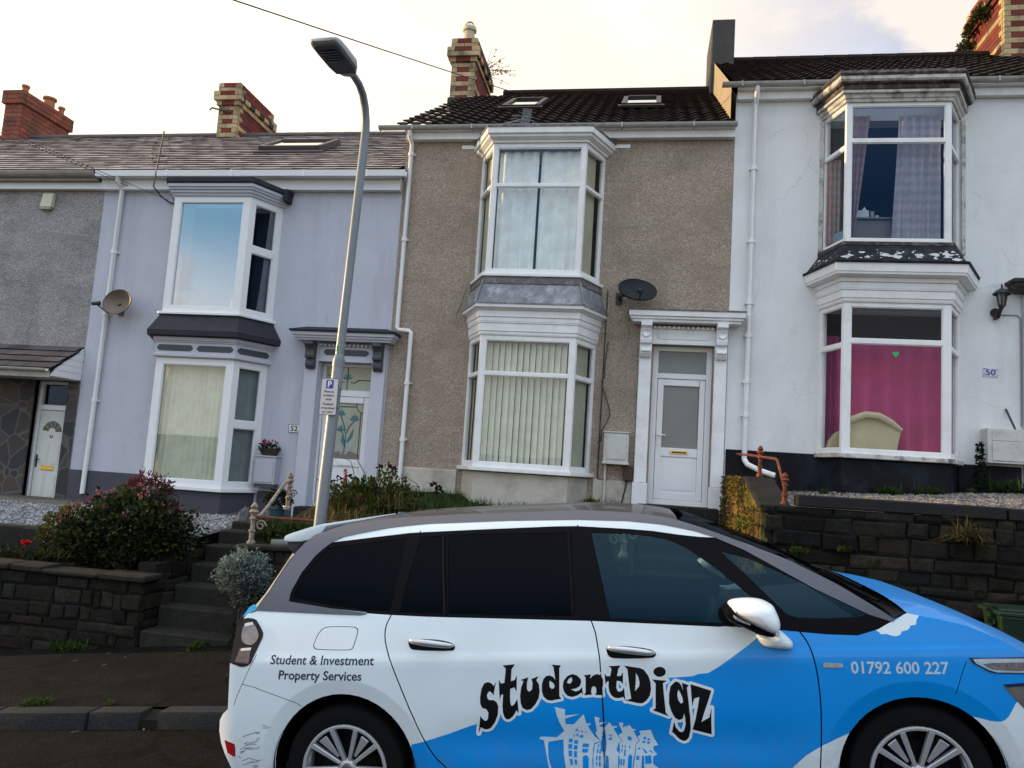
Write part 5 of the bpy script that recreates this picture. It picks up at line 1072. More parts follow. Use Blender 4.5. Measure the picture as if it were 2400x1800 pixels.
mb = MB(); wall_sheet(mb, -15.19, -9.57, -1, 3.25, [(-10.42, -9.77, .55, 2.70), (-14.2, -11.4, 1.0, 2.5)], -.03, .1); mb.build('stone_cladding', crazy('crazy_stone'), hg, fix=False)
mb = MB(); d = Vector((0, -.70, -.47)); 
mb2 = slate_roof(-15.2, -9.56, -.70, 2.84, 0, 3.31, 4, .34, [(.05, .045, .052), (.06, .052, .058), (.04, .038, .046)], 5)
mb2.poly([(-15.2, -.69, 2.80), (-9.56, -.69, 2.80), (-9.56, 0, 3.27), (-15.2, 0, 3.27)], (.03, .03, .03)); pr = mb2.build('porch_roof', M['slate'], hg, fix=False)
mb = MB()
for k in range(5):
    z0 = 2.73 + k * .11; y0 = -.69 + max(0, (z0 + .06 - 2.80)) * 1.46
    ya, yb_ = (min(-.02, -.69 + max(0, q - 2.80) * 1.45) for q in (z0, z0 + .106)); mb.hexa([(-9.585, ya, z0), (-9.566 + (k % 2) * .003, ya, z0), (-9.566 + (k % 2) * .003, -.002, z0), (-9.585, -.002, z0), (-9.585, yb_, z0 + .106), (-9.566 + (k % 2) * .003, yb_, z0 + .106), (-9.566 + (k % 2) * .003, -.002, z0 + .106), (-9.585, -.002, z0 + .106)])
mb.build('porch_cheek', M['upvc'], pr)
mb = MB(); half_gutter(mb, -15.2, -9.60, -.76, 2.84, .05); mb.box(-15.2, -9.6, -.70, -.68, 2.70, 2.80); mb.box(-15.2, -9.6, -.68, -.03, 2.71, 2.73); mb.build('gutter', M['gutter'], pr)
mb = MB(); mb.box(-15.2, -9.57, -.10, -.002, 6.13, 6.25); mb.build('eaves_board', M['upvc'], hg)
mb = MB(); mb.box(-15.2, -9.6, -.19, -.004, 6.252, 6.36); mb.build('soffit_board', mat('brown_soffit', (.26, .24, .215), .6, .2, 5), hg)
mb = MB(); half_gutter(mb, -15.2, -9.60, -.21, 6.40, .10); mb.build('gutter', mat('brown_gutter', (.34, .32, .29), .5, .2, 5), hg, smooth=True)
mb = slate_roof(-16.5, -9.71, -.24, 6.41, 4.0, 8.96, 20, .29, [(.27, .225, .23), (.33, .27, .27), (.24, .21, .22), (.37, .31, .30)], 31)
mb.poly([(-16.5, 4, 8.95), (-9.7, 4, 8.95), (-9.7, 8.3, 6.3), (-16.5, 8.3, 6.3)], (.2, .18, .18)); mb.poly([(-16.5, -.23, 6.40), (-9.71, -.23, 6.40), (-9.71, 4, 8.95), (-16.5, 4, 8.95)], (.03, .03, .03)); rg = mb.build('roof', M['slate'], hg, fix=False)
mb = MB(); mb.tube([(-16.5, 4.0, 8.96), (-9.7, 4.0, 8.96)], .085, 8); mb.build('ridge_tile', mat('ridge_clay_dark', (.09, .08, .08), .8, .2, 4), rg, smooth=True)
mb = MB(); brick_stack(mb, -15.46, -15.0, 3.6, 5.15, 8.66, 9.98, 'plain', 18); chg = mb.build('chimney', M['brick'], hg, fix=False)
for x, y, s in ((-15.2, 3.85, .7), (-15.18, 4.6, 1.25), (-15.15, 4.98, .65)):
    mb = MB(); mb.lathe([(.10 * s, 9.98), (.10 * s, 10.1 + .1 * s), (.13 * s, 10.12 + .1 * s), (.13 * s, 10.17 + .1 * s), (.08 * s, 10.17 + .1 * s)], (x, y, 0), 16); mb.build('chimney_pot', M['terracotta'], chg, smooth=True)
mb = MB(); facet_frame(mb, (-10.42, .10), (-9.77, .10), .55, 2.70, .06, .05, [], dep=.07); mb.box(-10.36, -9.83, .10, .17, 2.20, 2.29); dfg = mb.build('door_frame', M['upvc'], hg, bevel=.004)
mb = MB(); mb.poly([(-10.36, .14, 2.29), (-9.83, .14, 2.29), (-9.83, .14, 2.65), (-10.36, .14, 2.65)]); mb.build('fanlight', M['win_dark'], dfg, fix=False)
mb = MB(); mb.box(-10.355, -9.835, .115, .16, .60, 2.19)
for a, b in ((-10.30, -10.12), (-10.06, -9.88)):
    for c, d_ in ((.68, 1.12), (1.26, 1.62)): mb.box(a, b, .107, .115, c, d_); mb.box(a + .03, b - .03, .101, .107, c + .03, d_ - .03)
dg_ = mb.build('door', mat('cream_door', (.60, .62, .58), .4, .03, 3), hg, bevel=.004)
mb = MB(); cx, cz = -10.095, 1.82
for k in range(5):
    a0, a1 = R(4 + k * 34.4), R(4 + k * 34.4 + 31); P = []
    for q in range(5): a = a0 + (a1 - a0) * q / 4; P.append((cx + .19 * math.cos(a), cz + .19 * math.sin(a)))
    for q in range(5): a = a1 + (a0 - a1) * q / 4; P.append((cx + .07 * math.cos(a), cz + .07 * math.sin(a)))
    mb.poly([(x, .112, z) for x, z in P])
mb.build('fan_pane', mat('door_glass_dark', (.06, .065, .065), .2, 0, 1), dg_, fix=False)
mb = MB(); mb.box(-10.22, -9.98, .095, .115, 1.16, 1.235); mb.build('letterbox', M['brass'], dg_, bevel=.006)
mb = MB(); mb.box(-10.335, -10.31, .10, .116, 1.20, 1.42); mb.tube([(-10.32, .10, 1.34), (-10.32, .07, 1.34), (-10.24, .07, 1.34)], .01, 6); mb.build('handle', M['black_metal'], dg_)
mb = MB(); lettering(mb, '53', (-10.095, .112, 1.715), (1, 0, 0), (0, 0, 1), (0, -1, 0), .05, None, True, .02); mb.build('digits', M['sign_black'], dg_, fix=False)
mb = MB(); mb.poly([(-14.2, .02, 1.0), (-11.4, .02, 1.0), (-11.4, .02, 2.5), (-14.2, .02, 2.5)]); mb.build('window', M['win_dark'], hg, fix=False)
room_box(hg, -14.8, -9.7, .4, 2.75, .2, 2.5, M['dark_room'])
t = thing('alarm_box', 'pale yellow burglar alarm box high on the grey pebbledash wall', 'alarm box', (-10.65, -.02, 5.75))
mb = MB(); mb.hexa([(-10.77, -.09, 5.80), (-10.54, -.09, 5.80), (-10.53, -.002, 5.80), (-10.78, -.002, 5.80), (-10.74, -.07, 6.06), (-10.53, -.07, 6.06), (-10.52, -.002, 6.07), (-10.76, -.002, 6.07)]); mb.build('case', mat('alarm_cream', (.55, .56, .42), .5, .05, 4), t, bevel=.01)
mb = MB(); mb.box(-10.76, -10.55, -.085, -.002, 5.765, 5.798); mb.build('strobe', mat('alarm_base', (.34, .34, .24), .4, .05, 4), t, bevel=.006)
# ================================================================== ground, road, pavement
def zr(x): return -.1043 + .1137 * x
def struct(o): return tag(o, kind='structure')
mb = MB()
def terr(x, y):
    near = max(0, min(1, (abs(x) - 40) / 160))
    z = (-.1043 + .1137 * max(-60, min(60, x))) - .35
    f = max(0, min(1, (-y - 18) / 130)); f = f * f * (3 - 2 * f)
    z = z * (1 - f) + f * -22
    if y < -500:
        g = min(1, (-500 - y) / 900); z += g * (42 + 26 * noise.noise(Vector((x * .0013, y * .001, 3))) + 12 * noise.noise(Vector((x * .004, 1, 7))))
    if y > 30:
        z += min(1, (y - 30) / 300) * 4
    return z
xs = [-2500, -1800, -1300, -900, -650, -450, -300, -200, -140, -100, -60, -30, -16, 0, 16, 30, 60, 100, 140, 200, 300, 450, 650, 900, 1300, 1800, 2500]
ys = [-2200, -1800, -1400, -1200, -1000, -850, -700, -600, -500, -400, -300, -220, -150, -110, -80, -60, -45, -32, -24, -18, -12, -4, 9, 30, 80, 200, 500, 1200]
mb.grid([[(x, y, terr(x, y)) for x in xs] for y in ys])
struct(mb.build('ground', M['terrain'], smooth='all', fix=False))
mb = MB(); 
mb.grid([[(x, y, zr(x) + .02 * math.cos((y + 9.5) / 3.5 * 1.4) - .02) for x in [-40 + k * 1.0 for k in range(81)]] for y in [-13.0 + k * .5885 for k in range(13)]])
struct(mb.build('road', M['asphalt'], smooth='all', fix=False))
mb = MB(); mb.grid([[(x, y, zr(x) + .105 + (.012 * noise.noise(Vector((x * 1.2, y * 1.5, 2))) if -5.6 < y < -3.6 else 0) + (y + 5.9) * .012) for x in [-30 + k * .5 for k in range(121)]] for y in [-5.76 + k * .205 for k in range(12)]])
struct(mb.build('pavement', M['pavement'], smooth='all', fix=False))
mb = MB(); rnd = random.Random(2); x = -14.2
while x < 8:
    L = rnd.uniform(.82, .98); a, b = x + .008, x + L - .008
    if a < -3.80 < b: b = -3.84; 
    if b - a > .15:
        j = rnd.uniform(-.012, .012); k = rnd.uniform(.8, 1.15)
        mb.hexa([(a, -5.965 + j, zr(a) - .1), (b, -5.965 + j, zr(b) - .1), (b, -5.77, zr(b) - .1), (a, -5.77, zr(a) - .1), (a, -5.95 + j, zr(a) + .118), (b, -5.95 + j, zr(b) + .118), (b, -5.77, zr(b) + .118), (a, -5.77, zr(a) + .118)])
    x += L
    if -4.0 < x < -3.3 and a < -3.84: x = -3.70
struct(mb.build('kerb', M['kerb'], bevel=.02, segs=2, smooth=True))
mb = MB(); mb.hexa([(-3.92, -5.93, -1.0), (-3.58, -5.93, -1.0), (-3.58, -5.76, -1.0), (-3.92, -5.76, -1.0), (-3.92, -5.93, zr(-3.92) + .055), (-3.58, -5.93, zr(-3.6) + .05), (-3.58, -5.76, zr(-3.6) + .085), (-3.92, -5.76, zr(-3.9) + .085)]); struct(mb.build('kerb_bed', M['mortar']))
# straws and scraps lying about
mb = MB(); rnd = random.Random(6)
for k in range(16):
    x = rnd.uniform(-6, -2.4); y = rnd.choice((rnd.uniform(-6.25, -6.0), rnd.uniform(-5.7, -3.7))); z = (zr(x) + .006 if y < -5.97 else zr(x) + .125 + (y + 5.9) * .012)
    a = rnd.uniform(0, PI); l = rnd.uniform(.008, .04); w = rnd.uniform(.003, .006); c = rnd.choice([(.20, .17, .10), (.14, .13, .12), (.12, .09, .05), (.2, .2, .19)])
    d = Vector((math.cos(a) * l, math.sin(a) * l, math.cos(a) * l * .1137)); p = Vector((-math.sin(a) * w, math.cos(a) * w, 0)); o = Vector((x, y, z))
    mb.poly([o - d - p, o + d - p, o + d + p, o - d + p], c)
tag(mb.build('street_litter', M['petal'], fix=False), 'bits of straw and litter scattered along the kerb and pavement', 'litter', kind='stuff')

# ================================================================== stone walls and steps
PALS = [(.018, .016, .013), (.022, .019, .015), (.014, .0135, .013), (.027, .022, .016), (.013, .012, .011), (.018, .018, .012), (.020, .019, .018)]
def stone_wall(mb, x0, x1, y, zb, zt, seed, rh=.15, dep=.25, pal=PALS, axis='x', sign=-1):
    """courses of roughly squared stone on a dark core; zb(x), zt(x) give foot and top"""
    rnd = random.Random(seed)
    z = min(zb(x0), zb(x1)) - .03; top = max(zt(x0), zt(x1))
    while z < top - .03:
        h = rh * rnd.choice((.62, .8, .95, 1.1, 1.25)); x = x0 + rnd.uniform(-.2, 0)
        while x < x1:
            L = rnd.choice((.12, .18, .24, .3, .38, .48)) * rnd.uniform(.85, 1.2); dz = rnd.uniform(-.018, .018); a = max(x0, x) + .007; b = min(x1, x + L) - .007
            if b - a > .05:
                za, zc = z + .006 + dz, z + h - .006 + dz * .6; m_ = (a + b) / 2
                zc = min(zc, zt(m_)); 
                if zc - za > .03 and zc > zb(m_):
                    o = rnd.uniform(-.012, .022); c = rnd.choice(pal); k = rnd.uniform(.65, 1.4); c = tuple(v * k for v in c)
                    j = lambda: rnd.uniform(-.016, .012)
                    f = [(a + j(), za + j()), (b + j(), za + j()), (b + j(), zc + j()), (a + j(), zc + j())]; q = .024
                    i_ = [(a + q, za + q), (b - q, za + q), (b - q, zc - q), (a + q, zc - q)]
                    def P(u, w, d): return (u, y + sign * d, w) if axis == 'x' else (y + sign * d, u, w)
                    B = [mb.vert(P(u, w, -.06)) for u, w in f]; F = [mb.vert(P(u, w, o)) for u, w in f]; I = [mb.vert(P(u, w, o + .012)) for u, w in i_]
                    for k_ in range(4):
                        n_ = (k_ + 1) % 4; mb.face((B[k_], B[n_], F[n_], F[k_]), c); mb.face((F[k_], F[n_], I[n_], I[k_]), c)
                    mb.face(I, c)
            x += L
        z += h
def core(mb, x0, x1, y0, y1, zb, zt):
    mb.hexa([(x0, y0, zb(x0)), (x1, y0, zb(x1)), (x1, y1, zb(x1)), (x0, y1, zb(x0)), (x0, y0, zt(x0)), (x1, y0, zt(x1)), (x1, y1, zt(x1)), (x0, y1, zt(x0))])

# left garden wall
wl = thing('garden_wall', 'low mossy stone wall beside the steps at the left', 'garden wall', (-7.5, -3.5, -.6), 'stone retaining walls')
foot = lambda x: zr(x) + .09
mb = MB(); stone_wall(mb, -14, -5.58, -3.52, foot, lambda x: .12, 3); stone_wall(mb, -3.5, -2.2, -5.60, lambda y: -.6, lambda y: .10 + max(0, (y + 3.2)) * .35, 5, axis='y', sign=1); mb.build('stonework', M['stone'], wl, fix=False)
mb = MB(); core(mb, -14, -5.60, -3.505, -3.25, lambda x: zr(x) - .1, lambda x: .115); core(mb, -5.85, -5.62, -3.25, -2.2, lambda x: -.8, lambda x: .3); mb.build('mortar_core', M['mortar'], wl)
mb = MB(); rnd = random.Random(8); x = -14.0
while x < -5.65:
    L = rnd.uniform(.4, .8); b = min(x + L, -5.52); z = .12 + rnd.uniform(-.01, .015); mb.box(x, b - .012, -3.58 + rnd.uniform(-.015, .015), -3.22, z, z + rnd.uniform(.05, .075)); x += L
mb.build('coping', M['step_stone'], wl, bevel=.016)
# front wall of the brown house garden
wm = thing('garden_wall', 'stone wall carrying the white flaking railing behind the car', 'garden wall', (-2.3, -3.5, -.2), 'stone retaining walls')
t51 = lambda x: .58 + (x + 4.6) * .045
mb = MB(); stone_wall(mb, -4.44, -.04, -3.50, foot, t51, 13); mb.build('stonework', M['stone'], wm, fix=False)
mb = MB(); core(mb, -4.43, -.05, -3.49, -3.2, lambda x: zr(x) - .1, lambda x: t51(x) - .005); core(mb, -4.43, -4.3, -3.2, -.2, lambda x: -.6, lambda x: .75); mb.build('mortar_core', M['mortar'], wm)
mb = MB(); x = -4.48
while x < -.1:
    b = min(x + .75, -.02); mb.hexa([(x, -3.56, t51(x)), (b - .01, -3.56, t51(b)), (b - .01, -3.18, t51(b)), (x, -3.18, t51(x)), (x, -3.56, t51(x) + .06), (b - .01, -3.56, t51(b) + .06), (b - .01, -3.18, t51(b) + .06), (x, -3.18, t51(x) + .06)]); x += .75
mb.build('coping', M['step_stone'], wm, bevel=.014)
# right retaining wall under the gravel of the white house
wr = thing('garden_wall', 'tall stone retaining wall with dark sleepers along its top at the right', 'garden wall', (4, -3.5, .3), 'stone retaining walls')
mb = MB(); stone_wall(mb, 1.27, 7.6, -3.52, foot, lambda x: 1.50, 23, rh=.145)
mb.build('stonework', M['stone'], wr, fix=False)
mb = MB(); core(mb, 1.26, 7.6, -3.505, -3.2, lambda x: zr(x) - .1, lambda x: 1.495); core(mb, 1.262, 1.52, -3.2, -.06, lambda x: .2, lambda x: 1.45); mb.build('mortar_core', M['mortar'], wr)
mossy = [(.17, .10, .045), (.20, .125, .05), (.12, .09, .03), (.09, .085, .025), (.15, .08, .045)]  # moss and stone tones with the orange sunlight put into the colour
mb = MB()
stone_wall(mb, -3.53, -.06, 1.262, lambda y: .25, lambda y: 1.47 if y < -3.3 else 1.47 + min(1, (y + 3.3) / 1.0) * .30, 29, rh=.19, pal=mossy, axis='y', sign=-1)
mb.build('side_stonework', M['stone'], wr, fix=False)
mb = MB(); mb.hexa([(1.23, -3.50, 1.44), (1.56, -3.50, 1.44), (1.56, -2.35, 1.73), (1.23, -2.35, 1.73), (1.23, -3.50, 1.50), (1.56, -3.50, 1.50), (1.56, -2.35, 1.79), (1.23, -2.35, 1.79)])
mb.hexa([(1.24, -2.33, 1.45), (1.6, -2.33, 1.45), (1.6, -.06, 1.45), (1.24, -.06, 1.45), (1.24, -2.33, 1.77), (1.6, -2.33, 1.77), (1.6, -.06, 1.80), (1.24, -.06, 1.80)])
mb.build('coping', M['step_stone'], wr, bevel=.015)
for k, (a, b) in enumerate(((1.60, 3.55), (3.57, 5.6), (5.62, 7.6))):
    mb = MB(); mb.hexa([(a, -3.56, 1.505), (b, -3.56, 1.505), (b, -3.36, 1.505), (a, -3.36, 1.505), (a, -3.55, 1.625), (b, -3.55, 1.63), (b, -3.36, 1.63), (a, -3.36, 1.625)]); mb.build('sleeper', M['sleeper'], wr, bevel=.012)
# steps up to the lilac house
st = thing('garden_steps', 'worn dark stone steps rising from the pavement between the garden walls', 'steps', (-5.1, -3.0, -.5))
tops = [-.42, -.19, .02, .24, .45, .62, .72]
for k, z in enumerate(tops):
    y0 = -3.5 + .3 * k; mb = MB(); j = .01 * math.sin(k * 2.3)
    mb.box(-5.57, -4.45, y0 + j, y0 + .42 if k < 6 else -.3, z - .26, z); mb.build('step', M['step_stone'], st, bevel=.018)
st2 = thing('garden_steps', 'concrete steps to the white door mostly hidden behind the car roof', 'steps', (.6, -2, .3))
for k in range(6):
    y0 = -3.5 + .42 * k; z = .30 + .15 * k; mb = MB(); mb.box(.0, 1.235, y0, y0 + .6 if k < 5 else -.31, z - .3, z); mb.build('step', M['step_stone'], st2, bevel=.015)

# ================================================================== garden surfaces
def z52(x, y):
    if y < -2.45: return .10 + .05 * noise.noise(Vector((x * 1.5, y * 1.5, 1)))
    return .50 + (y + 2.45) * .085 + .015 * noise.noise(Vector((x * 2, y * 2, 5))) + max(0, (x + 9.5)) * .012
mb = MB(); mb.grid([[(-14.0 + k * .168, -3.24 + j * .12, z52(-14.0 + k * .168, -3.24 + j * .12) - (.0)) for k in range(51)] for j in range(7)]); struct(mb.build('flower_bed', M['soil'], smooth='all', fix=False))
mb = MB(); mb.grid([[(-14.0 + k * .168, -2.44 + j * .122, z52(-14.0 + k * .168, -2.44 + j * .122)) for k in range(51)] for j in range(21)]); struct(mb.build('gravel_terrace', M['gravel_bed'], smooth='all', fix=False))
t = thing('garden_edging', 'dark edging stones holding back the pale gravel of the lilac house', 'edging', (-8, -2.45, .3))
mb = MB(); rnd = random.Random(3); x = -14.0
while x < -5.62:
    L = rnd.uniform(.22, .45); b = min(x + L, -5.60); z = .47 + (x + 9.5) * .012; mb.box(x, b - .015, -2.58 + rnd.uniform(-.03, .03), -2.42, .0, z + rnd.uniform(-.02, .035)); x += L
mb.build('stones', M['step_stone'], t, bevel=.02)
mb = MB(); mb.box(-9.9, -9.6, -.9, -.1, .2, .56); mb.box(-10.6, -9.58, -.62, -.02, .3, .60); tt = mb.build('doorstep', M['step_stone'], hg, bevel=.015)
def pebbles(mb, n, fx, fy, fz, r0, r1, pal, seed):
    rnd = random.Random(seed)
    for k in range(n):
        x = rnd.uniform(*fx); y = rnd.uniform(*fy); z = fz(x, y); r = rnd.uniform(r0, r1); c = rnd.choice(pal); q = rnd.uniform(.6, 1.3); c = tuple(v * q for v in c)
        a = rnd.uniform(0, PI); P = []
        for j in range(4): P.append((x + r * math.cos(a + j * PI / 2) * rnd.uniform(.7, 1.3), y + r * math.sin(a + j * PI / 2) * rnd.uniform(.7, 1.3), z + rnd.uniform(-.1, .4) * r))
        t = (x + rnd.uniform(-.3, .3) * r, y + rnd.uniform(-.3, .3) * r, z + r * rnd.uniform(.6, 1.0))
        for j in range(4): mb.poly([P[j], P[(j + 1) % 4], t], c)
mb = MB(); pebbles(mb, 7500, (-11.2, -5.66), (-2.4, -.62), lambda x, y: z52(x, y), .014, .03, [(.24, .255, .28), (.19, .20, .225), (.30, .31, .33), (.13, .135, .15)], 4)
tag(mb.build('gravel', M['gravel'], fix=False), 'pale blue grey gravel spread in front of the lilac house', 'gravel', kind='stuff')
def z50(x, y): return 1.595 + .058 * (x - 1.9) + .062 * (y + .6) + .012 * noise.noise(Vector((x * 3, y * 3, 9)))
mb = MB(); mb.grid([[(1.58 + k * .2, -3.38 + j * .17, z50(1.58 + k * .2, -3.38 + j * .17)) for k in range(31)] for j in range(20)]); struct(mb.build('gravel_terrace', M['gravel_bed'], smooth='all', fix=False))
mb = MB(); pebbles(mb, 9000, (1.75, 6.2), (-3.34, -.4), z50, .012, .028, [(.17, .15, .15), (.22, .185, .165), (.12, .11, .12), (.25, .19, .13), (.20, .19, .20)], 14)
tag(mb.build('gravel', M['gravel'], fix=False), 'mixed brown gravel spread in front of the white house', 'gravel', kind='stuff')
def z51(x, y):
    return .66 + (y + 3.2) / 3.2 * .60 + .24 * math.exp(-((x + 3.5) / .75) ** 2 - ((y + 1.9) / .8) ** 2) + .03 * noise.noise(Vector((x * 2.2, y * 2.2, 3)))
mb = MB(); mb.grid([[(-4.40 + k * .122, -3.22 + j * .161, z51(-4.40 + k * .122, -3.22 + j * .161)) for k in range(37)] for j in range(21)]); struct(mb.build('garden_bank', M['soil'], smooth='all', fix=False))

# ================================================================== plants
def leaf(mb, p, d, n, l, w, c):
    d = d.normalized(); s = d.cross(n); s = s.normalized() if s.length > 1e-6 else Vector((1, 0, 0)); u = s.cross(d)
    m_ = p + d * l * .5 + u * l * .06
    a = mb.vert(p); b = mb.vert(m_ + s * w); t = mb.vert(p + d * l - u * l * .08); e = mb.vert(m_ - s * w)
    mb.face((a, b, t, e), c)
def rdir(rnd):
    while True:
        v = Vector((rnd.uniform(-1, 1), rnd.uniform(-1, 1), rnd.uniform(-1, 1)))
        if .05 < v.length < 1: return v.normalized()
def leaf_cloud(mb, ctr, rad, n, size, cols, seed, shell=.55, wide=.32, lump=.3, freq=2.2, droop=0, flat=-.6):
    rnd = random.Random(seed); ctr = Vector(ctr)
    for k in range(n):
        v = rdir(rnd)
        if v.z < flat: v.z = -v.z * .6; v.normalize()
        q = 1 + lump * noise.noise(v * freq + Vector((seed, 0, 0))) + lump * .6 * noise.noise(v * freq * 2.7 + Vector((0, seed, 0)))
        r = (shell + (1 - shell) * rnd.random() ** .6) * q
        p = ctr + Vector((v.x * rad[0], v.y * rad[1], v.z * rad[2])) * r
        d = (v + rdir(rnd) * .9 + Vector((0, 0, .25 - droop))); c = rnd.choice(cols); b = (.45 + .55 * min(1, max(0, (r - .5) * 2))) * (.75 + .35 * v.z) * rnd.uniform(.7, 1.25)  # leaves darken inwards and downwards: bush shade put into their colour
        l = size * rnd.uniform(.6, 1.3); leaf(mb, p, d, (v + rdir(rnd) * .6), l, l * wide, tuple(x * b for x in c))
def twigs(mb, base, ctr, rad, n, seed, r=.008):
    rnd = random.Random(seed)
    for k in range(n):
        v = rdir(rnd); v.z = abs(v.z); e = Vector(ctr) + Vector((v.x * rad[0], v.y * rad[1], v.z * rad[2])) * .8; b = Vector(base) + Vector((rnd.uniform(-.1, .1), rnd.uniform(-.1, .1), 0))
        m_ = b.lerp(e, .5) + Vector((0, 0, .05)); mb.tube([b, m_, e], [r, r * .7, r * .3], 5)
G = 'shrubs in the front gardens'
t = thing('flowering_shrub', 'large rounded shrub dotted with pink flowers in front of the lilac house bay', 'shrub', (-6.4, -2.8, .05), G)
mb = MB()
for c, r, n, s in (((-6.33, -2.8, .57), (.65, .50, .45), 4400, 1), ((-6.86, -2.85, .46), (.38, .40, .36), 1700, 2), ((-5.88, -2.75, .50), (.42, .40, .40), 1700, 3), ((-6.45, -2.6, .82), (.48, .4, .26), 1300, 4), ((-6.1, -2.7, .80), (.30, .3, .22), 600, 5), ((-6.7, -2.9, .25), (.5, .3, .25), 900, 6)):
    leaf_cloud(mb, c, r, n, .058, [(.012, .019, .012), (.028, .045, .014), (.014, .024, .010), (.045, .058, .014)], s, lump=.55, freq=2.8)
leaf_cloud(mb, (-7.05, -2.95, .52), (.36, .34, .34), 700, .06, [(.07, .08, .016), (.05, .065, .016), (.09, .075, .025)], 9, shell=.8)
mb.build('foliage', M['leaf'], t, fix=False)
mb = MB(); rnd = random.Random(5)
for k in range(95):
    v = rdir(rnd); v.z = abs(v.z) * .9 + .25; v.x -= .25; v.normalize(); c0, r0 = rnd.choice((((-6.35, -2.8, .60), (.78, .55, .52)), ((-6.45, -2.6, .85), (.5, .4, .30)), ((-6.95, -2.85, .50), (.42, .42, .40)), ((-5.85, -2.75, .52), (.45, .42, .42))))
    p = Vector(c0) + Vector((v.x * r0[0], v.y * r0[1], v.z * r0[2])) * rnd.uniform(1.0, 1.12)
    c = rnd.choice([(.26, .075, .09), (.32, .12, .13), (.20, .05, .07), (.26, .11, .18)])
    mb = MB()
    for q in range(7): d = rdir(rnd) + v; leaf(mb, p + rdir(rnd) * .02, d, rdir(rnd), .035, .014, tuple(x * rnd.uniform(.7, 1.2) for x in c))
    mb.build('flower', M['petal'], t, fix=False)
mb = MB(); twigs(mb, (-6.4, -2.8, .05), (-6.4, -2.8, .5), (.9, .5, .5), 14, 3, .012); mb.build('stems', M['bark'], t)
t = thing('red_leaved_shrub', 'small dark red leaved shrub behind the pink flowering shrub', 'shrub', (-6.75, -1.9, .6), G)
mb = MB(); leaf_cloud(mb, (-6.75, -1.9, .98), (.36, .28, .30), 1500, .055, [(.10, .022, .022), (.06, .018, .018), (.15, .04, .03)], 12, lump=.5, wide=.2); mb.build('foliage', M['leaf'], t, fix=False)
mb = MB(); twigs(mb, (-6.75, -1.9, .55), (-6.75, -1.9, .9), (.4, .3, .35), 10, 4); mb.build('stems', M['bark'], t)
t = thing('silver_shrub', 'round silver grey shrub beside the stone steps behind the car', 'shrub', (-4.2, -3.62, -.35), G)
mb = MB()
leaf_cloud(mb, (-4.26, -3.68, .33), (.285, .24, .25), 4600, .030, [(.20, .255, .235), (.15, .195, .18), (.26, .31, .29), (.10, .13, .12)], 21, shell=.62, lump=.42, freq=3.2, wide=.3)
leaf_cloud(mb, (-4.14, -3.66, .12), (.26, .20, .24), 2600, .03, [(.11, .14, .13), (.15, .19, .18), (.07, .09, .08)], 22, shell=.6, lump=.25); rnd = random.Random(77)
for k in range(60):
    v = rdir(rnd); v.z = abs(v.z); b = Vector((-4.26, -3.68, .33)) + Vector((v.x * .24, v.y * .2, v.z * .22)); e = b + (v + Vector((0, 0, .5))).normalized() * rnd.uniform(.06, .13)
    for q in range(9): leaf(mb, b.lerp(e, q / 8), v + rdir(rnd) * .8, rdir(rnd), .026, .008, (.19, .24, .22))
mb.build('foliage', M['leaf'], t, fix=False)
mb = MB(); twigs(mb, (-4.2, -3.6, -.3), (-4.2, -3.66, .15), (.2, .15, .25), 10, 5, .012); mb.build('stems', M['bark'], t)
t = thing('green_shrub', 'loose green bush growing under the white flaking railing', 'shrub', (-4.1, -3.0, .5), G)
mb = MB(); leaf_cloud(mb, (-4.05, -3.1, .62), (.42, .30, .30), 1500, .055, [(.03, .055, .012), (.05, .075, .02), (.022, .036, .012)], 31, lump=.5); mb.build('foliage', M['leaf'], t, fix=False)
mb = MB(); twigs(mb, (-4.05, -3.1, .4), (-4.05, -3.1, .6), (.4, .3, .3), 8, 6); mb.build('stems', M['bark'], t)
t = thing('low_bedding', 'low green bedding plants in the soil strip behind the left wall', 'bedding plants', (-8, -2.95, .1))
mb = MB(); rnd = random.Random(17)
for k in range(16):
    x = -9.6 + k * .16 + rnd.uniform(-.1, .1); leaf_cloud(mb, (x, -2.95 + rnd.uniform(-.18, .18), .16), (.16, .16, .12), 130, .05, [(.02, .035, .012), (.035, .05, .016), (.016, .026, .01)], 40 + k, lump=.5)
mb.build('foliage', M['leaf'], t, fix=False)
for k, (x, y, z, lb) in enumerate(((-7.62, -3.0, .36, 'bright red flower head left of the pink flowering shrub'), (-7.78, -2.9, .20, 'dull red flower low beside the wall left of the bright red one'))):
    t = thing('red_flower', lb, 'flower', (x, y, z - .2), 'red flowers in the left bed'); rnd = random.Random(k)
    mb = MB()
    for q in range(26): leaf(mb, Vector((x, y, z)) + rdir(rnd) * .03, rdir(rnd) + Vector((0, -.3, .5)), rdir(rnd), .05, .022, tuple(v * rnd.uniform(.6, 1.2) for v in ((.45, .015, .02) if k == 0 else (.18, .02, .015))))
    mb.build('petals', M['petal'], t, fix=False); mb = MB(); mb.tube([(x, y, z - .22), (x, y, z)], .006, 5); mb.build('stem', mat('green_stem', (.03, .06, .015), .7, 0, 1), t)
t = thing('rock', 'pointed grey rock standing on the gravel by the lilac house bay', 'rock', (-5.12, -1.0, .7))
bm = bmesh.new(); bmesh.ops.create_icosphere(bm, subdivisions=3, radius=1)
for v in bm.verts:
    q = v.co.copy(); k = 1 + .25 * noise.noise(q * 1.6) + .12 * noise.noise(q * 4); h = (q.z + 1) / 2; s = (1 - h) * .8 + .28
    v.co = Vector((-5.55 + q.x * .14 * k * s * 1.25, -1.35 + q.y * .12 * k * s * 1.25, .60 + h * .30 * k))
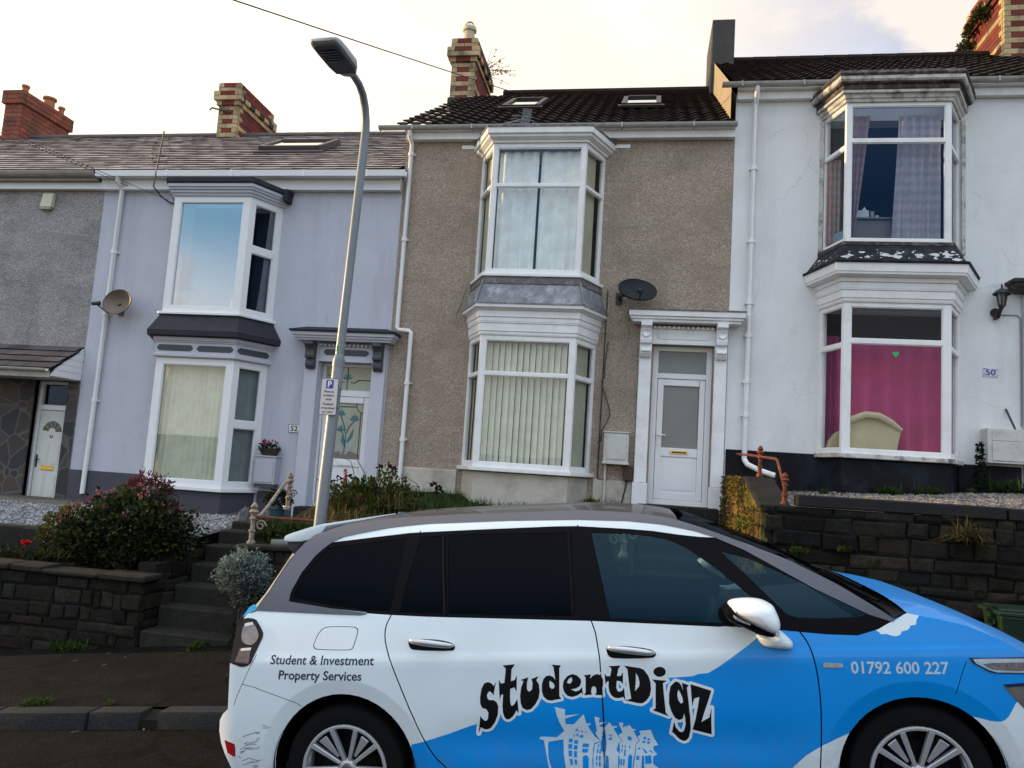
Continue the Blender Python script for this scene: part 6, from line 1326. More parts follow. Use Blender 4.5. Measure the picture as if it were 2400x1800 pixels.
me = bpy.data.meshes.new('stone'); bm.to_mesh(me); bm.free(); me.materials.append(mat('grey_rock', (.085, .085, .095), .9, .3, 9, .2, 50, .4, 30)); o = bpy.data.objects.new('stone', me); col.objects.link(o); o.parent = t; o.location = (5.12 , 1.0, -.7)
t = thing('plant_pot', 'blue glazed plant pot with a dark plant by the lilac house plinth', 'plant pot', (-5.2, -1.1, .68))
mb = MB(); mb.lathe([(.0, .66), (.10, .66), (.13, .92), (.145, .92), (.145, .96), (.125, .96), (.12, .93), (0, .93)], (-5.05, -1.45, 0), 18); mb.build('pot', mat('blue_glaze', (.035, .075, .10), .3, .1, 5), t, smooth=True)
mb = MB(); leaf_cloud(mb, (-5.05, -1.42, 1.05), (.17, .17, .13), 260, .06, [(.014, .024, .010), (.022, .032, .012)], 51, lump=.5); mb.build('foliage', M['leaf'], t, fix=False)
t = thing('flower_basket', 'dark wicker basket of pink cyclamen on the lilac meter box', 'flower basket', (-5.9, -.1, 1.66))
mb = MB(); mb.lathe([(0, 1.658), (.095, 1.658), (.145, 1.76), (.15, 1.775), (.13, 1.775), (.0, 1.75)], (-5.90, -.115, 0), 16, Matrix.Diagonal((1.3, .62, 1))); mb.build('basket', mat('wicker', (.035, .022, .014), .8, .3, 30, .3, 70, .6, 60), t, smooth=True)
mb = MB(); leaf_cloud(mb, (-5.90, -.12, 1.78), (.17, .07, .05), 150, .045, [(.02, .05, .015), (.035, .06, .03)], 61); rnd = random.Random(9)
mb.build('foliage', M['leaf'], t, fix=False); mb = MB()
for k in range(14):
    p = Vector((-5.90 + rnd.uniform(-.17, .17), -.12 + rnd.uniform(-.06, .06), 1.82 + rnd.uniform(0, .07)))
    mb = MB()
    for q in range(4): leaf(mb, p, rdir(rnd) + Vector((0, 0, .8)), rdir(rnd), .05, .018, rnd.choice([(.42, .02, .16), (.5, .06, .24), (.28, .01, .04)]))
    mb.build('flower', M['petal'], t, fix=False)
# rough grass bank
def blades(mb, n, fx, fy, fz, l0, l1, pal, seed, lean=.5, w=.004, keep=None):
    rnd = random.Random(seed)
    for k in range(n):
        x = rnd.uniform(*fx); y = rnd.uniform(*fy)
        if keep and not keep(x, y, rnd): continue
        z = fz(x, y); l = rnd.uniform(l0, l1) * (1 + .4 * noise.noise(Vector((x * 2.5, y * 2.5, seed)))); a = rnd.uniform(0, 2 * PI); s = rnd.uniform(0, lean)
        d = Vector((math.cos(a) * s, math.sin(a) * s, 1)).normalized(); p = Vector((-math.sin(a), math.cos(a), 0)) * w * rnd.uniform(.7, 1.4); o = Vector((x, y, z - .02)); c = rnd.choice(pal); q = rnd.uniform(.6, 1.3); c = tuple(v * q for v in c)
        m_ = o + d * l * .55; e = o + d * l + Vector((math.cos(a), math.sin(a), -.5)) * l * s * .45
        i = [mb.vert(v) for v in (o - p, o + p, m_ + p * .8, m_ - p * .8, e)]; mb.face((i[0], i[1], i[2], i[3]), tuple(v * .8 for v in c)); mb.face((i[3], i[2], i[4]), c)
GR = [(.035, .085, .012), (.05, .11, .018), (.026, .06, .012), (.07, .11, .03)]
mb = MB(); blades(mb, 11000, (-4.1, -.1), (-3.1, -.05), z51, .07, .17, GR, 3, .7)
tag(mb.build('grass', M['leaf'], fix=False), 'rough green grass on the bank in front of the brown house', 'grass', kind='stuff')
t = thing('dry_grass_clump', 'tangled clump of dry straw coloured grass beside the lamp post', 'grass clump', (-3.4, -2.6, .9))
mb = MB(); ST = [(.26, .19, .08), (.20, .13, .05), (.13, .075, .035), (.30, .22, .10), (.08, .09, .02)]
blades(mb, 2600, (-4.25, -2.3), (-3.1, -1.6), z51, .10, .30, ST, 7, 1.5, .004, lambda x, y, r: r.random() < math.exp(-((x + 3.35) / .75) ** 2 - ((y + 2.45) / .6) ** 2) * 1.2); mb.build('blades', M['leaf'], t, fix=False)
t = thing('bramble', 'tall green bramble mound with bare stems in front of the floral door', 'bramble', (-3.45, -1.9, 1.1))
mb = MB(); leaf_cloud(mb, (-3.45, -1.95, 1.18), (.58, .45, .26), 1500, .07, [(.035, .06, .014), (.05, .085, .02), (.09, .075, .025), (.022, .04, .012)], 71, lump=.6); blades(mb, 900, (-4.0, -2.9), (-2.4, -1.5), lambda x, y: 1.12, .12, .32, [(.06, .10, .02), (.12, .11, .04), (.20, .15, .06)], 17, .9); mb.build('foliage', M['leaf'], t, fix=False)
mb = MB(); rnd = random.Random(12)
for pts in ([(-3.75, -1.9, 1.2), (-3.78, -1.85, 1.5), (-3.86, -1.8, 1.66), (-3.98, -1.8, 1.70)], [(-3.55, -1.9, 1.25), (-3.62, -1.85, 1.5), (-3.75, -1.85, 1.68)], [(-3.2, -1.9, 1.2), (-3.25, -1.85, 1.45), (-3.36, -1.85, 1.62), (-3.45, -1.85, 1.60)], [(-2.7, -1.9, .9), (-2.9, -1.9, 1.25), (-3.1, -1.9, 1.48), (-3.35, -1.9, 1.53)], [(-2.6, -2.0, .95), (-2.72, -2.0, 1.2), (-2.85, -2.0, 1.42), (-3.0, -2.0, 1.50)], [(-3.9, -2.1, 1.1), (-4.1, -2.1, 1.35), (-4.2, -2.1, 1.40)]): mb.tube(pts, [.008, .006, .005, .003][:len(pts)], 5)
mb.build('stems', mat('dark_stem', (.035, .018, .02), .7, .2, 9), t)
mb = MB()
for p in ((-3.30, -1.85, 1.63), (-3.42, -1.85, 1.58), (-3.24, -1.84, 1.58), (-4.02, -1.8, 1.40), (-3.88, -1.8, 1.43), (-2.62, -2.0, 1.42), (-2.56, -2.0, 1.36)):
    for q in range(7): leaf(mb, Vector(p) + rdir(rnd) * .03, rdir(rnd), Vector((0, -1, .3)) + rdir(rnd) * .5, .085, .022, rnd.choice([(.022, .012, .016), (.03, .02, .018), (.016, .014, .012)]))
mb.build('dark_leaves', M['leaf'], t, fix=False)
t = thing('red_hot_poker', 'red flower spike standing above the bramble by the floral door', 'flower', (-3.82, -2.0, 1.2))
mb = MB(); rnd = random.Random(1)
for k in range(70): z = 1.40 + .16 * rnd.random(); a = rnd.uniform(0, 2 * PI); leaf(mb, Vector((-3.84, -2.0, z)), Vector((math.cos(a), math.sin(a), -.5)), Vector((0, 0, 1)), .045, .008, rnd.choice([(.42, .06, .04), (.5, .13, .06), (.30, .04, .04)]))
mb.build('petals', M['petal'], t, fix=False); mb = MB(); mb.tube([(-3.82, -2.0, 1.1), (-3.84, -2.0, 1.55)], .009, 5); mb.build('stem', mat('poker_stem', (.08, .09, .03), .7, 0, 1), t)
t = thing('jar', 'small jar with a blue lid lying in the dry grass behind the car', 'jar', (-2.85, -2.55, 1.0)); mb = MB(); mb.lathe([(0, .94), (.045, .94), (.048, 1.03), (.04, 1.045), (0, 1.045)], (-2.85, -2.55, 0), 14); mb.build('body', mat('jar_red', (.35, .14, .12), .4, .4, 30), t, smooth=True); mb = MB(); mb.lathe([(.048, 1.046), (.05, 1.075), (.045, 1.08), (0, 1.08)], (-2.85, -2.55, 0), 14); mb.build('lid', mat('jar_blue', (.03, .12, .36), .4, .1, 9), t, smooth=True)
t = thing('drain_pipe_end', 'short black drain pipe poking out of the garden wall near the silver shrub', 'pipe', (-4.0, -3.6, .66)); mb = MB(); mb.lathe([(.052, 0), (.052, .42), (.044, .42), (.044, .02)], (-3.66, -3.38, .70), 18, Matrix.Rotation(R(-93), 3, 'Y') @ Matrix.Rotation(R(14), 3, 'X')); mb.build('pipe', mat('pipe_grey', (.09, .10, .105), .5, .2, 6), t, smooth=True)
# weeds: one built, the others copied
wd = thing('weed_tuft', 'green weed tuft at the foot of the left stone wall', 'weed', (0, 0, 0), 'weeds growing from the walls and paving')
mb = MB(); blades(mb, 150, (-.20, .20), (-.05, .05), lambda x, y: 0, .08, .20, [(.04, .085, .016), (.06, .10, .02), (.03, .05, .014)], 5, 1.2, .006); leaf_cloud(mb, (0, 0, .03), (.20, .07, .05), 120, .05, [(.03, .06, .012), (.05, .08, .02)], 81); mb.build('foliage', M['leaf'], wd, fix=False)
def dup(root, loc, label, s=1.0, rz=0, rx=0):
    r = root.copy(); col.objects.link(r); r.location = loc; r.scale = (s, s, s); r.rotation_euler = (rx, 0, rz); r['label'] = label; r['org'] = list(loc)
    for ch in root.children:
        c = ch.copy(); col.objects.link(c); c.parent = r
    return r
wd.location = (-6.35, -3.62, zr(-6.35) + .12)
for x, y, z, s, rx, lb in ((-4.75, -3.62, zr(-4.75) + .12, .8, 0, 'thin weed tuft at the foot of the stone steps'), (-5.0, -5.70, zr(-5.0) + .10, .55, 0, 'weed tuft on the kerb edge at the far left'), (-4.3, -5.70, zr(-4.3) + .10, .32, 0, 'small weed on the kerb nearer the car'),
    (1.62, -3.62, 1.06, .42, .5, 'weed growing from the retaining wall near its mossy corner'), (2.05, -3.60, 1.10, .36, .5, 'weed on the retaining wall below the left sleeper'), (2.35, -3.60, 1.02, .28, .5, 'smallest weed on the retaining wall above the bonnet'),
    (3.3, -.66, z50(3.3, -.66), 1.0, 0, 'leafy weed under the white house bay, left one'), (3.85, -.66, z50(3.85, -.66), 1.0, 0, 'leafy weed under the white house bay, middle one'), (4.5, -.30, z50(4.4, -.4), .7, 0, 'leafy weed under the white house bay, right one'), (5.05, -.35, z50(5.0, -.4), 1.7, 0, 'big green weed below the large white meter box'),
    (-.65, -.70, 1.25, .9, 0, 'green weed at the cream plinth beside the meter box pipe'), (2.5, -.66, z50(2.5, -.66), .6, 0, 'small weed at the left corner of the white house black plinth')):
    dup(wd, (x, y, z), lb, s, x * 1.7, rx)
t = thing('grass_tuft', 'long dry grass tuft hanging from the right retaining wall', 'grass tuft', (3.2, -3.6, 1.45)); mb = MB(); blades(mb, 220, (3.05, 3.3), (-3.66, -3.60), lambda x, y: 1.30, .10, .30, [(.07, .065, .022), (.10, .075, .03), (.04, .055, .014)], 6, 2.6, .0045); mb.build('blades', M['leaf'], t, fix=False)
t = thing('wall_moss', 'green moss and ivy with gold sunlight in its colour on the side of the retaining wall', 'ivy', (1.2, -2, 1.2)); mb = MB(); rnd = random.Random(19)
for k in range(6500):
    y = rnd.uniform(-3.5, -.15); zt_ = 1.47 + min(1, max(0, (y + 3.3))) * .32; z = rnd.uniform(.4, zt_); dens = noise.noise(Vector((y * 2.6, z * 2.6, 4))) * 1.3 + .48 + .16 * (y + 2.4)
    if rnd.random() > dens: continue
    c = rnd.choice([(.11, .08, .02), (.065, .062, .015), (.035, .045, .012), (.15, .09, .03), (.20, .135, .03)]); leaf(mb, Vector((1.225 - rnd.random() * .035, y, z)), Vector((-.5, rnd.uniform(-1, 1), rnd.uniform(-1, .4))), Vector((-1, 0, 0)) + rdir(rnd) * .4, rnd.uniform(.02, .055), .012, c)  # golden leaf tones carry painted sunlight over the green moss
leaf_cloud(mb, (1.18, -2.95, 1.22), (.06, .12, .10), 60, .06, [(.12, .17, .02), (.18, .20, .04)], 91); mb.build('foliage', M['leaf'], t, fix=False)
t = thing('moss_strip', 'strip of green moss and short grass along the white house black plinth', 'moss', (2, -.3, 1.65)); mb = MB(); blades(mb, 1300, (1.6, 2.9), (-1.0, -.05), lambda x, y: z50(x, y) + (.05 if x < 1.9 else 0), .03, .07, [(.03, .05, .012), (.045, .055, .015)], 33, .9, .006, lambda x, y, r: r.random() < 1.1 - (x - 1.6) * .7); mb.build('blades', M['leaf'], t, fix=False)
t = thing('conifer', 'tiny dark conifer beside the large white meter box', 'shrub', (4.62, -.3, 1.8)); mb = MB()
for k in range(7): leaf_cloud(mb, (4.62, -.28, 1.85 + k * .09), (.085 - k * .009, .085 - k * .009, .07), 90, .04, [(.012, .022, .010), (.02, .03, .012)], 100 + k)
mb.build('foliage', M['leaf'], t, fix=False)
# chimney weeds
t = thing('chimney_weed', 'spindly dead weed sprouting from the middle brick chimney', 'weed', (-3.85, 4.4, 10.7)); mb = MB(); lf = MB(); rnd = random.Random(44)
for k in range(16):
    a = rnd.uniform(-.9, 1.4); l = rnd.uniform(.25, .8); b = Vector((-3.88, 4.45 + rnd.uniform(-.15, .15), 10.62 + rnd.uniform(-.1, .15))); e = b + Vector((math.cos(a) * l, rnd.uniform(-.2, .2), math.sin(a) * l * .8 + .1)); mb.tube([b, b.lerp(e, .5) + Vector((0, 0, .05)), e], .005, 4)
    for q in range(5): leaf(lf, b.lerp(e, rnd.uniform(.2, 1)), rdir(rnd), rdir(rnd), .06, .018, (.05, .05, .025))
mb.build('stems', M['bark'], t); lf.build('leaves', M['leaf'], t, fix=False)
t = thing('chimney_weed', 'bushy green weeds hugging the side of the right brick chimney', 'weed', (6.4, 4.0, 10.9)); mb = MB()
leaf_cloud(mb, (6.42, 4.3, 11.35), (.10, .55, .22), 500, .09, [(.05, .06, .015), (.08, .08, .02), (.03, .04, .012)], 112, lump=.6); leaf_cloud(mb, (6.40, 4.85, 11.0), (.14, .30, .22), 400, .09, [(.05, .06, .015), (.09, .08, .03)], 113, lump=.6); mb.build('foliage', M['leaf'], t, fix=False)

# ================================================================== iron railings
def post(mb, x, y, z0, z1, s=1.0):
    h = z1 - z0
    mb.lathe([(.05 * s, 0), (.05 * s, .03), (.03 * s, .05), (.03 * s, h * .28), (.042 * s, h * .30), (.042 * s, h * .34), (.026 * s, h * .36), (.026 * s, h * .58), (.04 * s, h * .60), (.04 * s, h * .64), (.028 * s, h * .66), (.034 * s, h * .74), (.055 * s, h * .77), (.05 * s, h * .81), (.03 * s, h * .84), (.045 * s, h * .89), (.03 * s, h * .95), (.008, h), (0, h)], (x, y, z0), 12)
def scroll(mb, o, ux, s, turns=1.3):
    o = Vector(o); ux = Vector(ux); P = []
    for k in range(22):
        t = k / 21; a = t * turns * 2 * PI; r = s * (1 - .75 * t); P.append(o + ux * (r * math.cos(a)) + Vector((0, 0, r * math.sin(a))))
    mb.tube(P, .011, 6)
rl_ = thing('iron_railing', 'white flaking ornamental iron railing beside the steps and behind the lamp post', 'railing', (-4.3, -3.4, .6), 'old iron railings on the garden walls')
for x, y, a, b in ((-4.37, -3.38, .64, 1.12), (-4.52, -2.2, .98, 1.46), (-.12, -3.38, .84, 1.34)):
    mb = MB(); post(mb, x, y, a, b, 1.0); mb.build('post', M['flaky_iron'], rl_, smooth=True)
mb = MB(); mb.tube([(-4.36, -3.38, .95), (-4.37, -3.2, .97), (-4.40, -3.0, 1.05), (-4.46, -2.6, 1.24), (-4.49, -2.4, 1.33), (-4.52, -2.2, 1.35)], .021, 8); mb.build('handrail', M['flaky_iron'], rl_, smooth=True)
mb = MB(); mb.tube([(-4.36, -3.38, .955), (-3.2, -3.385, .97), (-2.0, -3.38, 1.01), (-.12, -3.38, 1.10)], .017, 8); mb.build('lower_rail', M['rust'], rl_, smooth=True)
mb = MB()
for p in ((-4.27, -3.38, .86), (-.22, -3.38, 1.02), (-.02, -3.38, 1.08)): scroll(mb, p, (1, 0, 0), .065)
scroll(mb, (-4.50, -2.27, 1.22), (.2, -1, 0), .07); scroll(mb, (-4.50, -2.12, 1.18), (.8, .4, 0), .06); mb.build('scroll', M['flaky_iron'], rl_, smooth=True)
rr_ = thing('iron_railing', 'rusty orange iron railing on the corner of the mossy retaining wall', 'railing', (1.42, -2.5, 1.6), 'old iron railings on the garden walls')
for x, y, a, b in ((1.42, -2.25, 1.79, 2.16), (1.50, -3.42, 1.50, 1.84)): mb = MB(); post(mb, x, y, a, b, .8); mb.build('post', M['rust'], rr_, smooth=True)
mb = MB(); mb.tube([(1.30, -1.0, 2.09), (1.38, -1.7, 2.06), (1.42, -2.25, 2.03), (1.47, -3.0, 1.99), (1.475, -3.08, 1.975), (1.49, -3.3, 1.78), (1.50, -3.42, 1.68)], .015, 8); mb.build('handrail', M['rust'], rr_, smooth=True)

# ================================================================== lamp post
lp = thing('street_lamp', 'tall galvanised lamp post rising behind the rear of the car', 'street lamp', (-3.48, -3.6, -.35))
def px_(z): return -3.50 + (z + .35) * .0285
mb = MB(); mb.tube([(px_(-.4), -3.6, -.4), (px_(2.80), -3.6, 2.80), (px_(2.86), -3.6, 2.86)], [.066, .066, .05], 20, False)
mb.tube([(px_(2.85), -3.6, 2.85), (px_(5.30), -3.6, 5.30), (px_(5.5), -3.6, 5.50), (-3.335, -3.625, 5.64), (-3.335, -3.68, 5.77), (-3.337, -3.77, 5.88), (-3.345, -3.89, 5.945), (-3.355, -4.02, 5.965), (-3.37, -4.2, 5.97)], [.050, .050, .049, .048, .046, .044, .042, .040, .040], 20)
mb.build('pole', M['galv'], lp, smooth=True)
mb = MB(); hx = -3.375; n = Vector((-.06, -math.cos(R(1)), math.sin(R(1)))).normalized(); u = Vector((0, n.z, -n.y)); sx = n.cross(u).normalized(); sx = sx if sx.x > 0 else -sx; o = Vector((hx, -4.08, 5.97))
def head_ring(s, w, zt, zb, m_=6):
    pts = []
    for k in range(16):
        a = 2 * PI * k / 16; ca, sa = math.cos(a), math.sin(a); f = lambda v: math.copysign(abs(v) ** .45, v)
        pts.append(o + n * s + sx * (w * f(ca)) + u * ((zt if sa > 0 else zb) * abs(f(sa)) * (1 if sa > 0 else 1)))
    return pts
secs = [(0, .05, .04, -.04), (.03, .085, .06, -.05), (.12, .135, .07, -.055), (.20, .165, .065, -.055), (.45, .17, .055, -.05), (.60, .168, .045, -.045), (.66, .155, .03, -.035), (.68, .13, .01, -.02)]
rings = [[mb.vert(p) for p in head_ring(*s)] for s in secs]
for k in range(len(rings) - 1):
    for j in range(16): mb.face((rings[k][j], rings[k][(j + 1) % 16], rings[k + 1][(j + 1) % 16], rings[k + 1][j]))
mb.face(rings[0][::-1]); mb.face(rings[-1])
lh = mb.build('lamp_head', M['lamp_grey'], lp, smooth=True)
mb = MB(); mb.prism([(-.115, .0), (.115, .0), (.132, .10), (.134, .50), (.115, .54), (-.115, .54), (-.134, .50), (-.132, .10)], o + n * .10 - u * .052, sx, n, -u * .010); mb.build('lamp_cover', M['lamp_dark'], lh, bevel=.004)
mb = MB()
for k in range(5): mb.obox(o + n * (.36 + k * .045) - u * .066 - sx * .10, sx * .20, n * .018, -u * .006)
mb.build('lens_row', mat('lens', (.08, .08, .09), .2, .2, 20), lh)
mb = MB(); mb.tube([(px_(2.72), -3.6, 2.72), (px_(2.80), -3.6, 2.80)], .07, 20); mb.build('collar', M['galv'], lp, smooth=True)
mb = MB(); 
for k in range(6):
    a0 = R(-128) + k * R(9); a1 = a0 + R(9); cx = px_(2.92); r = .0535
    mb.poly([(cx + r * math.cos(a0), -3.6 + r * math.sin(a0), 2.88), (cx + r * math.cos(a1), -3.6 + r * math.sin(a1), 2.88), (cx + r * math.cos(a1), -3.6 + r * math.sin(a1), 2.965), (cx + r * math.cos(a0), -3.6 + r * math.sin(a0), 2.965)])
stk = mb.build('number_sticker', M['green_print'], lp, fix=False)
mb = MB(); a = R(-101); c = Vector((px_(2.92) + .0545 * math.cos(a), -3.6 + .0545 * math.sin(a), 2.895)); lettering(mb, '5', c, (-math.sin(a), math.cos(a), 0), (0, 0, 1), (math.cos(a), math.sin(a), 0), .055, .032, True, .02, lift=.001); mb.build('numeral', M['sign_black'], stk, fix=False)
sg_ = thing('parking_sign', 'small white permit parking sign with blue P fixed to the lamp post', 'parking sign', (-3.44, -3.68, 2.2))
yS = -3.69
mb = MB(); W, H, c = .205, .415, .018; x0, z0 = -3.555, 2.16
def rrect(x0, x1, z0, z1, c, n=4):
    P = []
    for cx, cz, a in ((x1 - c, z1 - c, 0), (x0 + c, z1 - c, 90), (x0 + c, z0 + c, 180), (x1 - c, z0 + c, 270)):
        for k in range(n + 1): P.append((cx + c * math.cos(R(a + 90 * k / n)), cz + c * math.sin(R(a + 90 * k / n))))
    return P
mb.prism(rrect(x0, x0 + W, z0, z0 + H, .016), (0, yS + .003, 0), (1, 0, 0), (0, 0, 1), (0, -.003, 0)); mb.build('plate', M['sign_black'], sg_)
mb = MB(); mb.poly([(x, yS - .0015, z) for x, z in rrect(x0 + .006, x0 + W - .006, z0 + .006, z0 + H - .006, .012)]); mb.build('face', M['sign_face'], sg_, fix=False)
cx = x0 + W / 2
mb = MB(); mb.poly([(x, yS - .003, z) for x, z in rrect(cx - .043, cx + .043, z0 + .300, z0 + .395, .006)]); mb.build('parking_panel', M['sign_blue'], sg_, fix=False)
mb = MB(); lettering(mb, 'P', (cx, yS - .0032, z0 + .316), (1, 0, 0), (0, 0, 1), (0, -1, 0), .066, .045, True, .035, lift=.0015); mb.build('parking_letter', M['white_print'], sg_, fix=False)
mb = MB()
for k, (s, w) in enumerate((('Permit', .112), ('holders', .128), ('only', .075), ('Deiliaid', .125), ('trwydded', .160), ('yn unig', .128))):
    if k == 3: mb.build('lettering', M['sign_black'], sg_, fix=False); mb = MB()
    z = z0 + (.252, .210, .168, .112, .069, .026)[k]; lettering(mb, s, (cx, yS - .0015, z), (1, 0, 0), (0, 0, 1), (0, -1, 0), .026, w, True, .018, lift=.0015)
mb.build('lettering', M['sign_black'], sg_, fix=False)
mb = MB()
for z in (2.26, 2.47): mb.tube([(px_(z), -3.6, z - .012), (px_(z), -3.6, z + .012)], .072, 16); mb.box(px_(z) - .03, px_(z) + .03, yS + .002, -3.64, z - .012, z + .012)
mb.build('clip', M['galv'], sg_)
# ================================================================== recycling box
bx_ = thing('recycling_box', 'dark green plastic recycling box on the pavement beyond the bonnet', 'recycling box', (3.5, -3.85, .4))
gp = mat('green_plastic', (.006, .024, .013), .45, .1, 5, 0, 1, 0, 1, .5); zb = zr(3.5) + .12
mb = MB(); P = lambda x0, x1, y0, y1, z: [(x0, y0, z), (x1, y0, z), (x1, y1, z), (x0, y1, z)]
mb.hexa(P(3.31, 3.81, -4.02, -3.68, zb) + P(3.28, 3.84, -4.05, -3.65, zb + .25)); mb.build('tub', gp, bx_, bevel=.02, segs=2)
mb = MB(); mb.box(3.25, 3.87, -4.08, -3.62, zb + .252, zb + .29); mb.box(3.29, 3.83, -4.05, -3.65, zb + .29, zb + .31); mb.build('lid', gp, bx_, bevel=.012, segs=2)
mb = MB(); mb.box(3.26, 3.285, -3.95, -3.75, zb + .15, zb + .20); mb.build('handle', gp, bx_, bevel=.006)
# ================================================================== overhead cables
def sagline(a, b, sag, n=24): 
    a = Vector(a); b = Vector(b); return [a.lerp(b, k / n) - Vector((0, 0, sag * 4 * (k / n) * (1 - k / n))) for k in range(n + 1)]
# ================================================================== the car
SLP = R(6.49)
car = thing('parked_car', 'white and bright blue people carrier with lettering on its doors parked at the kerb', 'car', (-1.4127, -6.89, -.26494), rot=(0, -SLP, 0))
car['org'] = [0.0, 0.0, 0.0]      # its parts are modelled in the car's own frame
def hermite(P, h):
    n = len(P)
    if h <= P[0][0]: return P[0][1]
    if h >= P[-1][0]: return P[-1][1]
    for i in range(n - 1):
        if h <= P[i + 1][0]:
            x0, y0 = P[i]; x1, y1 = P[i + 1]; t = (h - x0) / (x1 - x0)
            def sl(j):
                if j == 0: return (P[1][1] - P[0][1]) / (P[1][0] - P[0][0])
                if j == n - 1: return (P[-1][1] - P[-2][1]) / (P[-1][0] - P[-2][0])
                a = (P[j][1] - P[j - 1][1]) / (P[j][0] - P[j - 1][0]); b = (P[j + 1][1] - P[j][1]) / (P[j + 1][0] - P[j][0])
                return 0 if a * b <= 0 else 2 * a * b / (a + b)
            m0, m1 = sl(i) * (x1 - x0), sl(i + 1) * (x1 - x0)
            return (2*t**3 - 3*t*t + 1) * y0 + (t**3 - 2*t*t + t) * m0 + (-2*t**3 + 3*t*t) * y1 + (t**3 - t*t) * m1
def halfw(u, h):
    s = 0
    if u < .2: d = .2 - u; s += .035 * d * d + .22 * max(0, (-.60 - u) / .27) ** 2.5
    if u > 2.7: d = u - 2.7; s += .04 * d * d + .33 * max(0, (u - 3.25) / .5) ** 2.2
    return max(.2, hermite(CAR_PROF, h) - s)
def flare(u, h):
    """raised lip round the wheel openings and a shallow scoop along the lower doors"""
    d = 0
    for cu, ch, r in ((.005, .345, .388), (2.838, .333, .372)):
        q = math.hypot(u - cu, h - ch) - r
        if q < .075: d -= .22 * (.075 - q)
    if .45 < u < 2.4: d -= .012 * math.exp(-((h - .50) / .09) ** 2) * min(1, (u - .45) / .3, (2.4 - u) / .3)
    return d
def surf(u, h): return halfw(u, h) + flare(u, h)
def nrm(u, h):
    e = .004; du = (surf(u + e, h) - surf(u - e, h)) / (2 * e); dh = (surf(u, h + e) - surf(u, h - e)) / (2 * e)
    return Vector((-du, -1, -dh)).normalized()
def inpoly(p, P):
    x, y = p; c = False; j = len(P) - 1
    for i in range(len(P)):
        if (P[i][1] > y) != (P[j][1] > y) and x < (P[j][0] - P[i][0]) * (y - P[i][1]) / (P[j][1] - P[i][1]) + P[i][0]: c = not c
        j = i
    return c
def dist_line(p, L, closed=False):
    best = 9; n = len(L)
    for i in range(n if closed else n - 1):
        ax, ay = L[i]; bx, by = L[(i + 1) % n]; dx, dy = bx - ax, by - ay; q = dx * dx + dy * dy
        t = 0 if q == 0 else max(0, min(1, ((p[0] - ax) * dx + (p[1] - ay) * dy) / q))
        best = min(best, math.hypot(p[0] - ax - t * dx, p[1] - ay - t * dy))
    return best
def off_line(L, d):
    out = []
    for i, (x, y) in enumerate(L):
        a = L[max(0, i - 1)]; b = L[min(len(L) - 1, i + 1)]; dx, dy = b[0] - a[0], b[1] - a[1]; l = math.hypot(dx, dy) or 1
        out.append((x - dy / l * d, y + dx / l * d))
    return out
def smooth(L, n=2, closed=False):
    for _ in range(n):
        q = []; m_ = len(L)
        if not closed: q.append(L[0])
        for i in range(m_ if closed else m_ - 1):
            a, b = L[i], L[(i + 1) % m_]
            q += [(a[0] * .75 + b[0] * .25, a[1] * .75 + b[1] * .25), (a[0] * .25 + b[0] * .75, a[1] * .25 + b[1] * .75)]
        if not closed: q.append(L[-1])
        L = q
    return L
def cdt(polylines, bbox, step, extra=()):
    V = []; E = []
    for L, closed in polylines:
        i0 = len(V); V += [Vector(p) for p in L]
        E += [(i0 + k, i0 + k + 1) for k in range(len(L) - 1)]
        if closed: E.append((i0 + len(L) - 1, i0))
    x0, x1, y0, y1 = bbox; j = 0; y = y0
    while y <= y1:
        x = x0 + (step / 2 if j % 2 else 0)
        while x <= x1: V.append(Vector((x + 1e-4, y + 1.3e-4))); x += step
        y += step * .9; j += 1
    r = delaunay_2d_cdt(V, E, [], 0, 1e-6)
    return r[0], r[2]
rear = [(-.60, .19), (-.637, .35), (-.673, .417), (-.700, .474), (-.712, .532), (-.705, .592), (-.680, .627), (-.645, .655), (-.637, .79), (-.633, .894), (-.627, .95), (-.622, 1.01), (-.605, 1.07), (-.577, 1.125), (-.555, 1.145), (-.512, 1.165), (-.444, 1.256), (-.358, 1.40), (-.314, 1.468), (-.267, 1.516), (-.219, 1.554)]
top = list(CAR['top_edge'])[1:]
crease = list(CAR['crease'])
nose = [(3.42, .845), (3.50, .785), (3.57, .71), (3.625, .62), (3.65, .52), (3.65, .40), (3.62, .28), (3.57, .19)]
topc = [p for p in top if p not in ((2.25, 1.37),)]
OUT = rear + smooth(topc, 1) + crease + nose
ARC = [((.005, .345), .388), (2.838 and (2.838, .333), .372)]
def circ(c, r, n=48): return [(c[0] + r * math.cos(2 * PI * k / n), c[1] + r * math.sin(2 * PI * k / n)) for k in range(n)]
GH = list(CAR['glasshouse']); BAND = list(CAR['band_in'])
BANDP = BAND[:17] + [BAND[k] for k in range(17, len(BAND))]
# silver arch: between its inner edge and the outline above it
BANDP = list(BAND) + [p for p in topc[::-1]] + rear[::-1][:7]
DG = list(CAR['door_glass']); QG = list(CAR['quarter_glass']); RQ = list(CAR['rear_quarter_glass']); SG = list(CAR['small_glass']); RD = list(CAR['rear_door_glass'])
TL = smooth([(-.616, 1.10), (-.570, 1.125), (-.507, 1.118), (-.49, 1.10), (-.453, 1.053), (-.449, 1.027), (-.468, .988), (-.494, .928), (-.511, .886), (-.56, .873), (-.598, .886), (-.66, .905), (-.74, 1.0), (-.70, 1.09)], 1, True)
REF = list(CAR['reflector']); DRL = list(CAR['drl']); HL = list(CAR['headlamp']); PATCH = list(CAR['patch']); FLAP = list(CAR['flap'])
SR = smooth(CAR['shut_rear'], 1); SR = SR + [(.62, .30), (.68, .18)]
SM = list(CAR['shut_mid']) + [(1.35, .18)]
SF = smooth(CAR['shut_front'], 1) + [(2.37, .18)]
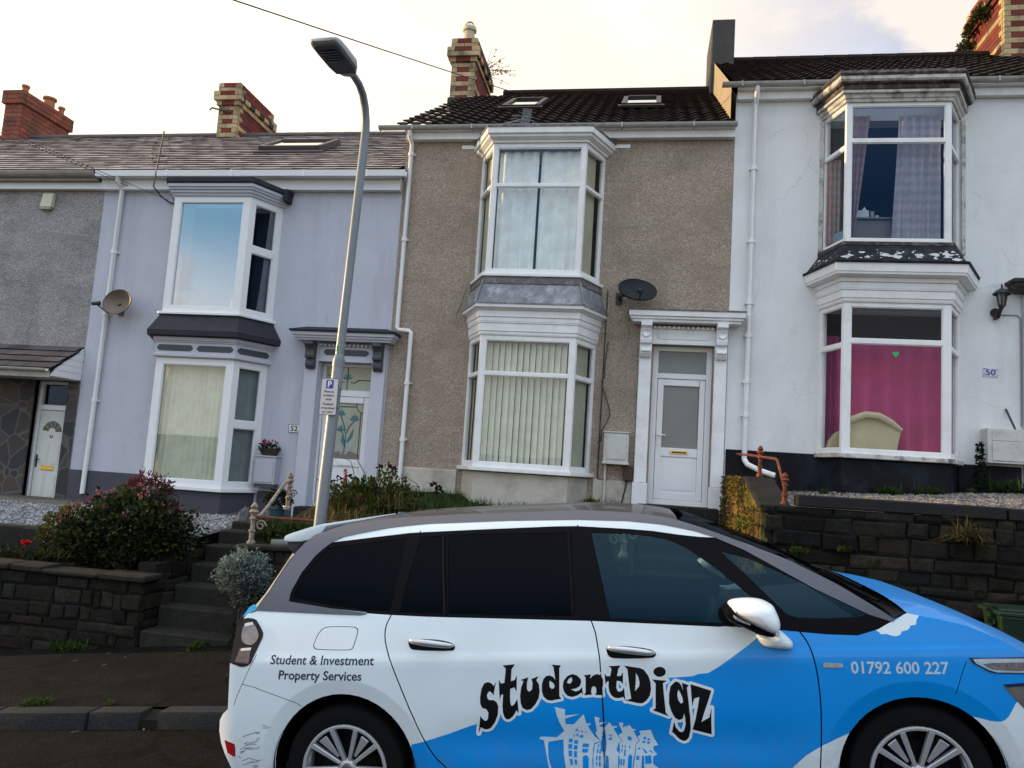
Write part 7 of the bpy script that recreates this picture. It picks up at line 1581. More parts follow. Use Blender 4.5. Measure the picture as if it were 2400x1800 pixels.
FLAPc = smooth(FLAP, 1, True)
bl = [(.378, .479), (.575, .535), (.692, .575), (.729, .585), (.802, .609), (.868, .640), (.967, .69), (1.074, .723), (1.198, .743), (1.303, .749), (1.354, .755), (1.476, .784), (1.613, .796), (1.708, .805), (1.822, .812), (1.85, .822), (1.897, .826), (1.952, .856), (2.04, .913), (2.103, .953), (2.143, .983), (2.165, 1.005), (2.21, 1.05)]
BLUE = bl + [(2.6, 1.2), (2.95, 1.2), (3.75, 1.1), (3.75, .78), (3.52, .775), (3.40, .765), (3.31, .70)] + list(CAR['blue_low_n'])[::-1] + [(3.0, .63), (2.8, .60), (2.529, .541)] + list(CAR['blue_low_f'])[::-1][1:] + [(2.20, .33), (2.10, .18), (.30, .18)]
seams = [CAR['seam_front'], CAR['seam_rear'], CAR['seam_tail']]
G = .0032
lines = [(OUT, True), (GH, True), (BAND, True), (DG, True), (QG, True), (RQ, True), (SG, True), (RD, True), (TL, True), (REF, True), (DRL, True), (HL, True), (PATCH, True), (BLUE, True)]
for c, r in ARC: lines.append((circ(c, r), True)); lines.append((circ(c, r + .070, 56), True)); lines.append((circ(c, r + .080, 56), True)); lines.append((circ(c, r + .035, 56), True))
for L in (SR, SM, SF): lines += [(off_line(L, G), False), (off_line(L, -G), False)]
FO = [(x, y) for x, y in FLAPc]
cxF = sum(p[0] for p in FO) / len(FO); cyF = sum(p[1] for p in FO) / len(FO)
lines += [(FO, True), ([(cxF + (x - cxF) * .965, cyF + (y - cyF) * .945) for x, y in FO], True)]
FI = lines[-1][0]
for L in seams: lines += [(off_line(L, .0016), False), (off_line(L, -.0016), False)]
V2, F2 = cdt(lines, (-.74, 3.68, .18, 1.66), .036)
bins = {}
for f in F2:
    p = (sum(V2[i].x for i in f) / 3, sum(V2[i].y for i in f) / 3)
    if not inpoly(p, OUT): continue
    if any(math.hypot(p[0] - c[0], p[1] - c[1]) < r for c, r in ARC): continue
    r = None
    if inpoly(p, TL): r = 'tail_lamp'
    elif inpoly(p, REF): r = 'reflector'
    elif inpoly(p, DRL): r = 'drl'
    elif inpoly(p, HL): r = 'headlamp'
    elif inpoly(p, DG): r = 'g_door'
    elif inpoly(p, QG): r = 'g_quarter'
    elif inpoly(p, RQ): r = 'g_rear_quarter'
    elif inpoly(p, SG): r = 'g_small'
    elif inpoly(p, RD): r = 'g_rear_door'
    elif inpoly(p, GH): r = 'frame'
    elif inpoly(p, BANDP) and not (p[1] > 1.2 and False): r = 'band'
    else:
        if any(dist_line(p, L) < G for L in (SR, SM, SF)) or any(dist_line(p, L) < .0016 for L in seams): r = 'gap'
        elif inpoly(p, FO) and not inpoly(p, FI): r = 'gap'
        else:
            def left_of(L):
                return inpoly(p, list(L) + [(-5, .1), (-5, 3)] if True else L)
            pnl = 'body'
            def side(L):
                # is p in front (larger u) of the shut line at its height
                hs = p[1]; best = None
                for k in range(len(L) - 1):
                    a, b = L[k], L[k + 1]
                    if (a[1] - hs) * (b[1] - hs) <= 0 and a[1] != b[1]:
                        best = a[0] + (b[0] - a[0]) * (hs - a[1]) / (b[1] - a[1]); break
                if best is None: best = L[0][0] if hs > L[0][1] else L[-1][0]
                return p[0] > best
            if p[1] < 1.2:
                if side(SR) and not side(SM): pnl = 'rear_door'
                elif side(SM) and not side(SF): pnl = 'front_door'
            colr = 1 if (inpoly(p, BLUE) and not inpoly(p, PATCH)) else 0
            r = (pnl, colr)
    bins.setdefault(r, []).append(f)

def side_mesh(name, groups, mats, parent, lift=0.0, s=-1, flat=False, verts=None, normals=True):
    """triangles of the side sheet carried onto the curved flank; s=-1 is the near flank"""
    src = V2 if verts is None else verts
    idx = {}; vs = []; fs = []; ms = []; ns = []
    for mi, g in enumerate(groups):
        for f in g:
            q = []
            for i in f:
                if i not in idx:
                    idx[i] = len(vs); u, h = src[i].x, src[i].y
                    vs.append((u, s * (surf(u, h) + lift), h)); n = nrm(u, h); ns.append((n.x, n.y * -s, n.z))
                q.append(idx[i])
            a, b, c = (Vector(vs[k]) for k in q); nn = (b - a).cross(c - a)
            if nn.y * s < 0: q = q[::-1]
            fs.append(q); ms.append(mi)
    me = bpy.data.meshes.new(name); me.from_pydata(vs, [], fs)
    for m_ in mats: me.materials.append(m_)
    me.polygons.foreach_set('material_index', ms); me.polygons.foreach_set('use_smooth', [True] * len(fs))
    me.update()
    if normals: me.normals_split_custom_set_from_vertices(ns)
    o = bpy.data.objects.new(name, me); col.objects.link(o); o.parent = parent
    return o
def paint(name, c, metal=0, rough=.28, coat=.6):
    m, nt, bs, out = newmat(name); tc = nt.nodes.new('ShaderNodeTexCoord')
    f = tex_noise(nt, tc.outputs['Object'], 1.6, 5, .6); g = ramp(nt, f, [(.3, (.94,) * 3), (.7, (1.05,) * 3)])
    base = mixc(nt, 1.0, (*c, 1), g, 'MULTIPLY')
    sx = nt.nodes.new('ShaderNodeSeparateXYZ'); lk(nt, tc.outputs['Object'], sx.inputs[0])
    mr = nt.nodes.new('ShaderNodeMapRange'); mr.inputs['From Min'].default_value = .62; mr.inputs['From Max'].default_value = .22; lk(nt, sx.outputs[2], mr.inputs['Value'])
    dn = ramp(nt, tex_noise(nt, tc.outputs['Object'], 14, 6, .75), [(.35, (0, 0, 0)), (.8, (.55,) * 3)])
    mu = nt.nodes.new('ShaderNodeMath'); mu.operation = 'MULTIPLY'; lk(nt, mr.outputs[0], mu.inputs[0]); lk(nt, dn, mu.inputs[1])
    lk(nt, mixc(nt, mu.outputs[0], base, (.12, .105, .085)), bs.inputs['Base Color'])
    bs.inputs['Roughness'].default_value = rough; bs.inputs['Metallic'].default_value = metal
    bs.inputs['Coat Weight'].default_value = coat; bs.inputs['Coat Roughness'].default_value = .05; bs.inputs['Specular IOR Level'].default_value = .3
    return m
PW_ = paint('white_car_paint', (.66, .74, .80), 0, .3, .9); PB_ = paint('blue_wrap', (.0, .24, .70), 0, .36, .35)
silver = paint('silver_trim', (.085, .082, .10), .3, .34)
gblack = mat('gloss_black_trim', (.0045, .004, .0055), .35, .05, 3, spec=.05); dglass = glass('privacy_glass', (.05, .06, .09), .006, (.65, .68, .80), .08); cglass = glass('car_glass', (.42, .56, .58), .028, (.45, .8, 1), .12)
liner = mat('liner_black', (.004, .004, .0045), .9, 0, 1, spec=.05); rubber = mat('tyre_rubber', (.006, .006, .0065), .85, .1, 8, 0, 1, .1, 60, .08)
lampglass = glass('lamp_lens', (.55, .52, .50), .10, (1, 1, 1), .4); alloy = mat('alloy', (.50, .52, .55), .3, .04, 4, 0, 1, 0, 1, .5, metal=.45); dark_alloy = mat('dark_alloy', (.015, .015, .018), .4, .05, 4)
redl = mat('red_lens', (.30, .008, .012), .2, .1, 9)
for s in (-1, 1):
    b = side_mesh('body_side', [bins.get(('body', 0), []), bins.get(('body', 1), [])], [PW_, PB_], car, 0, s)
    if s == -1: body = b
    rdo = side_mesh('door', [bins.get(('rear_door', 0), []), bins.get(('rear_door', 1), [])], [PW_, PB_], car, 0, s)
    fdo = side_mesh('door', [bins.get(('front_door', 0), []), bins.get(('front_door', 1), [])], [PW_, PB_], car, 0, s)
    side_mesh('roof_arch', [bins.get('band', [])], [silver], car, .004, s)
    fr_ = side_mesh('window_frame', [bins.get('frame', [])], [gblack], car, -.002, s)
    for k, mm in (('g_door', cglass), ('g_quarter', cglass), ('g_rear_quarter', dglass), ('g_small', dglass), ('g_rear_door', dglass)):
        side_mesh('window', [bins.get(k, [])], [mm], car, -.006, s)
    allf = [f for k, g in bins.items() if k not in ('g_door', 'g_quarter') for f in g]
    side_mesh('inner_shell', [allf], [liner], car, -.022, s, normals=False)
    if s == -1: near = dict(body=b, rear_door=rdo, front_door=fdo, frame=fr_)
    tl = side_mesh('tail_lamp', [bins.get('tail_lamp', [])], [mat('tail_housing', (.012, .008, .009), .3, .1, 20, spec=.25)], car, .004, s)
    side_mesh('reflector', [bins.get('reflector', [])], [redl], car, .002, s)
    dr = side_mesh('daytime_lamp', [bins.get('drl', [])], [mat('lamp_chrome', (.50, .60, .72), .22, .2, 30, metal=.3)], car, .003, s)
    hl_ = side_mesh('headlight', [bins.get('headlamp', [])], [mat('lamp_bowl', (.34, .33, .31), .16, .3, 14, metal=.7)], car, .003, s)
    near_l = near if s == -1 else None
    if s == -1: lamps = (tl, dr, hl_)

def overlay(name, polys, m_, parent, lift, step=.03, holes=()):
    """film or lens cut to outlines and laid on the flank"""
    allp = [p for P in polys for p in P]; bb = (min(p[0] for p in allp), max(p[0] for p in allp), min(p[1] for p in allp), max(p[1] for p in allp))
    V, F = cdt([(P, True) for P in polys], bb, step)
    keep = []
    for f in F:
        p = (sum(V[i].x for i in f) / 3, sum(V[i].y for i in f) / 3)
        if sum(inpoly(p, P) for P in polys) % 2: keep.append(f)
    return side_mesh(name, [keep], [m_], parent, lift, verts=V)
overlay('lens_bowl', [smooth(CAR['tail_in1'], 2, True)], mat('tail_grey', (.20, .195, .20), .18, .3, 20, metal=.4), lamps[0], .0075); overlay('lens_bowl', [CAR['tail_in2']], mat('tail_smoke', (.12, .09, .085), .2, .3, 25, metal=.3), lamps[0], .0075)
overlay('painted_highlight', [CAR['tail_hi2']], mat('tail_white', (.72, .70, .66), .12, 0, 1), lamps[0], .0095); overlay('painted_highlight', [[(-.564, 1.096), (-.516, 1.104), (-.513, 1.090), (-.562, 1.081)]], mat('tail_white_2', (.66, .66, .66), .12, 0, 1), lamps[0], .0095)  # pale films are highlights painted on the tail lamp lens
overlay('lamp_border', [DRL, [(3.105, .877), (3.33, .873), (3.44, .868), (3.43, .803), (3.32, .810), (3.20, .816), (3.17, .826), (3.115, .857)]], mat('lamp_navy', (.005, .012, .05), .3, 0, 1), lamps[1], .0045); overlay('led_bowl', [smooth(CAR['drl_in'], 1, True)], mat('led_bowl', (.35, .33, .34), .12, .5, 60, metal=.6), lamps[1], .0055)
overlay('lamp_border', [[(3.222, .762), (3.315, .766), (3.403, .766), (3.403, .752), (3.315, .752), (3.236, .748)]], mat('lamp_navy_2', (.005, .012, .05), .3, 0, 1), lamps[2], .0045)
overlay('badge', [CAR['badge']], mat('badge_silver', (.45, .46, .48), .25, .35, 60, metal=.4), near['body'], .004)
# flank moulding of the glasshouse: bright edges of the pillars
for u0, u1 in ((.541, .572), (1.236, 1.249)): 
    mbp = MB(); mbp.tube([(u0, -surf(u0, 1.52) - .003, 1.52), ((u0 + u1) / 2, -surf(u0, 1.32) - .003, 1.32), (u1, -surf(u1, 1.12) - .003, 1.12)], .007, 8); mbp.build('pillar_strip', gblack, near['frame'], smooth=True, local=True)
# lettering traced from the vinyl
def ring_off(P, d):
    a = sum(P[i][0] * P[(i + 1) % len(P)][1] - P[(i + 1) % len(P)][0] * P[i][1] for i in range(len(P))); sg = 1 if a > 0 else -1
    out = []; n = len(P)
    for i in range(n):
        x, y = P[i]; ax, ay = P[i - 1]; bx, by = P[(i + 1) % n]
        n1 = Vector(((y - ay), -(x - ax))).normalized() * sg if (x, y) != (ax, ay) else Vector((0, 0)); n2 = Vector(((by - y), -(bx - x))).normalized() * sg
        a1 = math.atan2(n1.y, n1.x); a2 = math.atan2(n2.y, n2.x); da = (a2 - a1 + PI) % (2 * PI) - PI
        k = max(1, int(abs(da) / .5)) if da * sg > 0 else 1
        for q in range(k + 1): aa = a1 + da * q / k; out.append((x + d * math.cos(aa), y + d * math.sin(aa)))
    return out
LET = [[smooth(p, 1, True) if len(p) > 14 and False else list(p) for p in L] for L in CAR['letters']]
dO = .0135
ol = [(ring_off(L[0], dO), True) for L in LET]
allp = [p for L in LET for p in L[0]]; bb = (min(p[0] for p in allp) - .03, max(p[0] for p in allp) + .03, min(p[1] for p in allp) - .03, max(p[1] for p in allp) + .03)
Vo, Fo = cdt(ol, bb, .03); keep = []
for f in Fo:
    p = (sum(Vo[i].x for i in f) / 3, sum(Vo[i].y for i in f) / 3)
    if any(inpoly(p, L[0]) or dist_line(p, L[0], True) < dO * .985 for L in LET): keep.append(f)
film_w = mat('white_vinyl', (.66, .74, .80), .3, 0, 1, coat=.5); film_k = mat('black_vinyl', (.006, .006, .007), .35, 0, 1, spec=.2); film_b = mat('blue_vinyl', (.0, .24, .70), .36, 0, 1, spec=.3, coat=.25); ink = mat('navy_vinyl', (.022, .030, .055), .35, 0, 1)
side_mesh('lettering_outline', [keep], [film_w], near['front_door'], .0012, verts=Vo)
for L in LET: overlay('letter', L, film_k, near['front_door'], .0024, .03)
for Hp in CAR['houses']: overlay('house_motif', [Hp], mat('pale_vinyl', (.50, .62, .72), .35, 0, 1), near['front_door'], .0012 + .0003 * CAR['houses'].index(Hp), .03)
seamL = [(u, h) for u, h in SM if h < .95]; seamL = [(1.3745, .83)] + [p for p in seamL if p[1] < .83]
overlay('door_gap', [off_line(seamL, .0022) + off_line(seamL, -.0022)[::-1]], liner, near['front_door'], .0042, .2)
for Wp in CAR['hwin']: overlay('motif_window', [Wp], film_b, near['front_door'], .0032, .05)
def flank_text(name, s, p0, p1, h, m_, parent, shear=0, bold=.0, lift=.0015):
    V, F = text_mesh(s, 1, shear, 1, bold); x0 = min(v.x for v in V); x1 = max(v.x for v in V); W = math.hypot(p1[0] - p0[0], p1[1] - p0[1]); k = W / (x1 - x0); dx, dy = (p1[0] - p0[0]) / W, (p1[1] - p0[1]) / W
    W2 = [Vector((p0[0] + dx * (v.x - x0) * k - dy * v.y * h / .69, p0[1] + dy * (v.x - x0) * k + dx * v.y * h / .69)) for v in V]
    tris = []
    for f in F:
        for q in range(1, len(f) - 1): tris.append((f[0], f[q], f[q + 1]))
    return side_mesh(name, [tris], [m_], parent, lift, verts=W2)
flank_text('lettering', 'Student & Investment', CAR['txt1'][0], CAR['txt1'][1], .045, ink, near['body'], .10, .014); flank_text('lettering', 'Property Services', CAR['txt2'][0], CAR['txt2'][1], .045, ink, near['body'], .10, .016)
flank_text('phone_number', '01792 600 227', CAR['phone'][0], CAR['phone'][1], .052, mat('pale_blue_vinyl', (.42, .56, .66), .35, 0, 1), near['body'], .0, .022)
scr = []
for L in CAR['scuffs']:
    L2 = [p for p in L]; a = off_line(L2, .0022); b = off_line(L2, -.0018); b[0] = a[0]; b[-1] = a[-1]; scr.append(a + b[::-1][1:-1] if len(L2) > 2 else a + b[::-1])
scuff_m = mat('scuff_grey', (.16, .16, .165), .7, .3, 60)
for L in CAR['scuffs']:
    mbs = MB()
    for k in range(len(L) - 1):
        (x0, y0), (x1, y1) = L[k], L[k + 1]; l = math.hypot(x1 - x0, y1 - y0) or 1; nx, ny = -(y1 - y0) / l * .0016, (x1 - x0) / l * .0016
        P = [(x0 - nx, y0 - ny), (x1 - nx, y1 - ny), (x1 + nx, y1 + ny), (x0 + nx, y0 + ny)]; mbs.poly([(u, -surf(u, h) - .0015 - .00003 * k, h) for u, h in P])
    mbs.build('scuff_mark', scuff_m, near['body'], fix=False, local=True)

# surfaces that run across the car
def cross(name, path, m_, bu, bh, eu=2, eh=2, nv=18, parent=car, thick=0):
    mb = MB(); rows = []
    for k, (u, h) in enumerate(path):
        t = k / (len(path) - 1); w = surf(u, h) - .001; row = []
        for j in range(nv + 1):
            v = -1 + 2 * j / nv; v = math.copysign(abs(v) ** .7, v); f = lambda q: q(t) if callable(q) else q
            row.append((u + f(bu) * (1 - abs(v) ** eu), w * v, h + f(bh) * (1 - abs(v) ** eh)))
        rows.append(row)
    mb.grid(rows); return mb.build(name, m_, parent, smooth='all', local=True)
iG = rear.index((-.512, 1.165))
cross('rear_bumper', rear[:9], PW_, -.10, 0); cross('tailgate', rear[8:iG + 1], PW_, -.09, 0)
cross('rear_screen', rear[iG:iG + 5], gblack, -.075, 0, 12); cross('roof', smooth([(-.267, 1.516), (-.219, 1.554)] + topc[:11], 1), paint('roof_grey', (.03, .029, .034), .1, .4, .3), 0, .014, 4, 4)
cross('windscreen', smooth(topc[10:], 1), glass('windscreen_glass', (.30, .38, .42), .02, (.7, .8, 1), .10), .05, lambda t: .014 * (1 - t) ** 2, 4, 4)
cross('cowl', [topc[-1], (2.82, 1.066), crease[0]], gblack, .03, .0); cross('bonnet', crease + nose[:2], PB_, lambda t: .10 * t * t, .034, 2, 4); cross('nose', nose[1:], PW_, .12, lambda t: .034 * (1 - t), 2, 4)
mb = MB(); mb.tube([(2.80, -.60, 1.10), (2.68, -.30, 1.16), (2.60, .1, 1.19)], .008, 6); mb.tube([(2.83, -.2, 1.11), (2.72, .2, 1.17), (2.70, .5, 1.16)], .008, 6); mb.build('wiper', gblack, car, local=True)
mb = MB(); mb.box(-.45, 3.3, -.78, .78, .17, .24); mb.box(-.55, -.42, -.6, .6, .3, 1.1); mb.build('underbody', liner, car, local=True)
for c, r in ARC:
    mb = MB(); ring = [[(c[0] + (r + .004) * math.cos(a), y, c[1] + (r + .004) * math.sin(a)) for a in [R(-25) + R(230) * k / 30 for k in range(31)]] for y in (-.885, -.5)]
    for s in (-1, 1):
        mb = MB(); rg_ = [[mb.vert((p[0], -p[1] * s, p[2])) for p in q] for q in ring]
        for j in range(30): mb.face((rg_[0][j], rg_[0][j + 1], rg_[1][j + 1], rg_[1][j]))
        mb.face(rg_[1]); mb.build('wheel_arch', liner, car, fix=False, local=True)
# spoiler over the rear screen
def inflate(mb, P, levels, c=None):
    """rings of the outline scaled about its middle at several depths"""
    cx = sum(p[0] for p in P) / len(P); cy = sum(p[1] for p in P) / len(P); rings = []
    for k, y in levels: rings.append([mb.vert((cx + (u - cx) * k, y, cy + (h - cy) * k)) for u, h in P])
    for a, b in zip(rings, rings[1:]):
        for j in range(len(P)): mb.face((a[j], a[(j + 1) % len(P)], b[(j + 1) % len(P)], b[j]))
    mb.face(rings[0]); mb.face(rings[-1][::-1])
mb = MB(); mb.prism(smooth(CAR['spoiler'], 1, True), (0, -.655, 0), (1, 0, 0), (0, 0, 1), (0, 1.31, 0)); mb.build('spoiler', PW_, car, bevel=.006, segs=2, smooth=True, local=True)
mb = MB(); mb.prism(CAR['spoiler_under'], (0, -.64, 0), (1, 0, 0), (0, 0, 1), (0, 1.28, 0)); mb.build('spoiler_wedge', mat('spoiler_dark', (.03, .028, .04), .4, .05, 3), car, bevel=.004, local=True)
mb = MB()
for s in (-1, 1):
    L1 = [(-.355, 1.452), (-.40, 1.375), (-.482, 1.243), (-.545, 1.170)]; L2 = [(-.335, 1.452), (-.374, 1.377), (-.452, 1.246), (-.512, 1.172)]
    mb.grid([[(u, s * (surf(u, h) - .03), h) for u, h in L1], [(u, s * (surf(u, h) - .012), h) for u, h in L2]])
    if s == -1: mb.build('tailgate_edge', paint('tailgate_lilac', (.22, .20, .23), .2, .3), car, fix=False, local=True); mb = MB()
mb.build('tailgate_edge', silver, car, fix=False, local=True)
mb = MB(); mb.poly([(u, -(surf(u, h) - .006), h) for u, h in ((-.592, 1.128), (-.556, 1.180), (-.530, 1.192), (-.508, 1.176), (-.508, 1.130), (-.55, 1.136))]); mb.build('tailgate_film', mat('tailgate_blue', (.02, .33, .62), .3, .1, 9), car, fix=False, local=True)
# mirrors
for s in (-1, 1):
    lv = [(.02, 1.105), (.35, 1.10), (.62, 1.085), (.82, 1.06), (.95, 1.02), (1.0, .985), (.97, .93), (.80, .90)]
    mb = MB(); inflate(mb, smooth(CAR['mir_cap'], 1, True), [(k, s * y) for k, y in lv]); wm_ = mb.build('wing_mirror', paint('mirror_white', (.80, .84, .88), 0, .35, .25), car, smooth='all', local=True)
    mb = MB(); inflate(mb, CAR['mir_low'], [(.6, s * 1.055), (.9, s * 1.035), (1.0, s * 1.0), (1.0, s * .93), (.8, s * .90)]); mb.build('mirror_base', gblack, wm_, smooth=True, local=True)
    mb = MB(); inflate(mb, CAR['mir_ind'], [(.5, s * 1.068), (.95, s * 1.062), (1.0, s * 1.0)]); mb.build('indicator', mat('indicator_lens', (.50, .48, .46), .1, .3, 50, metal=.3), wm_, smooth=True, local=True)
    mb = MB(); inflate(mb, smooth(CAR['mir_foot'], 1, True), [(.3, s * .958), (.75, s * .95), (.95, s * .93), (1.02, s * .90), (1.05, s * .85)]); mb.build('mirror_foot', mat('mirror_foot_grey', (.58, .64, .69), .4, .04, 5), wm_, smooth='all', local=True)
    mb = MB(); mb.poly([(2.035, s * y, z) for y, z in ((.94, 1.06), (1.06, 1.06), (1.09, 1.11), (1.05, 1.165), (.95, 1.165), (.92, 1.11))]); mb.build('mirror_glass', M['chrome'], wm_, local=True)
# handles
for P, dr in ((CAR['handle_r'], near['rear_door']), (CAR['handle_f'], near['front_door'])):
    cy = sum(p[1] for p in P) / len(P); x0 = min(p[0] for p in P); x1 = max(p[0] for p in P); w0 = surf((x0 + x1) / 2, cy)
    overlay('handle_recess_shade', [smooth(P, 1, True)], gblack, dr, .0016)  # flat black film, the shade under the handle painted into its cup
    tilt = -.03; mb = MB(); L = []
    for k in range(13):
        t = k / 12; u = x0 + .004 + (x1 - x0 - .008) * t; h = cy + .010 + tilt * (t - .5) + .004 * math.sin(PI * t); L.append((u, -w0 - .006 - .028 * math.sin(PI * t) ** .5, h))
    rings = []
    for k, (u, y, h) in enumerate(L): 
        t = k / 12; q = .35 + .65 * math.sin(PI * t) ** .4; rings.append([mb.vert((u, y + .012 * math.cos(a) * q, h + .017 * math.sin(a) * q)) for a in [2 * PI * j / 10 for j in range(10)]])
    for a, b in zip(rings, rings[1:]):
        for j in range(10): mb.face((a[j], a[(j + 1) % 10], b[(j + 1) % 10], b[j]))
    mb.face(rings[0]); mb.face(rings[-1]); mb.build('door_handle', mat('handle_chrome', (.50, .52, .55), .2, .1, 9, metal=.6), dr, smooth='all', local=True)
# wheels
blk_alloy = mat('wheel_shadow_black', (.005, .005, .006), .6, .05, 4, spec=.1)
def wheel(u, h, s):
    o = Vector((u, s * .755, h))
    pr = [(.235, .105), (.245, .108), (.29, .112), (.318, .10), (.330, .075), (.332, .0), (.330, -.075), (.30, -.11), (.22, -.10)]
    mb = MB(); Rt = Matrix.Rotation(PI / 2 * (1 if s == -1 else -1), 3, 'X'); mb.lathe(pr, o, 48, Rt); w = mb.build('wheel', rubber, car, smooth=True, local=True)
    mb = MB(); mb.lathe([(.212, .095), (.215, .110), (.224, .114), (.231, .112), (.234, .10), (.228, .06), (.213, .05), (.21, -.1)], o, 48, Rt); rim = mb.build('rim', alloy, w, smooth=True, local=True)
    mb = MB(); mb.lathe([(.0, .02), (.205, .02)], o, 32, Rt); mb.lathe([(.0, .045), (.06, .05), (.075, .03), (.155, .03), (.16, .022)], o, 32, Rt); mb.build('brake_disc', blk_alloy, w, smooth=True, local=True)
    mb = MB(); D = Rt
    def spoke(a, r0, r1, w0, w1, z0, z1, t):
        ca, sa = math.cos(a), math.sin(a); X = Vector((ca, sa, 0)); Y = Vector((-sa, ca, 0)); Z = Vector((0, 0, 1))
        p = [X * r0 - Y * w0 + Z * (z0 - t), X * r1 - Y * w1 + Z * (z1 - t), X * r1 + Y * w1 + Z * (z1 - t), X * r0 + Y * w0 + Z * (z0 - t), X * r0 - Y * w0 + Z * z0, X * r1 - Y * w1 + Z * z1, X * r1 + Y * w1 + Z * z1, X * r0 + Y * w0 + Z * z0]
        mb.hexa([o + D @ q for q in p])
    for k in range(10): spoke(R(72 + 36 * k), .045, .218, .0085, .0135, .075, .112, .03)
    mb.lathe([(0, .074), (.03, .074), (.045, .070), (.050, .05)], o, 24, Rt); mb.build('spokes', alloy, w, bevel=.003, local=True)
    for k in range(5):
        mb = MB(); spoke(R(54 + 72 * k), .075, .200, .0065, .0235, .072, .108, .012); mb.build('spoke_blade', alloy, w, bevel=.002, local=True)
        mb = MB(); spoke(R(54 + 72 * k), .06, .206, .012, .040, .062, .094, .012); mb.build('blade_recess', blk_alloy, w, local=True)
    mb = MB(); mb.lathe([(0, .088), (.024, .088), (.028, .078)], o, 20, Rt); mb.build('hub_cap', mat('hub_chrome', (.4, .4, .42), .2, 0, 1, metal=.8), w, smooth=True, local=True)
for u, h in ((0, .335), (2.84, .330)):
    for s in (-1, 1): wheel(u, h, s)
# cabin
cab = mat('cabin_grey', (.022, .024, .027), .8, .1, 4); seatm = mat('seat_cloth', (.025, .027, .032), .9, .15, 9)
mb = MB(); mb.box(-.4, 2.7, -.74, .74, .26, .34); mb.hexa([(2.02, -.76, .72), (2.72, -.74, .72), (2.72, .74, .72), (2.02, .76, .72), (2.12, -.74, .98), (2.68, -.70, 1.03), (2.68, .70, 1.03), (2.12, .74, .98)]); mb.build('dashboard', cab, car, bevel=.03, segs=2, local=True)
for y in (-.38, .38):
    mb = MB(); mb.hexa([(.82, y - .24, .42), (1.42, y - .24, .46), (1.42, y + .24, .46), (.82, y + .24, .42), (.86, y - .24, .58), (1.42, y - .23, .62), (1.42, y + .23, .62), (.86, y + .24, .58)]); mb.hexa([(.78, y - .24, .5), (.95, y - .24, .5), (.95, y + .24, .5), (.78, y + .24, .5), (.62, y - .20, 1.12), (.72, y - .20, 1.14), (.72, y + .20, 1.14), (.62, y + .20, 1.12)]); mb.box(.58, .68, y - .13, y + .13, 1.18, 1.36); mb.build('seat', seatm, car, bevel=.035, segs=2, local=True)
mb = MB(); c = Vector((1.90, -.38, .93)); Rm = Matrix.Rotation(-R(62), 3, 'Y')
mb.tube([c + Rm @ Vector((.19 * math.cos(a), .19 * math.sin(a), 0)) for a in [2 * PI * k / 28 for k in range(29)]], .016, 8, False); mb.tube([c + Rm @ Vector((-.18, 0, 0)), c + Rm @ Vector((.18, 0, 0))], .016, 6); mb.tube([c, c + Rm @ Vector((0, 0, -.25))], .03, 8); mb.build('steering_wheel', cab, car, smooth=True, local=True)
# ------------------------------------------------------------------ cables overhead
t = thing('overhead_cable', 'single dark cable slanting across the bright sky to the roof ridge', 'cable', (-3.9, -7, 5.2), 'cables overhead')
mb = MB(); mb.tube([(-3.07, 4.05, 9.93), (-3.7, 1.4, 8.95), (-4.30, -1.2, 7.99), (-4.96, -4.0, 6.97), (-5.66, -7.0, 5.88)] , .009, 6); mb.build('cable', M['cable'], t)
for a, b, lb in (((-9.0, -.10, 6.17), (-11.9, -2.2, 7.05), 'upper of two thin cables running down to the lilac house eaves from the left'), ((-8.10, -.30, 5.86), (-13.2, -2.6, 7.55), 'lower thin cable reaching the lilac bay corner from the left')):
    t = thing('overhead_cable', lb, 'cable', a, 'cables overhead'); mb = MB(); mb.tube([Vector(a).lerp(Vector(b), k / 8) - Vector((0, 0, .0)) for k in range(9)], .005, 6); mb.build('cable', M['cable'], t)
# ------------------------------------------------------------------ sky, sun, camera
SUN_EL, SUN_AZ = R(9.0), R(2.5)          # low, from the left, a touch behind the house fronts
sd = Vector((-math.cos(SUN_EL) * math.cos(SUN_AZ), math.cos(SUN_EL) * math.sin(SUN_AZ), math.sin(SUN_EL)))
w = bpy.data.worlds.new('World'); scene.world = w; w.use_nodes = True
nt = w.node_tree; bg = nt.nodes['Background']
sky = nt.nodes.new('ShaderNodeTexSky'); sky.sky_type = 'NISHITA'; sky.sun_disc = False; sky.sun_elevation = SUN_EL
sky.sun_rotation = math.atan2(sd.x, sd.y); sky.air_density = 1.0; sky.dust_density = 1.2; sky.ozone_density = 1.2
tc = nt.nodes.new('ShaderNodeTexCoord'); D = tc.outputs['Generated']
def vmath(op, a, b=None):
    n = nt.nodes.new('ShaderNodeVectorMath'); n.operation = op
    lk(nt, a, n.inputs[0])
    if b is not None: n.inputs[1].default_value = b
    return n.outputs['Value'] if op == 'DOT_PRODUCT' else n.outputs['Vector']
def m1(op, a, b=0.0):
    n = nt.nodes.new('ShaderNodeMath'); n.operation = op
    for s, v in ((0, a), (1, b)):
        if hasattr(v, 'is_linked'): lk(nt, v, n.inputs[s])
        else: n.inputs[s].default_value = v
    return n.outputs[0]
def rmp(v, a, b, c=0.0, d=1.0):
    n = nt.nodes.new('ShaderNodeMapRange'); n.interpolation_type = 'SMOOTHSTEP'; lk(nt, v, n.inputs['Value'])
    for k, q in zip(('From Min', 'From Max', 'To Min', 'To Max'), (a, b, c, d)): n.inputs[k].default_value = q
    return n.outputs[0]
sunny = vmath('DOT_PRODUCT', D, sd)
north = vmath('DOT_PRODUCT', D, (0, 1, 0))
sz = nt.nodes.new('ShaderNodeSeparateXYZ'); lk(nt, D, sz.inputs[0])
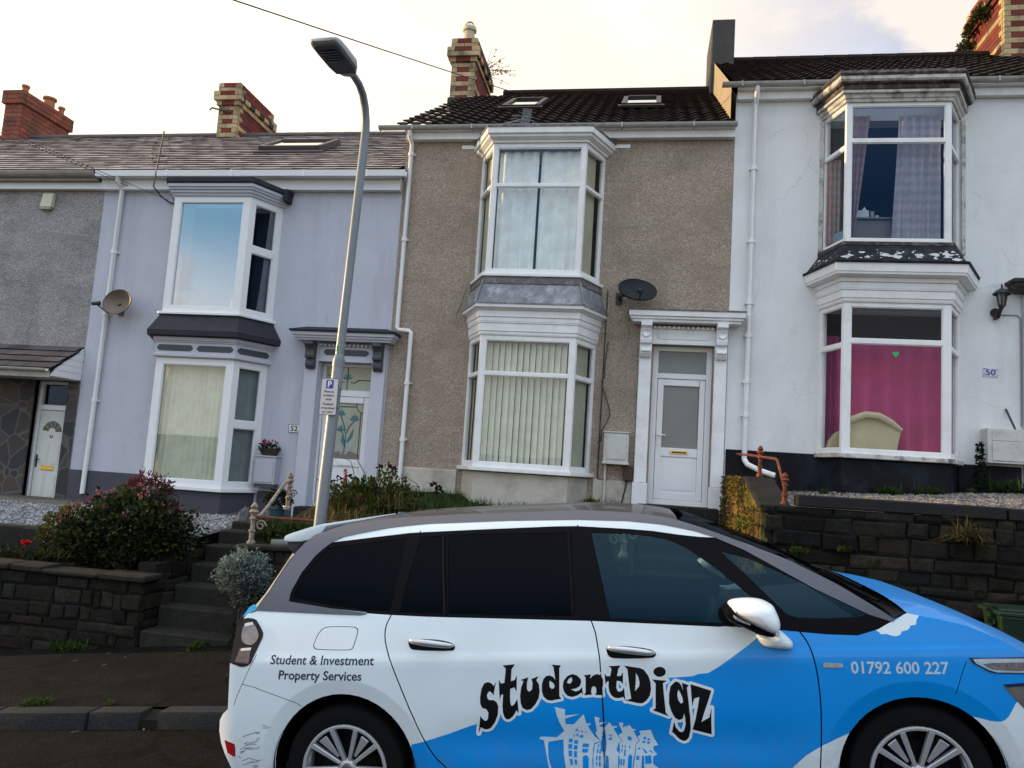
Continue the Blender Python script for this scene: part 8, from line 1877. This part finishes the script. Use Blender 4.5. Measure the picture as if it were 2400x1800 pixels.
wisps = tex_noise(nt, D, 3.4, 7, .55, (1, 1, 1.9))
banks = tex_noise(nt, D, 1.3, 5, .55, (1, 1, 2.6))
# thin bright overcast veil over the roofs, broken cumulus in the open sky behind the camera
veil = rmp(north, -.05, .55); veil = m1('MULTIPLY', veil, rmp(wisps, .30, .55, .80, 1.0))
veil = m1('MAXIMUM', veil, m1('MULTIPLY', rmp(sunny, .1, .75), rmp(north, -.40, .02)))
cumu = m1('MULTIPLY', m1('MULTIPLY', rmp(banks, .50, .64), rmp(north, .25, -.15)), rmp(sz.outputs[2], .30, .10))
glow = rmp(sunny, -.15, .95)
def col_mix(f, a, b): return mixc(nt, f, a, b)
VEIL_A, VEIL_B = (6.8, 6.2, 5.7), (12.0, 10.1, 7.1)
veilc = col_mix(glow, VEIL_A, VEIL_B)
gap = m1('MULTIPLY', rmp(wisps, .57, .47), rmp(sunny, .12, -.20)); veilc = col_mix(m1('MULTIPLY', gap, .95), veilc, (3.9, 4.15, 4.95))
blue = ramp(nt, sz.outputs[2], [(.0, (1.05, .90, .76)), (.15, (.95, .82, .70)), (.20, (.62, .66, .70)), (.27, (.27, .44, .54)), (.34, (.20, .40, .60)), (.48, (.66, .83, 1.06)), (.80, (1.06, 1.14, 1.24))])
blue = mixc(nt, 1.0, blue, (12.0, 12.0, 12.0), 'MULTIPLY')
open_sky = col_mix(.85, sky.outputs['Color'], blue)
base = col_mix(veil, open_sky, veilc)
base = col_mix(m1('MULTIPLY', cumu, .75), base, (9.5, 9.0, 8.6))
puffs = tex_noise(nt, D, 9.0, 6, .6, (1, 1, 1.6))
pf = m1('MULTIPLY', m1('MULTIPLY', rmp(puffs, .50, .60), rmp(north, .1, -.3)), m1('MULTIPLY', rmp(sz.outputs[2], .12, .16), rmp(sz.outputs[2], .30, .20)))
base = col_mix(m1('MULTIPLY', pf, .75), base, (7.2, 6.4, 5.9))
lk(nt, base, bg.inputs['Color']); bg.inputs['Strength'].default_value = .15
L = bpy.data.lights.new('Sun', 'SUN'); L.energy = 5.0; L.angle = R(.53); L.color = (1.0, .70, .36)
so = bpy.data.objects.new('Sun', L); col.objects.link(so); so.rotation_euler = sd.to_track_quat('Z', 'Y').to_euler()
cd = bpy.data.cameras.new('Camera'); cam = bpy.data.objects.new('Camera', cd); col.objects.link(cam); scene.camera = cam
cd.sensor_width = 36; cd.lens = 27.0; cd.clip_start = .05; cd.clip_end = 6000
p_, y_, r_ = R(6.2707), R(9.7010), R(3.6842)
f = Vector((-math.sin(y_) * math.cos(p_), math.cos(y_) * math.cos(p_), math.sin(p_))); rt = Vector((math.cos(y_), math.sin(y_), 0)); up = rt.cross(f)
rt2 = rt * math.cos(r_) + up * math.sin(r_); up2 = up * math.cos(r_) - rt * math.sin(r_)
cam.matrix_world = Matrix(((rt2.x, up2.x, -f.x, 0), (rt2.y, up2.y, -f.y, -11.8), (rt2.z, up2.z, -f.z, 1.7), (0, 0, 0, 1)))
scene.view_settings.view_transform = 'Standard'; scene.view_settings.look = 'None'; scene.view_settings.exposure = 0; scene.view_settings.gamma = 1
scene.cycles.max_bounces = 8; scene.cycles.transparent_max_bounces = 12; scene.cycles.use_denoising = True
scene.cycles.sample_clamp_indirect = 4
# drop the helper tags used while building
for o in bpy.data.objects:
    if 'org' in o: del o['org']
